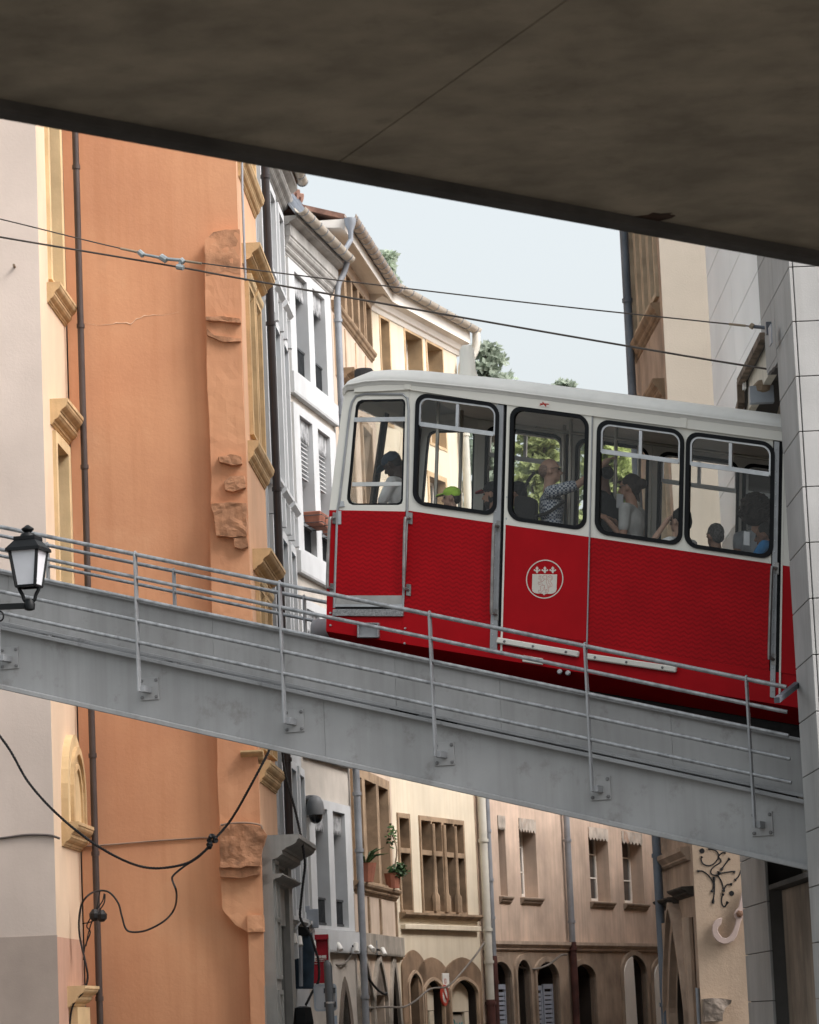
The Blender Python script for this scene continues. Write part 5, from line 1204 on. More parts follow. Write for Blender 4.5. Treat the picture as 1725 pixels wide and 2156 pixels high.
cpart('control_desk', m_intd, lambda q: q.box(CAR, fp[2][0] + 0.08, fp[2][0] + 0.42, CW + 0.1, -0.12, ZFL + 0.5, zb_ + 0.05), bevel=.03)
# ------------------------------------------------------------------ people
def _sphere(bm, c, r, M4):
    m = bmesh.ops.create_icosphere(bm, subdivisions=2, radius=1.0)
    for v in m['verts']: v.co = M4 @ Vector((c[0] + v.co.x * r[0], c[1] + v.co.y * r[1], c[2] + v.co.z * r[2]))
def _caps(bm, p, q, r1, r2, M4):
    p = Vector(p); q = Vector(q); d = q - p; n = 10
    mb = MB(); mb.tube([p, p.lerp(q, 0.5), q], [r1, (r1 + r2) / 2, r2], n)
    vs = [bm.verts.new(M4 @ v) for v in mb.v]
    for f in mb.f:
        try: bm.faces.new([vs[i] for i in f])
        except ValueError: pass
    _sphere(bm, p, (r1, r1, r1), M4); _sphere(bm, q, (r2, r2, r2), M4)
def blob(name, mat, parent, prims, M4, voxel=0.01, smooth_it=2):
    bm = bmesh.new()
    for pr in prims:
        if pr[0] == 's': _sphere(bm, pr[1], pr[2], M4 if len(pr) < 4 else M4 @ pr[3])
        else: _caps(bm, pr[1], pr[2], pr[3], pr[4], M4 if len(pr) < 6 else M4 @ pr[5])
    bmesh.ops.recalc_face_normals(bm, faces=bm.faces)
    me = bpy.data.meshes.new(name); bm.to_mesh(me); bm.free()
    o = bpy.data.objects.new(name, me); COL.objects.link(o)
    md = o.modifiers.new('r', 'REMESH'); md.mode = 'VOXEL'; md.voxel_size = voxel
    ms = o.modifiers.new('s', 'SMOOTH'); ms.iterations = smooth_it; ms.factor = 0.5
    dg = bpy.context.evaluated_depsgraph_get()
    nm = bpy.data.meshes.new_from_object(o.evaluated_get(dg)); o.modifiers.clear(); o.data = nm; nm.name = name
    bpy.data.meshes.remove(me)
    nm.materials.clear(); nm.materials.append(mat)
    for p in nm.polygons: p.use_smooth = True
    if parent is not None: o.parent = parent
    return o
m_phone = M('phone_silver', (0.45, 0.45, 0.47), .3, .05, 5, metal=.5)
m_lens = M('spectacle_metal', (0.25, 0.25, 0.25), .3, .1, 5, metal=.8)
def skin(n, c): return M('skin_' + n, c, 0.55, 0.08, 12)
def cloth(n, c, **k): return M('cloth_' + n, c, 0.9, 0.12, 6, bump=0.15, bump_scale=60, **k)
def check_cloth():
    m = M('cloth_check', (0.30, 0.33, 0.38), 0.9, 0.05, 4); t = m.node_tree; N = t.nodes; K = t.links
    ck = N.new('ShaderNodeTexChecker'); ck.inputs['Scale'].default_value = 48; ck.inputs[1].default_value = (.50, .52, .55, 1); ck.inputs[2].default_value = (.06, .08, .13, 1)
    g = N.new('ShaderNodeNewGeometry'); K.new(g.outputs['Position'], ck.inputs[0]); K.new(ck.outputs[0], N['Principled BSDF'].inputs['Base Color']); return m
def person(label, head_px, w, theta, skin_m, top_m, sit=False, pitch=0, hyaw=0, arms=None, hair=None, hair_m=None, cap=None, sleeve=0.75, legs_m=None, glasses=False, child=1.0, beard=None, trunk=0.0, group=None, hunch=0.0):
    u, z = CAR.uz(head_px, w)
    rad = R(theta)
    fwd = (-CAR.d) * math.cos(rad) + (-CAR.n) * math.sin(rad)
    drop = 0.42 if sit else 0.0
    hc = 1.635 - drop                                   # head centre height of a 1.75 m figure
    ztop = (z - ZFL)
    if sit: S = child
    else: S = min(1.09, max(0.9, ztop / hc)) * 1.0
    rise = ztop - hc * S                                # what is left is taken up by the floor's steps
    hq = CAR.L(u, w, z); base = hq - Vector((0, 0, hc * S))
    off = fwd * (0.02 * S); base = base - Vector((off.x, off.y, 0))
    root = thing('person', label, 'person', base, group)
    lf = Vector((0, 0, 1)).cross(fwd)
    M4 = Matrix(((fwd.x * S, lf.x * S, 0, 0), (fwd.y * S, lf.y * S, 0, 0), (0, 0, S, 0), (0, 0, 0, 1)))
    dz = -drop + hunch
    tl = trunk
    HB = Vector((tl * 0.6, 0, 1.5 - drop))
    HM = Matrix.Translation(HB) @ Matrix.Rotation(R(hyaw), 4, 'Z') @ Matrix.Rotation(R(pitch), 4, 'Y') @ Matrix.Translation(-Vector((0, 0, 1.5)))
    hd = lambda kind, *a: (kind,) + a + (HM,)
    P = []; T = []; Lg = []
    # head
    P += [hd('s', (0.0, 0, 1.655), (0.098, 0.077, 0.105)), hd('s', (0.028, 0, 1.592), (0.07, 0.06, 0.068)), hd('s', (0.062, 0, 1.556), (0.032, 0.034, 0.024)),
          hd('c', (0.088, 0, 1.655), (0.112, 0, 1.612), 0.010, 0.017), hd('s', (0.092, 0, 1.573), (0.013, 0.026, 0.011)), hd('s', (0.083, 0, 1.675), (0.018, 0.055, 0.014)),
          hd('s', (0.0, 0.08, 1.63), (0.02, 0.012, 0.034)), hd('s', (0.0, -0.08, 1.63), (0.02, 0.012, 0.034)),
          ('c', (tl * 0.55 - 0.012, 0, 1.44 + dz), (tl * 0.6 + 0.0, 0, 1.57 + dz), 0.062, 0.054)]
    # trunk
    ch = (tl * 0.4, 0, 1.28 + dz); hp = (0, 0, 0.96 + dz)
    tk = [('s', ch, (0.125, 0.175, 0.2)), ('s', (tl * 0.25, 0, 1.1 + dz), (0.115, 0.15, 0.16)), ('s', hp, (0.13, 0.165, 0.13)), ('c', (tl * 0.5 - 0.01, 0.15, 1.415 + dz), (tl * 0.5 - 0.01, -0.15, 1.415 + dz), 0.062, 0.062)]
    P += [(k, c_, (r_[0] - .012, r_[1] - .012, r_[2])) if k == 's' else (k, c_, r_, a[0] - .01, a[1] - .01) for (k, c_, r_, *a) in tk]
    T += tk
    arms = arms or {}
    for s, nm in ((1, 'L'), (-1, 'R')):
        sh_ = Vector((tl * 0.5 - 0.01, 0.185 * s, 1.41 + dz))
        el, wr = arms.get(nm, ((-0.03, 0.05 * s, -0.29), (0.09, 0.02 * s, -0.53)) if not sit else ((0.02, 0.05 * s, -0.28), (0.25, -0.02 * s, -0.36)))[:2]
        el = sh_ + Vector(el); wr = sh_ + Vector(wr)
        P += [('c', sh_, el, 0.048, 0.037), ('c', el, wr, 0.037, 0.025)]
        T += [('c', sh_, sh_.lerp(el, sleeve), 0.064, 0.056)]
        d = (wr - el).normalized(); sd = d.cross(Vector((0, 0, 1)))
        sd = (sd if sd.length > .2 else d.cross(Vector((1, 0, 0)))).normalized(); nn = sd.cross(d)
        palm = wr + d * 0.05
        P += [('c', wr, palm, 0.024, 0.03), ('c', palm - sd * 0.02, palm + sd * 0.02 + d * .02, 0.019, 0.019)]
        for k, ln in enumerate((0.062, 0.072, 0.067, 0.052)):
            b0 = palm + d * 0.03 + sd * (-0.027 + 0.018 * k); m1 = b0 + d * ln * 0.6 - nn * 0.008; e1 = m1 + d * ln * 0.3 - nn * 0.026
            P += [('c', b0, m1, 0.0095, 0.0088), ('c', m1, e1, 0.0088, 0.0078)]
        P += [('c', palm - sd * 0.026 - d * 0.02, palm - sd * 0.05 + d * 0.03 - nn * .012, 0.0115, 0.0095)]
    for s in (1, -1):
        hipj = Vector((0, 0.09 * s, 0.93 - drop))
        kn = Vector((0.43, 0.11 * s, 0.50)) if sit else Vector((0.02, 0.10 * s, 0.49)); an = Vector((0.40, 0.11 * s, 0.075)) if sit else Vector((-0.02, 0.10 * s, 0.075))
        P += [('c', hipj, kn, 0.075, 0.05), ('c', kn, an, 0.05, 0.036), ('c', an - Vector((0.03, 0, .03)), an + Vector((0.16, 0.01 * s, -0.04)), 0.036, 0.03)]
        Lg += [('c', hipj, kn, 0.088, 0.066), ('c', kn, an, 0.066, 0.052)]
    Lg += [('s', (0, 0, 0.93 + dz), (0.14, 0.17, 0.12))]
    blob('body', skin_m, root, P, M4, 0.0092, 1)
    blob('shirt', top_m, root, T, M4, 0.012, 3)
    blob('trousers', legs_m or MATS['cloth_navy'], root, Lg, M4, 0.02, 2)
    if hair == 'short': blob('hair', hair_m, root, [hd('s', (-0.016, 0, 1.678), (0.1, 0.083, 0.1)), hd('s', (-0.05, 0, 1.63), (0.06, 0.07, 0.07))], M4, 0.009, 1)
    if hair == 'balding': blob('hair', hair_m, root, [hd('s', (-0.042, 0, 1.645), (0.066, 0.08, 0.072))], M4, 0.009, 1)
    if hair == 'bun': blob('hair', hair_m, root, [hd('s', (-0.02, 0, 1.682), (0.105, 0.086, 0.1)), hd('s', (-0.06, 0, 1.64), (0.06, 0.075, 0.08)), hd('s', (-0.13, 0, 1.665), (0.05, 0.055, 0.055)), hd('c', (-0.06, 0, 1.58), (-0.085, 0, 1.50), .03, .012)], M4, 0.009, 1)
    if hair == 'tied': blob('hair', hair_m, root, [hd('s', (-0.02, 0, 1.685), (0.108, 0.09, 0.1)), hd('s', (-0.07, 0, 1.63), (0.06, 0.085, 0.1)), hd('s', (-0.05, 0.02, 1.79), (0.04, 0.05, 0.035)), hd('c', (-0.05, 0, 1.78), (-0.1, 0.03, 1.83), .02, .01)], M4, 0.009, 1)
    if hair == 'afro':
        rr_ = random.Random(9); pr = [hd('s', (-0.03, 0, 1.70), (0.15, 0.16, 0.15)), hd('s', (-0.05, 0, 1.60), (0.12, 0.15, 0.1))]
        for k in range(70):
            a = rr_.random() * 6.28; b = rr_.uniform(-0.6, 1.5); r0 = 0.155
            c_ = Vector((-0.035 + r0 * math.cos(b) * math.cos(a), 0.165 * math.cos(b) * math.sin(a), 1.675 + r0 * math.sin(b)))
            if c_.x > 0.07 and c_.z < 1.72: continue
            pr.append(hd('s', tuple(c_), (0.024, 0.024, 0.024)))
        blob('hair', hair_m, root, pr, M4, 0.01, 1)
    if beard: blob('beard', beard, root, [hd('s', (0.05, 0, 1.552), (0.05, 0.056, 0.05)), hd('s', (0.045, 0, 1.515), (0.035, 0.04, 0.05)), hd('s', (0.01, .062, 1.6), (.03, .018, .05)), hd('s', (0.01, -.062, 1.6), (.03, .018, .05))], M4, 0.008, 1)
    if cap:
        cm, bmt = cap[0], cap[1]
        co = blob('cap', cm, root, [hd('s', (-0.004, 0, 1.705), (0.112, 0.09, 0.082)), hd('s', (-0.03, 0, 1.68), (0.085, 0.088, 0.06))], M4, 0.008, 1)
        mb = MB(); n = 12; pts = []
        for k in range(n + 1):
            a = -1.35 + 2.7 * k / n; pts.append((0.07 + 0.125 * math.cos(a), 0.084 * math.sin(a)))
        V = [M4 @ (HM @ Vector((x, y, 1.69 - 0.18 * (x - 0.07)))) + root.location for x, y in pts] + [M4 @ (HM @ Vector((x, y, 1.702 - 0.18 * (x - 0.07)))) + root.location for x, y in pts]
        mb.add(V, [tuple(range(n + 1)), tuple(range(2 * n + 1, n, -1))] + [(i, i + 1, n + 2 + i, n + 1 + i) for i in range(n)] + [(n, 0, n + 1, 2 * n + 1)])
        mb.build('brim', bmt, co)
    ey = MB()
    for s in (1, -1):
        ey = MB(); c_ = M4 @ (HM @ Vector((0.088, 0.034 * s, 1.648))) + root.location; ey.lathe(c_ - Vector((0, 0, .009)), [(.003, 0), (.010, .005), (.010, .012), (.003, .018)], 8); ey.build('eye', MATS['eye_dark'], root, smooth=True)
    if glasses:
        mb = MB()
        for s in (1, -1):
            ring = [M4 @ (HM @ Vector((0.112, 0.034 * s + 0.024 * math.cos(a), 1.645 + 0.018 * math.sin(a)))) + root.location for a in [k * math.pi / 6 for k in range(13)]]
            mb.tube(ring, 0.003, 4); mb.tube([M4 @ (HM @ Vector(p)) + root.location for p in ((0.112, 0.058 * s, 1.65), (0.06, 0.082 * s, 1.655), (-0.02, 0.083 * s, 1.65))], 0.003, 4)
        mb.build('glasses', m_lens, root)
    return root, M4, HM
M('eye_dark', (0.02, 0.015, 0.012), 0.3)
sk_l = skin('light', (0.50, 0.31, 0.23)); sk_t = skin('tan', (0.36, 0.20, 0.135)); sk_d = skin('dark', (0.045, 0.025, 0.018)); sk_b = skin('brown', (0.17, 0.085, 0.055))
cloth('navy', (0.03, 0.035, 0.05)); c_w = cloth('white', (0.72, 0.72, 0.72)); c_g = cloth('grey_shirt', (0.42, 0.42, 0.41)); c_b = cloth('blue', (0.02, 0.18, 0.42)); c_k = cloth('black', (0.02, 0.02, 0.022)); c_v = cloth('vest_grey', (0.33, 0.35, 0.38)); c_p = cloth('plaid', (0.16, 0.15, 0.17)); c_br = cloth('brown', (0.16, 0.12, 0.09)); c_dm = cloth('denim_cap', (0.03, 0.05, 0.075)); c_ne = cloth('neon', (0.45, 0.75, 0.08)); c_rd = cloth('red_brim', (0.30, 0.03, 0.035))
h_k = M('hair_black', (0.015, 0.012, 0.01), .6, .3, 60, bump=.5, bump_scale=90); h_b = M('hair_brown', (0.035, 0.022, 0.016), .6, .3, 60, bump=.5, bump_scale=90); h_g = M('hair_grey', (0.14, 0.13, 0.125), .6, .3, 60, bump=.5, bump_scale=90); h_s = M('hair_stubble', (0.28, 0.19, 0.15), .7, .2, 60)
person('driver in white shirt and dark denim cap bowing his head', Z5(585, 745), -0.62, 8, sk_d, c_w, pitch=28, hair='short', hair_m=h_k, cap=(c_dm, c_dm), arms={'L': ((0.12, 0.06, -0.26), (0.36, 0.0, -0.3))})
bo = person('child in a neon green cap sitting by the window', Z5(1112, 1095), -0.45, -12, sk_l, c_p, sit=True, child=0.86, hair='short', hair_m=h_b, cap=(c_ne, c_ne))
person('bearded man in dark cap with red brim', Z5(1520, 1065), -0.40, 0, sk_t, c_p, sit=True, hair='short', hair_m=h_k, cap=(c_k, c_rd), beard=h_k)
person('young passenger in black cap behind the checked shirt man', Z6(255, 1310), -0.75, 8, sk_t, c_k, sit=True, hair='short', hair_m=h_k, cap=(c_k, c_k), pitch=12)
cm = person('bespectacled balding man in checked shirt reaching for a rail', Z6(715, 985), -0.55, 160, sk_l, check_cloth(), hair='balding', hair_m=h_s, glasses=True, sleeve=0.82,
            arms={'R': ((0.26, -0.06, 0.05), (0.50, 0.0, 0.24)), 'L': ((0.02, 0.06, -0.28), (0.2, 0.02, -0.42))})
person('tall man in dark shirt with shaved head by the pole', Z7(118, 470), -0.85, 15, sk_b, c_k, hair='balding', hair_m=h_k)
wo_ = person('woman with hair bun and grey shirt holding a phone', Z7(350, 590), -0.5, 5, sk_t, c_g, hair='bun', hair_m=h_b, glasses=True, sleeve=0.62, legs_m=M('cloth_olive', (0.20, 0.18, 0.05), .9), arms={'L': ((0.02, 0.04, -0.29), (0.22, -0.08, -0.08)), 'R': ((0.04, -0.04, -0.28), (0.2, 0.06, -0.1))})
person('seated woman in white lace top with hand on her forehead', Z7(775, 880), -0.42, 20, sk_l, c_w, sit=True, hair='tied', hair_m=h_k, pitch=-6, sleeve=0.25, arms={'L': ((0.20, 0.10, -0.04), (0.10, -0.06, 0.20))})
person('grey haired man seated below the window edge', Z7(1092, 1010), -0.7, 40, sk_t, c_br, sit=True, hair='short', hair_m=h_g)
person('standing passenger with large curly hair in a grey vest', Z7(1462, 810), -1.1, 85, sk_t, c_v, hair='afro', hair_m=h_b, sleeve=0.3)
bl = person('man in bright blue shirt looking at his phone', Z7(1535, 1000), -0.38, 0, sk_b, c_b, sit=True, hunch=0.10, hair='short', hair_m=h_k, pitch=6, sleeve=0.8, arms={'L': ((0.16, 0.04, -0.22), (0.36, -0.05, -0.05))})
# phones and a shoulder bag
def gadget(label, px, w):
    u, z = CAR.uz(px, w); mb = MB(); mb.box(CAR, u - 0.036, u + 0.036, w - 0.006, w + 0.006, z - 0.075, z + 0.075)
    return tag(mb.build('phone', m_phone, bevel=.008), label, 'phone')
gadget('silver phone held up by the man in blue', Z7(1375, 1022), -0.36)
gadget('small phone held near the bun haired woman', Z7(280, 700), -0.42)
u, z = CAR.uz(Z6(390, 1480), -0.42); mb = MB(); mb.plate(CAR.off(-0.30), rrect(u - 0.11, u + 0.11, z - 0.26, z + 0.1, 0.06), (), 0, -0.12)
bgp = tag(mb.build('shoulder_bag', cloth('bag', (0.03, 0.028, 0.028)), bevel=.02), 'black shoulder bag worn by the checked shirt man', 'bag')
mb = MB(); mb.tube(curve_pts([CAR.L(u - 0.06, -0.36, z + 0.08), CAR.L(u + 0.0, -0.38, z + 0.26), CAR.L(u + 0.04, -0.46, z + 0.37)], 4), 0.018, 6); mb.build('strap', MATS['cloth_bag'], bgp)
mb = MB(); mb.tube(curve_pts([CAR.L(u + 0.09, -0.34, z - 0.1), CAR.L(u + 0.24, -0.37, z - 0.02), CAR.L(u + 0.38, -0.42, z + 0.12)], 4), 0.018, 6); mb.build('strap', MATS['cloth_bag'], bgp)
# ------------------------------------------------------------------ unseen wing added behind the sand house to shade the street
RW = Frame((FH.L(3.95, 0, 0).x + 0.4, FH.L(3.95, 0, 0).y), 9, -1)
mb = MB(); mb.box(RW, 0, 38, -7, -0.3, 0, 9.8); mb.build('unseen_shade_wing', mHs, rH)

# ------------------------------------------------------------------ street lantern
m_blk = M('black_lantern_paint', (0.006, 0.007, 0.008), 0.5, 0.15, 6, spec=0.2)
m_opal = M('opal_glass', (0.62, 0.63, 0.66), 0.25, 0.05, 3)
LD = 28.5
def at(p, d):
    r = ray(*p); return EYE + r * (d / r.y)
bs = at(Z1(285, 900), LD); kk = LD / FPX                      # metres per picture unit at the lantern
def lp(x, y): return at(Z1(x, y), LD)
lt = thing('street_lantern', 'black four sided street lantern with frosted panes on a bracket', 'street lantern', (bs.x - 1.2, bs.y, 0))
cx = bs.x; rot = R(-14)
def sq(hw, z, tw=0): return [Vector((cx + hw * math.cos(rot + math.pi / 4 + k * math.pi / 2) * 1.414, bs.y + hw * math.sin(rot + math.pi / 4 + k * math.pi / 2) * 1.414, z)) for k in range(4)]
def zl(y): return lp(285, y).z
def hw(px): return px / 2.3957 / 1.8997 * kk / 2 / 1.18        # half width from a zoomed pixel width
zz_ = {k: zl(v) for k, v in dict(tip=120, knob=150, neck=190, dome=235, r1=265, r2=370, b=710, c=860).items()}
mb = MB(); mb.lathe((cx, bs.y, zz_['dome'] - 0.01), [(hw(200), 0), (hw(190), .015), (hw(150), .04), (hw(95), zz_['neck'] - zz_['dome'] - .01), (hw(80), zz_['neck'] - zz_['dome'] + .01), (hw(140), zz_['knob'] - zz_['dome'] - .005), (hw(140), zz_['knob'] - zz_['dome'] + .008), (hw(80), zz_['tip'] - zz_['dome'] - .004), (hw(30), zz_['tip'] - zz_['dome'] + .01)], 20); mb.build('finial', m_blk, lt, smooth=True)
mb = MB(); mb.hexa(sq(hw(400), zz_['r2'] + .02) + sq(hw(240), zz_['r1'])); mb.hexa(sq(hw(260), zz_['r1'] - .004) + sq(hw(255), zz_['dome'])); mb.hexa(sq(hw(415), zz_['r2'] - .005) + sq(hw(405), zz_['r2'] + .022)); mb.build('hood', m_blk, lt)
t4, b4 = sq(hw(330), zz_['r2']), sq(hw(225), zz_['b'])
for k in range(4):
    mb = MB(); mb.bar(b4[k], t4[k], 0.022, 0.022); mb.build('frame_bar', m_blk, lt)
    mb = MB(); mb.bar(b4[k], b4[(k + 1) % 4], 0.02, 0.02); mb.build('frame_bar', m_blk, lt)
    mb = MB(); a, b, c, d = b4[k], b4[(k + 1) % 4], t4[(k + 1) % 4], t4[k]; ctr = (a + b + c + d) / 4; inn = (Vector((cx, bs.y, ctr.z)) - ctr).normalized() * 0.006
    mb.hexa([a, b, b + inn, a + inn, d, c, c + inn, d + inn]); mb.build('pane', m_opal, lt)
mb = MB()
for s in (-1, 1):
    a = Vector((cx + s * hw(215) * 1.1, bs.y, zz_['b'])); mb = MB()
    mb.tube(curve_pts([a, a + Vector((s * -0.01, 0, -.03)), Vector((cx + s * hw(150), bs.y, zl(790))), Vector((cx + s * hw(110), bs.y, zl(840))), Vector((cx, bs.y, zl(860)))], 5), 0.016, 8); mb.build('cradle_arm', m_blk, lt, smooth=True)
mb = MB(); mb.lathe((cx, bs.y, zl(940)), [(.02, 0), (.045, .01), (.05, .05), (.04, .08), (.03, .1)], 12); mb.build('socket', m_blk, lt, smooth=True)
pa, pb = lp(270, 893), lp(-560, 930)
mb = MB(); mb.bar((cx, bs.y, pa.z), (bs.x - 1.25, bs.y, pb.z), 0.035, 0.05); mb.build('bracket_arm', m_blk, lt)
mb = MB(); mb.tube(curve_pts([lp(-20, 935), lp(25, 960), lp(35, 1000), lp(15, 1035), lp(-20, 1040)], 5), 0.008, 6); mb.build('bracket_scroll', m_blk, lt)
mb = MB(); mb.lathe((bs.x - 1.25, bs.y, 0), [(.14, 0), (.14, .5), (.07, .6), (.055, pb.z + 0.4), (.07, pb.z + .5), (.02, pb.z + .6)], 12); mb.build('lamp_post', m_blk, lt, smooth=True)

# ------------------------------------------------------------------ overhead wires
m_cop = M('contact_wire', (0.09, 0.075, 0.065), .5, .2, 5); m_fit = M('wire_fitting', (0.40, 0.44, 0.45), .4, .1, 8, metal=.4)
def dlerp(x, d0, d1): return d0 + (d1 - d0) * x / 1620
def wire(name, label, pts, r, d0, d1, mat=None):
    P = [at(p, dlerp(p[0], d0, d1)) for p in pts]; mb = MB(); mb.tube(curve_pts(P, 8), r, 6)
    return tag(mb.build(name, mat or m_cop, smooth=True), label, 'wire')
px1 = [(-160, 425), Za(0, 612)[:2], Za(690, 780), Za(1160, 866), Zd(1725, 900), Z3(0, 945), Z3(480, 995), Z3(975, 1048)]
DW = (PT.L(1.75, 0, 0).y, )[0]
w1_ = wire('overhead_wire', 'thin upper stay wire with fittings strung above the funicular car', px1, 0.0075, 34.5, 31.9)
w2_ = wire('overhead_wire', 'thicker lower cable running above the funicular car roof', [(-160, 472), Za(0, 716), Za(1035, 890), Zd(0, 758), Zd(1725, 1062), Z3(0, 1365), Z3(915, 1512)], 0.011, 34.5, 32.1)
def fit(parent, name, pxa, pxb, r, m=m_fit):
    mb = MB(); mb.tube([at(pxa, dlerp(pxa[0], 34.5, 31.9) - .01), at(pxb, dlerp(pxb[0], 34.5, 31.9) - .01)], r, 8); mb.build(name, m, parent, smooth=True)
fit(w1_, 'turnbuckle', Za(805, 812), Za(925, 835), 0.015); fit(w1_, 'shackle', Za(800, 800), Za(826, 822), 0.03); fit(w1_, 'turnbuckle', Za(960, 842), Za(1045, 850), 0.018); fit(w1_, 'shackle', Za(925, 828), Za(958, 850), 0.035); fit(w1_, 'shackle', Za(1040, 845), Za(1058, 862), 0.028)
fit(w1_, 'wire_grip', Za(695, 782), Za(790, 802), 0.013, M('grip_wrap', (.35, .28, .2), .7)); fit(w1_, 'wire_grip', Za(1070, 855), Za(1160, 868), 0.013, MATS['grip_wrap'])
fit(w2_, 'wire_clamp', Za(1018, 886), Za(1056, 892), 0.03); fit(w1_, 'clamp_link', Za(1036, 855), Za(1036, 884), 0.015)
fit(w1_, 'end_link', Z3(480, 995), Z3(670, 1015), 0.012, MATS['grip_wrap']); fit(w1_, 'end_rod', Z3(770, 1025), Z3(950, 1042), 0.018, MATS['stay_steel']); fit(w1_, 'shackle', Z3(725, 1008), Z3(760, 1030), 0.028, MATS['grip_wrap'])
q = pu(Z3(965, 1045)); mb = MB(); mb.box(PT, q[0] - 0.03, q[0] + 0.03, -0.02, 0.05, q[1] - 0.06, q[1] + 0.06); mb.build('anchor_plate', MATS['stay_steel'], w1_)
q = pu(Z3(935, 1115), 0.1); mb = MB(); mb.box(PT, q[0] - 0.1, q[0] + 0.1, 0.08, 0.09, q[1] - 0.1, q[1] + 0.08)
tag(mb.build('tag_plate', m_zinc), 'small grey tag plate hanging below the wire anchor', 'tag plate')
# mirror arm inside the portal mouth
a = at(Z3(1000, 1580), 32.6); b = at(Z3(865, 1690), 32.9); c = at(Z3(850, 1810), 32.9)
mb = MB(); mb.bar(a, b, .03, .03); mo = mb.build('camera_arm', m_zinc, loc=a); tag(mo, 'small camera on an arm inside the portal mouth', 'camera')
mb = MB(); mb.lathe(b + Vector((0, 0, -.1)), [(.05, 0), (.09, .03), (.1, .09), (.05, .14)], 10); mb.build('mount', m_timber, mo); mb = MB(); mb.bar(c + Vector((-.12, 0, 0)), c + Vector((.12, 0, 0)), .12, .17); mb.build('housing', m_zinc, mo)

# ------------------------------------------------------------------ street cables on the left
def cable(name, label, pts, r, depths, tw=False, mat=None, n=6):
    P = [at(p, d) for p, d in zip(pts, depths)]; mb = MB(); cp_ = curve_pts(P, n)
    if tw: twisted(mb, cp_, r)
    else: mb.tube(cp_, r, 7)
    return tag(mb.build(name, mat or m_wire, smooth=True), label, 'cable')
dB = FB0.o.y - 0.5
pts = [(-150, 1380), Zc(0, 350), Zc(160, 610), Zc(320, 790), Zc(500, 940), Zc(660, 1040), Zc(800, 1098), Zc(930, 1110), Zc(1080, 1080), Zc(1180, 1010), Zc(1230, 950), Zc(1330, 830), Zc(1440, 640), Zc(1550, 430), (585, 1530)]
cb = cable('street_cable', 'thick twisted black cable sagging in front of the orange house', pts, 0.016, [42] * 6 + [42.5] * 6 + [42] * 3, True)
mb = MB()
for k in range(9):
    p0 = at(Zc(1216 + 16 * math.cos(k * 2.1), 955 + 26 * math.sin(k * 1.7)), 42.3); mb.tube([p0, p0 + Vector((.03 * math.cos(k), -.05, .04 * math.sin(k * 3)))], 0.03, 6)
j = mb.build('cable_clamp', m_wire, cb)
pts = [Zc(1216, 965), Zc(1150, 1040), Zc(1060, 1100), Zc(1000, 1150), Zc(992, 1180), Zc(1015, 1250), Zc(1005, 1340), Zc(950, 1410), Zc(850, 1465), Zc(770, 1478), Zc(725, 1460), Zc(700, 1380), Zc(680, 1310), Zc(630, 1250), Zc(570, 1240), Zc(510, 1265), Zc(470, 1320), Zc(455, 1420), Zc(462, 1520), Zc(490, 1640), Zc(505, 1740), Zc(480, 1820), Zc(430, 1880), Zc(408, 1950), Zc(400, 2060)]
cable('street_cable', 'looping black cable hanging down the orange wall beside the brown pipe', pts, 0.014, [43] * 6 + [45.6] * 9 + [45.2] * 4 + [44.9] * 6, False)
for i, pp in enumerate([[(600, 1255), (590, 1300), (540, 1370), (500, 1440), (520, 1480), (490, 1560), (480, 1640)], [(605, 1260), (600, 1310), (570, 1360), (560, 1400), (520, 1420), (475, 1430)], [(575, 1245), (560, 1330), (535, 1400), (510, 1480), (495, 1560)]]):
    cable('cable_tail', ('tangled thin black wire hanging by the brown pipe', 'short black wire loop curling off the pipe junction', 'straight thin black wire dropping along the brown pipe')[i], [Zc(*p) for p in pp], 0.009, [45.2] * len(pp))
for i, (x, y) in enumerate(((545, 1380), (585, 1385))):
    p = at(Zc(x, y), 45.1); mb = MB(); mb.lathe(p - Vector((0, 0, .08)), [(.03, 0), (.07, .04), (.075, .1), (.03, .16)], 8); tag(mb.build('cable_connector', m_wire), ('black cable connector nearest the brown downpipe', 'black cable connector hanging clear of the brown downpipe')[i], 'connector')
cable('wall_cable', 'grey cable clipped along the orange and pale house walls', [Zc(450, 985), Zc(560, 980), Zc(740, 966), Zc(870, 955), Zc(1020, 945), Zc(1160, 936), Zc(1210, 940)], 0.012, [FB0.o.y - 0.02] * 7, False, M('grey_sheath', (.33, .23, .17), .7))
cable('wall_cable', 'grey cable bundle clipped across the pale house front', [(-60, Zc(0, 940)[1]), Zc(0, 938), Zc(120, 922), Zc(200, 918), Zc(290, 922), Zc(345, 940)], 0.016, [FA0.o.y - 0.02] * 6, False, M('dark_sheath', (.12, .1, .09), .7))
cable('wall_cable', 'thin cable stapled round the orange house corner stone', [Zc(1268, 862), Zc(1330, 852), Zc(1420, 850), Zc(1495, 862), Zc(1510, 885)], 0.014, [FB0.o.y - 0.42] * 5, False, MATS['grey_sheath'])
cable('street_cable', 'black cable dropping past the grey shop front to the sign', [(592, 1520), Zh(205, 100), Zh(230, 260), Zh(280, 440), Zh(320, 620), Zh(345, 780), Zh(335, 900), Zh(322, 1020), Zh(315, 1120), Zh(335, 1170), Zh(380, 1240), Zh(410, 1330), Zh(430, 1400), Zh(432, 1520), Zh(390, 1600), Zh(350, 1680)], 0.018, [47.5] * 16, True)
cable('street_cable', 'thin wire slung from the zinc pipe to the shop arches', [Zh(650, 1305), Zh(690, 1390), Zh(740, 1500), Zh(800, 1580), Zh(850, 1612), Zh(858, 1600)], 0.022, [57.5, 58, 58.5, 59, 59.5, 59.5])
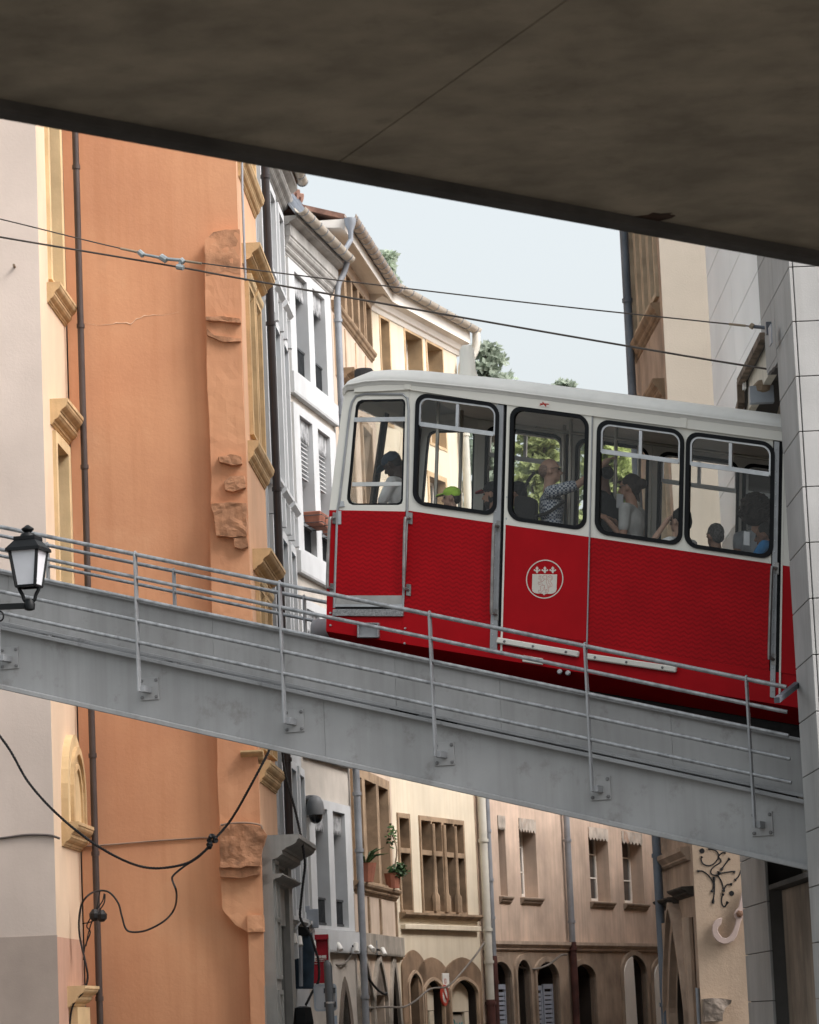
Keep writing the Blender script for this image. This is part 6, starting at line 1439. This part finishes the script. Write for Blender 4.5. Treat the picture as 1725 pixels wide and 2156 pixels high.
cable('street_cable', 'long wire sweeping from the cream house pipe across its arches', [Zh(1470, 1285), Zh(1420, 1360), Zh(1330, 1470), Zh(1240, 1560), Zh(1130, 1578), Zh(1040, 1650), Zh(960, 1690), Zh(850, 1690), Zh(760, 1695), Zh(640, 1690)], 0.02, [67, 66, 65, 64, 63, 62.2, 61.5, 60, 59, 57.6], False, M('pale_wire', (.16, .14, .12), .7))
cable('street_cable', 'drooping wire between the pipes of the pink house', [Zi(50, 950), Zi(90, 975), Zi(150, 1040), Zi(220, 1085), Zi(300, 1097), Zi(370, 1075), Zi(430, 1030), Zi(460, 1025)], 0.024, [68.4, 68.8, 69.5, 70, 70.5, 71, 71.4, 71.6], False, MATS['pale_wire'])
cable('street_cable', 'slack grey wire from the red sign to the zinc pipe', [Y2(660, 1150), Y2(720, 1200), Y2(800, 1225), Y2(900, 1200), Y2(980, 1110), Y2(1030, 960)], 0.018, [55.5, 55.8, 56, 56.3, 56.7, 57], False, MATS['pale_wire'])

# ------------------------------------------------------------------ dome camera
FDf = FD
q = FD.uz(Zh(345, 440), 0.0)
p0 = FD.L(0.3, 0.05, FD.uz(Zh(340, 390))[1]); head = at(Zh(412, 470), p0.y - 0.5)
dc = thing('dome_camera', 'grey dome surveillance camera on a bent wall arm', 'camera', (head.x, head.y, head.z - 0.4))
m_cam = M('camera_grey', (0.16, 0.165, 0.17), .5, .1, 4)
def hz(y): return at(Zh(412, y), head.y).z
mb = MB(); mb.tube(curve_pts([at(Zh(340, 410), p0.y), at(Zh(355, 385), p0.y - .2), at(Zh(395, 378), head.y), at(Zh(412, 390), head.y), at(Zh(412, 425), head.y)], 5), 0.05, 10); mb.build('arm', m_cam, dc, smooth=True)
mb = MB(); mb.box(FD, 0.18, 0.34, 0.0, 0.14, hz(490), hz(380)); mb.build('wall_plate', m_cam, dc)
mb = MB(); mb.lathe((head.x, head.y, hz(485)), [(.15, 0), (.15, .06), (.13, .2), (.09, .28), (.04, .31)], 18); mb.build('housing', m_cam, dc, smooth=True)
mb = MB(); mb.lathe((head.x, head.y, hz(540)), [(.03, 0), (.08, .03), (.11, .1), (.12, .28)], 18); mb.build('dome', M('smoked_dome', (.01, .01, .012), .12, spec=.6), dc, smooth=True)

# ------------------------------------------------------------------ red banner sign
def text_obj(s, fr, u, z, w, size, mat, parent, name='lettering', bold=0.0, xs=1.0):
    cv = bpy.data.curves.new(name, 'FONT'); cv.body = s; cv.size = size; cv.extrude = 0.004; cv.offset = bold; cv.align_x = 'LEFT'
    to = bpy.data.objects.new(name + '_tmp', cv); COL.objects.link(to); dg = bpy.context.evaluated_depsgraph_get(); dg.update()
    me = bpy.data.meshes.new_from_object(to.evaluated_get(dg)); bpy.data.objects.remove(to)
    mb = MB(); mb.add([fr.L(u + v.co.x * xs, w + v.co.z, z + v.co.y) for v in me.vertices], [tuple(p.vertices) for p in me.polygons]); bpy.data.meshes.remove(me)
    return mb.build(name, mat, parent)
RS = Frame(tuple(at(Y2(345, 1100), 54.0))[:2], 78, 1)
if RS.n.y > 0: RS.n = -RS.n
c0, c1 = RS.uz(Y2(345, 760)), RS.uz(Y2(665, 1505))
m_sred = M('sign_red', (.32, .008, .02), .5, .06, 3); m_let = M('sign_lettering', (.72, .70, .66), .6, .05, 4)
mb = MB(); mb.box(RS, c0[0], c1[0], -0.06, 0.0, c1[1], c0[1]); sgn = tag(mb.build('shop_banner', m_sred, bevel=.006), 'red vertical shop banner with white lettering on the white wall', 'sign')
mb = MB(); mb.box(RS, c0[0], c1[0], -0.06, 0.06, c0[1] - .07, c0[1] + .01); mb.build('banner_roll', m_sred, sgn); mb = MB(); mb.box(RS, c1[0] + .002, c1[0] + .02, -.06, .02, c1[1], c0[1]); mb.build('banner_edge', m_let, sgn)
zt_l = RS.uz(Y2(480, 1112))[1]; wd2 = c1[0] - c0[0]
text_obj('IEL&DENISE', RS, c0[0] + 0.02, zt_l, 0.003, wd2 * 0.172, m_let, sgn, bold=.004, xs=0.92)
text_obj('JOSEPH VIOLA', RS, c0[0] + 0.05, RS.uz(Y2(480, 1147))[1], 0.003, wd2 * 0.085, m_let, sgn)
mb = MB(); mb.box(RS, c0[0] + wd2 * .6, c1[0] - wd2 * .12, 0.0, .005, RS.uz(Y2(480, 1136))[1], RS.uz(Y2(480, 1136))[1] + .008); mb.build('rule', m_let, sgn)
text_obj('ET OUVERT LES VENDREDIS', RS, c0[0] + 0.03, RS.uz(Y2(480, 1172))[1], 0.003, wd2 * 0.062, m_let, sgn)
text_obj('SAMEDIS', RS, c0[0] + 0.17 * wd2, RS.uz(Y2(480, 1208))[1], 0.003, wd2 * 0.065, m_let, sgn)
mb = MB(); mb.bar(RS.L(c0[0] + wd2 / 2, -0.06, c0[1] - .2), FD.L(1.0, -.02, c0[1] - .2), .05, .05); mb.bar(RS.L(c0[0] + wd2 / 2, -0.06, c1[1] + .2), FD.L(1.0, -.02, c1[1] + .2), .05, .05); mb.build('fixing', m_iron, sgn)
# folded parasol / dark blue awning beside it
m_awn = M('navy_canvas', (.022, .04, .06), .85, .2, 4)
p0 = at(Y2(225, 1150), 51.5)
def az(y): return at(Y2(225, y), 51.5).z
aw = thing('closed_awning', 'closed dark blue canvas blind hanging beside the grey shop', 'awning', (p0.x, p0.y, az(1620)))
for k, (x, r) in enumerate(((135, .1), (180, .12), (235, .11), (290, .12), (325, .08))):
    a, b = at(Y2(x, 720), 51.5), at(Y2(x + 8, 1600), 51.5); mb = MB(); mb.tube([a, a.lerp(b, .3) + Vector((.02, 0, 0)), b], [r * .8, r, r], 10); mb.build('canvas_fold', m_awn, aw, smooth=True)
mb = MB(); mb.bar(at(Y2(90, 690), 51.5), at(Y2(345, 700), 51.5), .25, .14); mb.build('roller_box', m_blk, aw)
a, b = at(Y2(205, 880), 51.2), at(Y2(215, 1560), 51.2); mb = MB(); mb.tube([a, b], .03, 8); mb.build('rod', m_zinc, aw)
# spotlights on the walls
def spot(label, px, d, aim):
    p = at(px, d); t = thing('spotlight', label, 'spotlight', p, 'small white wall spotlights')
    mb = MB(); mb.lathe(p, [(.035, -.07), (.045, -.06), (.045, .08), (.035, .09)], 12, Vector(aim)); mb.build('lamp', m_let, t, smooth=True)
    mb = MB(); mb.bar(p, p - Vector(aim).normalized() * -0.0 + Vector((-.12, .3, .05)), .03, .03); mb.build('arm', m_iron, t); mb = MB(); mb.bar(p + Vector((-.13, .28, -.05)), p + Vector((-.13, .28, .2)), .05, .05); mb.build('wall_box', m_zinc, t)
spot('white spotlight beside the red shop banner on the wall', Y2(815, 930), 55.6, (.4, -.5, -.7)); spot('white spotlight in front of the blue blind', Y2(190, 840), 51.0, (.1, -.4, -.9)); spot('white spotlight at the blind roller box', Y2(108, 800), 50.6, (.1, -.2, -.9))
spot('white spotlight over the red banner face', Y2(405, 905), 53.6, (.1, -.5, -.8)); spot('white spotlight above the first dark doorway', Y3(105, 555), 58.2, (.3, -.7, -.3)); spot('white spotlight above the second dark doorway', Y3(240, 590), 59.2, (.3, -.5, -.7)); spot('white spotlight by the zinc pipe foot', Y2(1085, 940), 56.6, (0, -.3, -.9))
# meter boxes
for x, y, lab in ((280, 440, 'grey meter box on the white house corner'), (415, 490, 'upright grey box below the tall blue windows')):
    p = at(Y2(x, y), 53.2); mb = MB(); hgt = .3; mb.hexa([p + Vector((a * .08, b * .06, -hgt / 2)) for a, b in ((-1, -1), (1, -1), (1, 1), (-1, 1))] + [p + Vector((a * .08, b * .06, hgt / 2)) for a, b in ((-1, -1), (1, -1), (1, 1), (-1, 1))])
    tag(mb.build('meter_box', m_zinc, bevel=.01), lab, 'meter box')

# ------------------------------------------------------------------ sign post seen from behind
D5 = 46.0; b0 = at(Y2(625, 1145), D5)
sp = thing('sign_post', 'dark grey round post with rectangular road sign seen from behind', 'sign post', (b0.x, b0.y, 0))
m_pst = M('post_grey', (.05, .055, .06), .5, .12, 3)
x2 = at(Y2(660, 2156), D5).x
mb = MB(); mb.tube([(b0.x + 0.03, b0.y, 0), (b0.x + .01, b0.y, b0.z - 0.09), (b0.x, b0.y, b0.z - .04), (b0.x, b0.y, b0.z)], [.058, .058, .05, .02], 14); mb.build('post', m_pst, sp, smooth=True)
SB = Frame((b0.x, b0.y + 0.12), 90, 1)
if SB.n.y > 0: SB.n = -SB.n
q0, q1 = SB.uz(Y2(422, 1540)), SB.uz(Y2(780, 1935))
mb = MB(); mb.plate(SB, rrect(q0[0], q1[0], q1[1], q0[1], .05), (), 0, -.02); so_ = mb.build('sign_back', M('sign_alu', (.42, .43, .45), .5, .06, 3, metal=.3), sp)
mb = MB(); mb.plate(SB, rrect(q0[0] - .01, q1[0] + .01, q1[1] - .01, q0[1] + .01, .05), [rrect(q0[0] + .015, q1[0] - .015, q1[1] + .015, q0[1] - .015, .045)], .012, -.022); mb.build('sign_rim', m_zinc, so_)
for y in (1630, 1850):
    zc_ = SB.uz(Y2(600, y))[1]; mb = MB(); mb.box(SB, q0[0] + .13, b0.x - SB.o.x + .1, 0.0, .035, zc_ - .035, zc_ + .035); mb.build('clamp_bar', m_iron, sp)
zc_ = at(Y2(650, 1822), D5).z; mb = MB(); mb.lathe((b0.x + .02, b0.y, zc_ - .01), [(.061, 0), (.063, .025)], 14); mb.build('clamp_band', m_alu, sp)
q0, q1 = SB.uz(Y2(695, 2025)), SB.uz(Y2(795, 2300)); mb = MB(); mb.box(SB, q0[0], q1[0], -.06, -.02, q1[1], q0[1]); mb.build('lower_sign', M('sign_blue_grey', (.25, .3, .36), .5), sp)
p = at(Y2(250, 2010), 47.5); mb = MB(); mb.lathe(Vector((p.x, p.y, 0)), [(.15, 0), (.15, p.z - .1), (.12, p.z + .1), (.05, p.z + .12)], 6); tag(mb.build('street_cabinet', m_blk), 'black street cabinet beside the grey shop front', 'cabinet')

# ------------------------------------------------------------------ plates on the cream house
q0, q1 = FF.uz(Y3(918, 842), .04), FF.uz(Y3(998, 1012), .04)
mb = MB(); mb.box(FF, q0[0], q1[0], 0.02, 0.05, q1[1], q0[1]); pl = tag(mb.build('wall_plaque', m_let, bevel=.004), 'white notice plaque between the shop arches', 'plaque')
text_obj('13', FF, q0[0] + .05, q0[1] - .2, .052, .14, m_rl, pl); 
for k, s in enumerate(('PASSAGE', 'INTERDIT', 'SAUF ACCES')): text_obj(s, FF, q0[0] + .04, q0[1] - .42 - .07 * k, .052, .055, m_dl, pl)
q0 = FF.uz(Y3(948, 1095), .06); rs = .21
def ring(c, r, sx=1): return [(c[0] + r * sx * math.cos(2 * math.pi * k / 24), c[1] + r * math.sin(2 * math.pi * k / 24)) for k in range(24)]
SR = Frame(tuple(FF.L(q0[0], .1, 0))[:2], heading_to(3400) + 0, 1)
mb = MB(); mb.plate(FF, ring(q0, rs * .9), (), .06, .03); ns = tag(mb.build('round_sign', m_let), 'round no parking sign below the white plaque', 'road sign')
mb = MB(); mb.plate(FF, ring(q0, rs * .98), [ring(q0, rs * .74)], .07, .035); mb.build('red_ring', m_rl, ns); mb = MB(); mb.bar(FF.L(q0[0] - .12, .066, q0[1] + .12), FF.L(q0[0] + .12, .066, q0[1] - .12), .012, .045); mb.build('red_bar', m_rl, ns)
for (x0, y0, x1, y1) in ((655, 1105, 690, 1165), (1018, 1080, 1055, 1150)):
    a, b = FF.uz(Y3(x0, y0), -.3), FF.uz(Y3(x1, y1), -.3); mb = MB(); mb.bar(FF.L(a[0], -.3, a[1]), FF.L(b[0], -.3, b[1]), .03, .04); mb.build('stay_hook', m_timber, rF)

# ------------------------------------------------------------------ plants in the mullioned window
m_leaf = M('leaf_green', (.05, .10, .025), .6, .35, 9); m_leaf2 = M('leaf_dark', (.03, .07, .02), .6, .3, 9)
def leaves(parent, c, rad, n, size, mat, seed, name='foliage'):
    rn = random.Random(seed); mb = MB()
    for k in range(n):
        d = Vector((rn.gauss(0, 1), rn.gauss(0, 1), rn.gauss(0, 1))).normalized() * (rn.random() ** .5)
        p = Vector(c) + Vector((d.x * rad[0], d.y * rad[1], d.z * rad[2])); a = Vector((rn.gauss(0, 1), rn.gauss(0, 1), rn.gauss(0, .7))).normalized(); b = a.orthogonal().normalized() * .45
        s = size * rn.uniform(.6, 1.3); mb.add([p, p + (a * .5 + b) * s, p + a * s, p + (a * .5 - b) * s], [(0, 1, 2, 3)])
    return mb.build(name, mat, parent)
p = FE.L(low[2][1] - .35, .12, 3.96); t = thing('potted_shrub', 'leafy green shrub spilling over the stone window sill', 'potted plant', p)
mb = MB(); mb.lathe(p, [(.12, 0), (.16, .26), (.17, .28)], 12); mb.build('pot', mPot, t); leaves(t, p + Vector((.1, -.05, .32)), (.18, .14, .15), 380, .06, m_leaf2, 3)
mb = MB(); top = FE.L(low[2][1] - .25, .1, 5.05); mb.tube(curve_pts([p + Vector((0, 0, .25)), p + Vector((.1, 0, .7)), top], 4), .015, 5); mb.build('stem', m_timber, t); leaves(t, top + Vector((0, 0, -.12)), (.11, .1, .24), 70, .07, m_leaf, 4)
p = FE.L(low[0][0] + .45, .12, 3.96); t = thing('potted_aloe', 'spiky plant in a terracotta pot on the stone sill', 'potted plant', p)
mb = MB(); mb.lathe(p, [(.13, 0), (.19, .3), (.2, .33)], 12); mb.build('pot', mPot, t)
mb = MB(); rn = random.Random(2)
for k in range(26):
    a = rn.random() * 6.28; l = rn.uniform(.2, .5); d = Vector((math.cos(a) * .8, math.sin(a) * .8, rn.uniform(.4, 1.2))).normalized(); q_ = p + Vector((0, 0, .3)); mb.tube([q_, q_ + d * l * .5 + Vector((0, 0, .05)), q_ + d * l - Vector((0, 0, .06))], [.02, .015, .003], 4)
mb.build('blades', m_leaf2, t)

# ------------------------------------------------------------------ hook-shaped anchor iron and graffiti on the sand house
hk = [(1175, 655), (1150, 690), (1128, 740), (1112, 820), (1096, 890), (1060, 930), (1046, 965), (1056, 1000), (1072, 1020), (1060, 1080), (1030, 1160), (1000, 1205), (960, 1228), (915, 1215), (885, 1180), (868, 1140), (875, 1105), (905, 1075), (918, 1005), (880, 1008), (835, 1040), (812, 1090), (808, 1150), (825, 1210), (865, 1260), (920, 1285), (980, 1283), (1040, 1255), (1075, 1205), (1095, 1140), (1115, 1060), (1130, 1020), (1160, 985), (1166, 945), (1150, 915), (1165, 850), (1180, 770), (1182, 660)]
mb = MB(); mb.plate(FH0, [FH0.uz(Y7(*p_), .08) for p_ in hk], (), .10, .03); ho = tag(mb.build('hook_anchor', M('pale_iron_paint', (.56, .44, .40), .6, .08, 3, spots=.25, spot_col=(.3, .15, .08)), bevel=.008), 'large pale hook shaped iron plate bolted to the sand wall', 'wall anchor')
c_ = FH0.uz(Y7(1108, 962), .1); mb = MB(); mb.lathe(FH0.L(c_[0], 0, c_[1]), [(.05, 0), (.05, .115), (.045, .13), (.02, .14)], 6, FH0.n); mb.build('bolt', M('rusty_bolt', (.2, .11, .07), .7), ho)
m_spray = M('black_spray', (.02, .02, .022), .85, .2, 6)
gr = [[(700, 340), (690, 370), (710, 415), (760, 440), (820, 425), (870, 370), (880, 330), (860, 285), (810, 262), (770, 258)], [(955, 300), (920, 300), (880, 340), (905, 380), (890, 410), (830, 450), (795, 495), (810, 535), (870, 545)], [(880, 500), (875, 545), (905, 600), (925, 660), (930, 720)], [(880, 525), (960, 512), (1050, 500), (1045, 520)], [(1000, 360), (960, 410), (905, 490)], [(650, 500), (700, 498), (760, 535), (810, 600), (825, 660), (805, 725)], [(930, 720), (965, 650), (1025, 640)], [(830, 560), (835, 700), (818, 850)], [(930, 740), (912, 800), (920, 860), (945, 885), (980, 830)], [(1055, 600), (1100, 550), (1130, 470), (1160, 430)]]
gf = []
root_g = None
for i, l in enumerate(gr):
    pts = curve_pts([FH0.L(*(lambda c: (c[0], .0, c[1]))(FH0.uz(Y7(*p_)))) for p_ in l], 5)
    mb = MB(); rr_ = [.010 + .012 * (1 - abs(2 * k / (len(pts) - 1) - 1)) * 0 + (.010 if k in (0, 1, len(pts) - 1, len(pts) - 2) else 0) for k in range(len(pts))]
    mb.tube(pts, rr_, 6); mb.build('spray_stroke', m_spray, rH)
for (x, y) in ((700, 280), (1020, 740)):
    q_ = FH0.uz(Y7(x, y)); mb = MB(); mb.lathe(FH0.L(q_[0], -.002, q_[1]), [(.035, 0), (.035, .006)], 10, FH0.n); mb.build('spray_dot', m_spray, rH)

# ------------------------------------------------------------------ trees behind the roofs
def leaf_mat(name, c):
    m = M(name, c, .6, .3, .6); t = m.node_tree; N = t.nodes; K = t.links; b = N['Principled BSDF']
    tr = N.new('ShaderNodeBsdfTranslucent'); K.new(b.inputs['Base Color'].links[0].from_socket, tr.inputs[0]); mx = N.new('ShaderNodeMixShader'); mx.inputs[0].default_value = .5
    K.new(b.outputs[0], mx.inputs[1]); K.new(tr.outputs[0], mx.inputs[2]); K.new(mx.outputs[0], N['Material Output'].inputs[0]); return m
m_bark = M('bark', (.09, .065, .045), .95, .2, 3)
def tree(label, x, d, ytop, wpx, seed, mat, ncl=40, nl=5200, size=.32, low=0.35, flat=1.0):
    rn = random.Random(seed); tp = at((x, ytop), d); base = Vector((tp.x, tp.y, 0)); H = tp.z; Wd = wpx / FPX * d / 2
    t = thing('tree', label, 'tree', base, 'trees behind the roofs')
    mb = MB(); mb.tube([base, base + Vector((.1, 0, H * .4)), base + Vector((0, .1, H * .7)), base + Vector((0, 0, H * .95))], [.38, .3, .18, .04], 9)
    cl = []
    for k in range(ncl):
        f = low + (1 - low) * (k + .5) / ncl; a = k * 2.4 + rn.random(); prof_ = math.sin(min(1, (1 - f) * 1.9 + .12) * math.pi / 2) * (1 if f < .93 else .7)
        r = Wd * prof_ * rn.uniform(.45, 1.0); c_ = base + Vector((math.cos(a) * r, math.sin(a) * r, H * f - rn.random() * .4)); cl.append((c_, Wd * rn.uniform(.2, .36)))
        s_ = base + Vector((0, 0, H * f * .9)); mb.tube([s_, s_.lerp(c_, .6) + Vector((0, 0, .1)), c_], [.08, .05, .015], 5, False)
    mb.build('trunk', m_bark, t)
    lm = MB()
    for k in range(nl):
        c_, r = cl[rn.randrange(len(cl))]; d_ = Vector((rn.gauss(0, 1), rn.gauss(0, 1), rn.gauss(0, .5) * flat)); d_ = d_.normalized() * r * rn.random() ** .4
        d_.z *= .55; p = c_ + d_; a = Vector((rn.gauss(0, 1), rn.gauss(0, 1), rn.gauss(0, .6))).normalized(); b = a.orthogonal().normalized() * .4; s = size * rn.uniform(.5, 1.3)
        lm.add([p, p + (a * .5 + b) * s, p + a * s, p + (a * .5 - b) * s], [(0, 1, 2, 3)])
    lm.build('crown', mat, t)
m_tr1 = leaf_mat('hazy_cedar_leaf', (.50, .58, .46)); m_tr2 = leaf_mat('broad_leaf', (.42, .48, .2))  # cedar colour paled beyond real foliage to carry haze and overexposure
tree('bluish cedar rising behind the cream house gutter', 1030, 92, 716, 190, 11, m_tr1, 70, 14000, .2)
tree('low flat topped cedar behind the funicular roof', 1190, 96, 786, 170, 12, m_tr1, 60, 14000, .2, .3, .6)
tree('broad green tree seen through the car door window', 1130, 86, 900, 240, 13, m_tr2, 80, 16000, .26, .25)
tree('tall green tree seen beside the sand house pipe', 1290, 90, 880, 230, 14, m_tr2, 80, 16000, .26, .25)
tree('young tree peeping over the peach house roof', 812, 80, 505, 110, 15, m_tr1, 30, 4000, .18, .6)
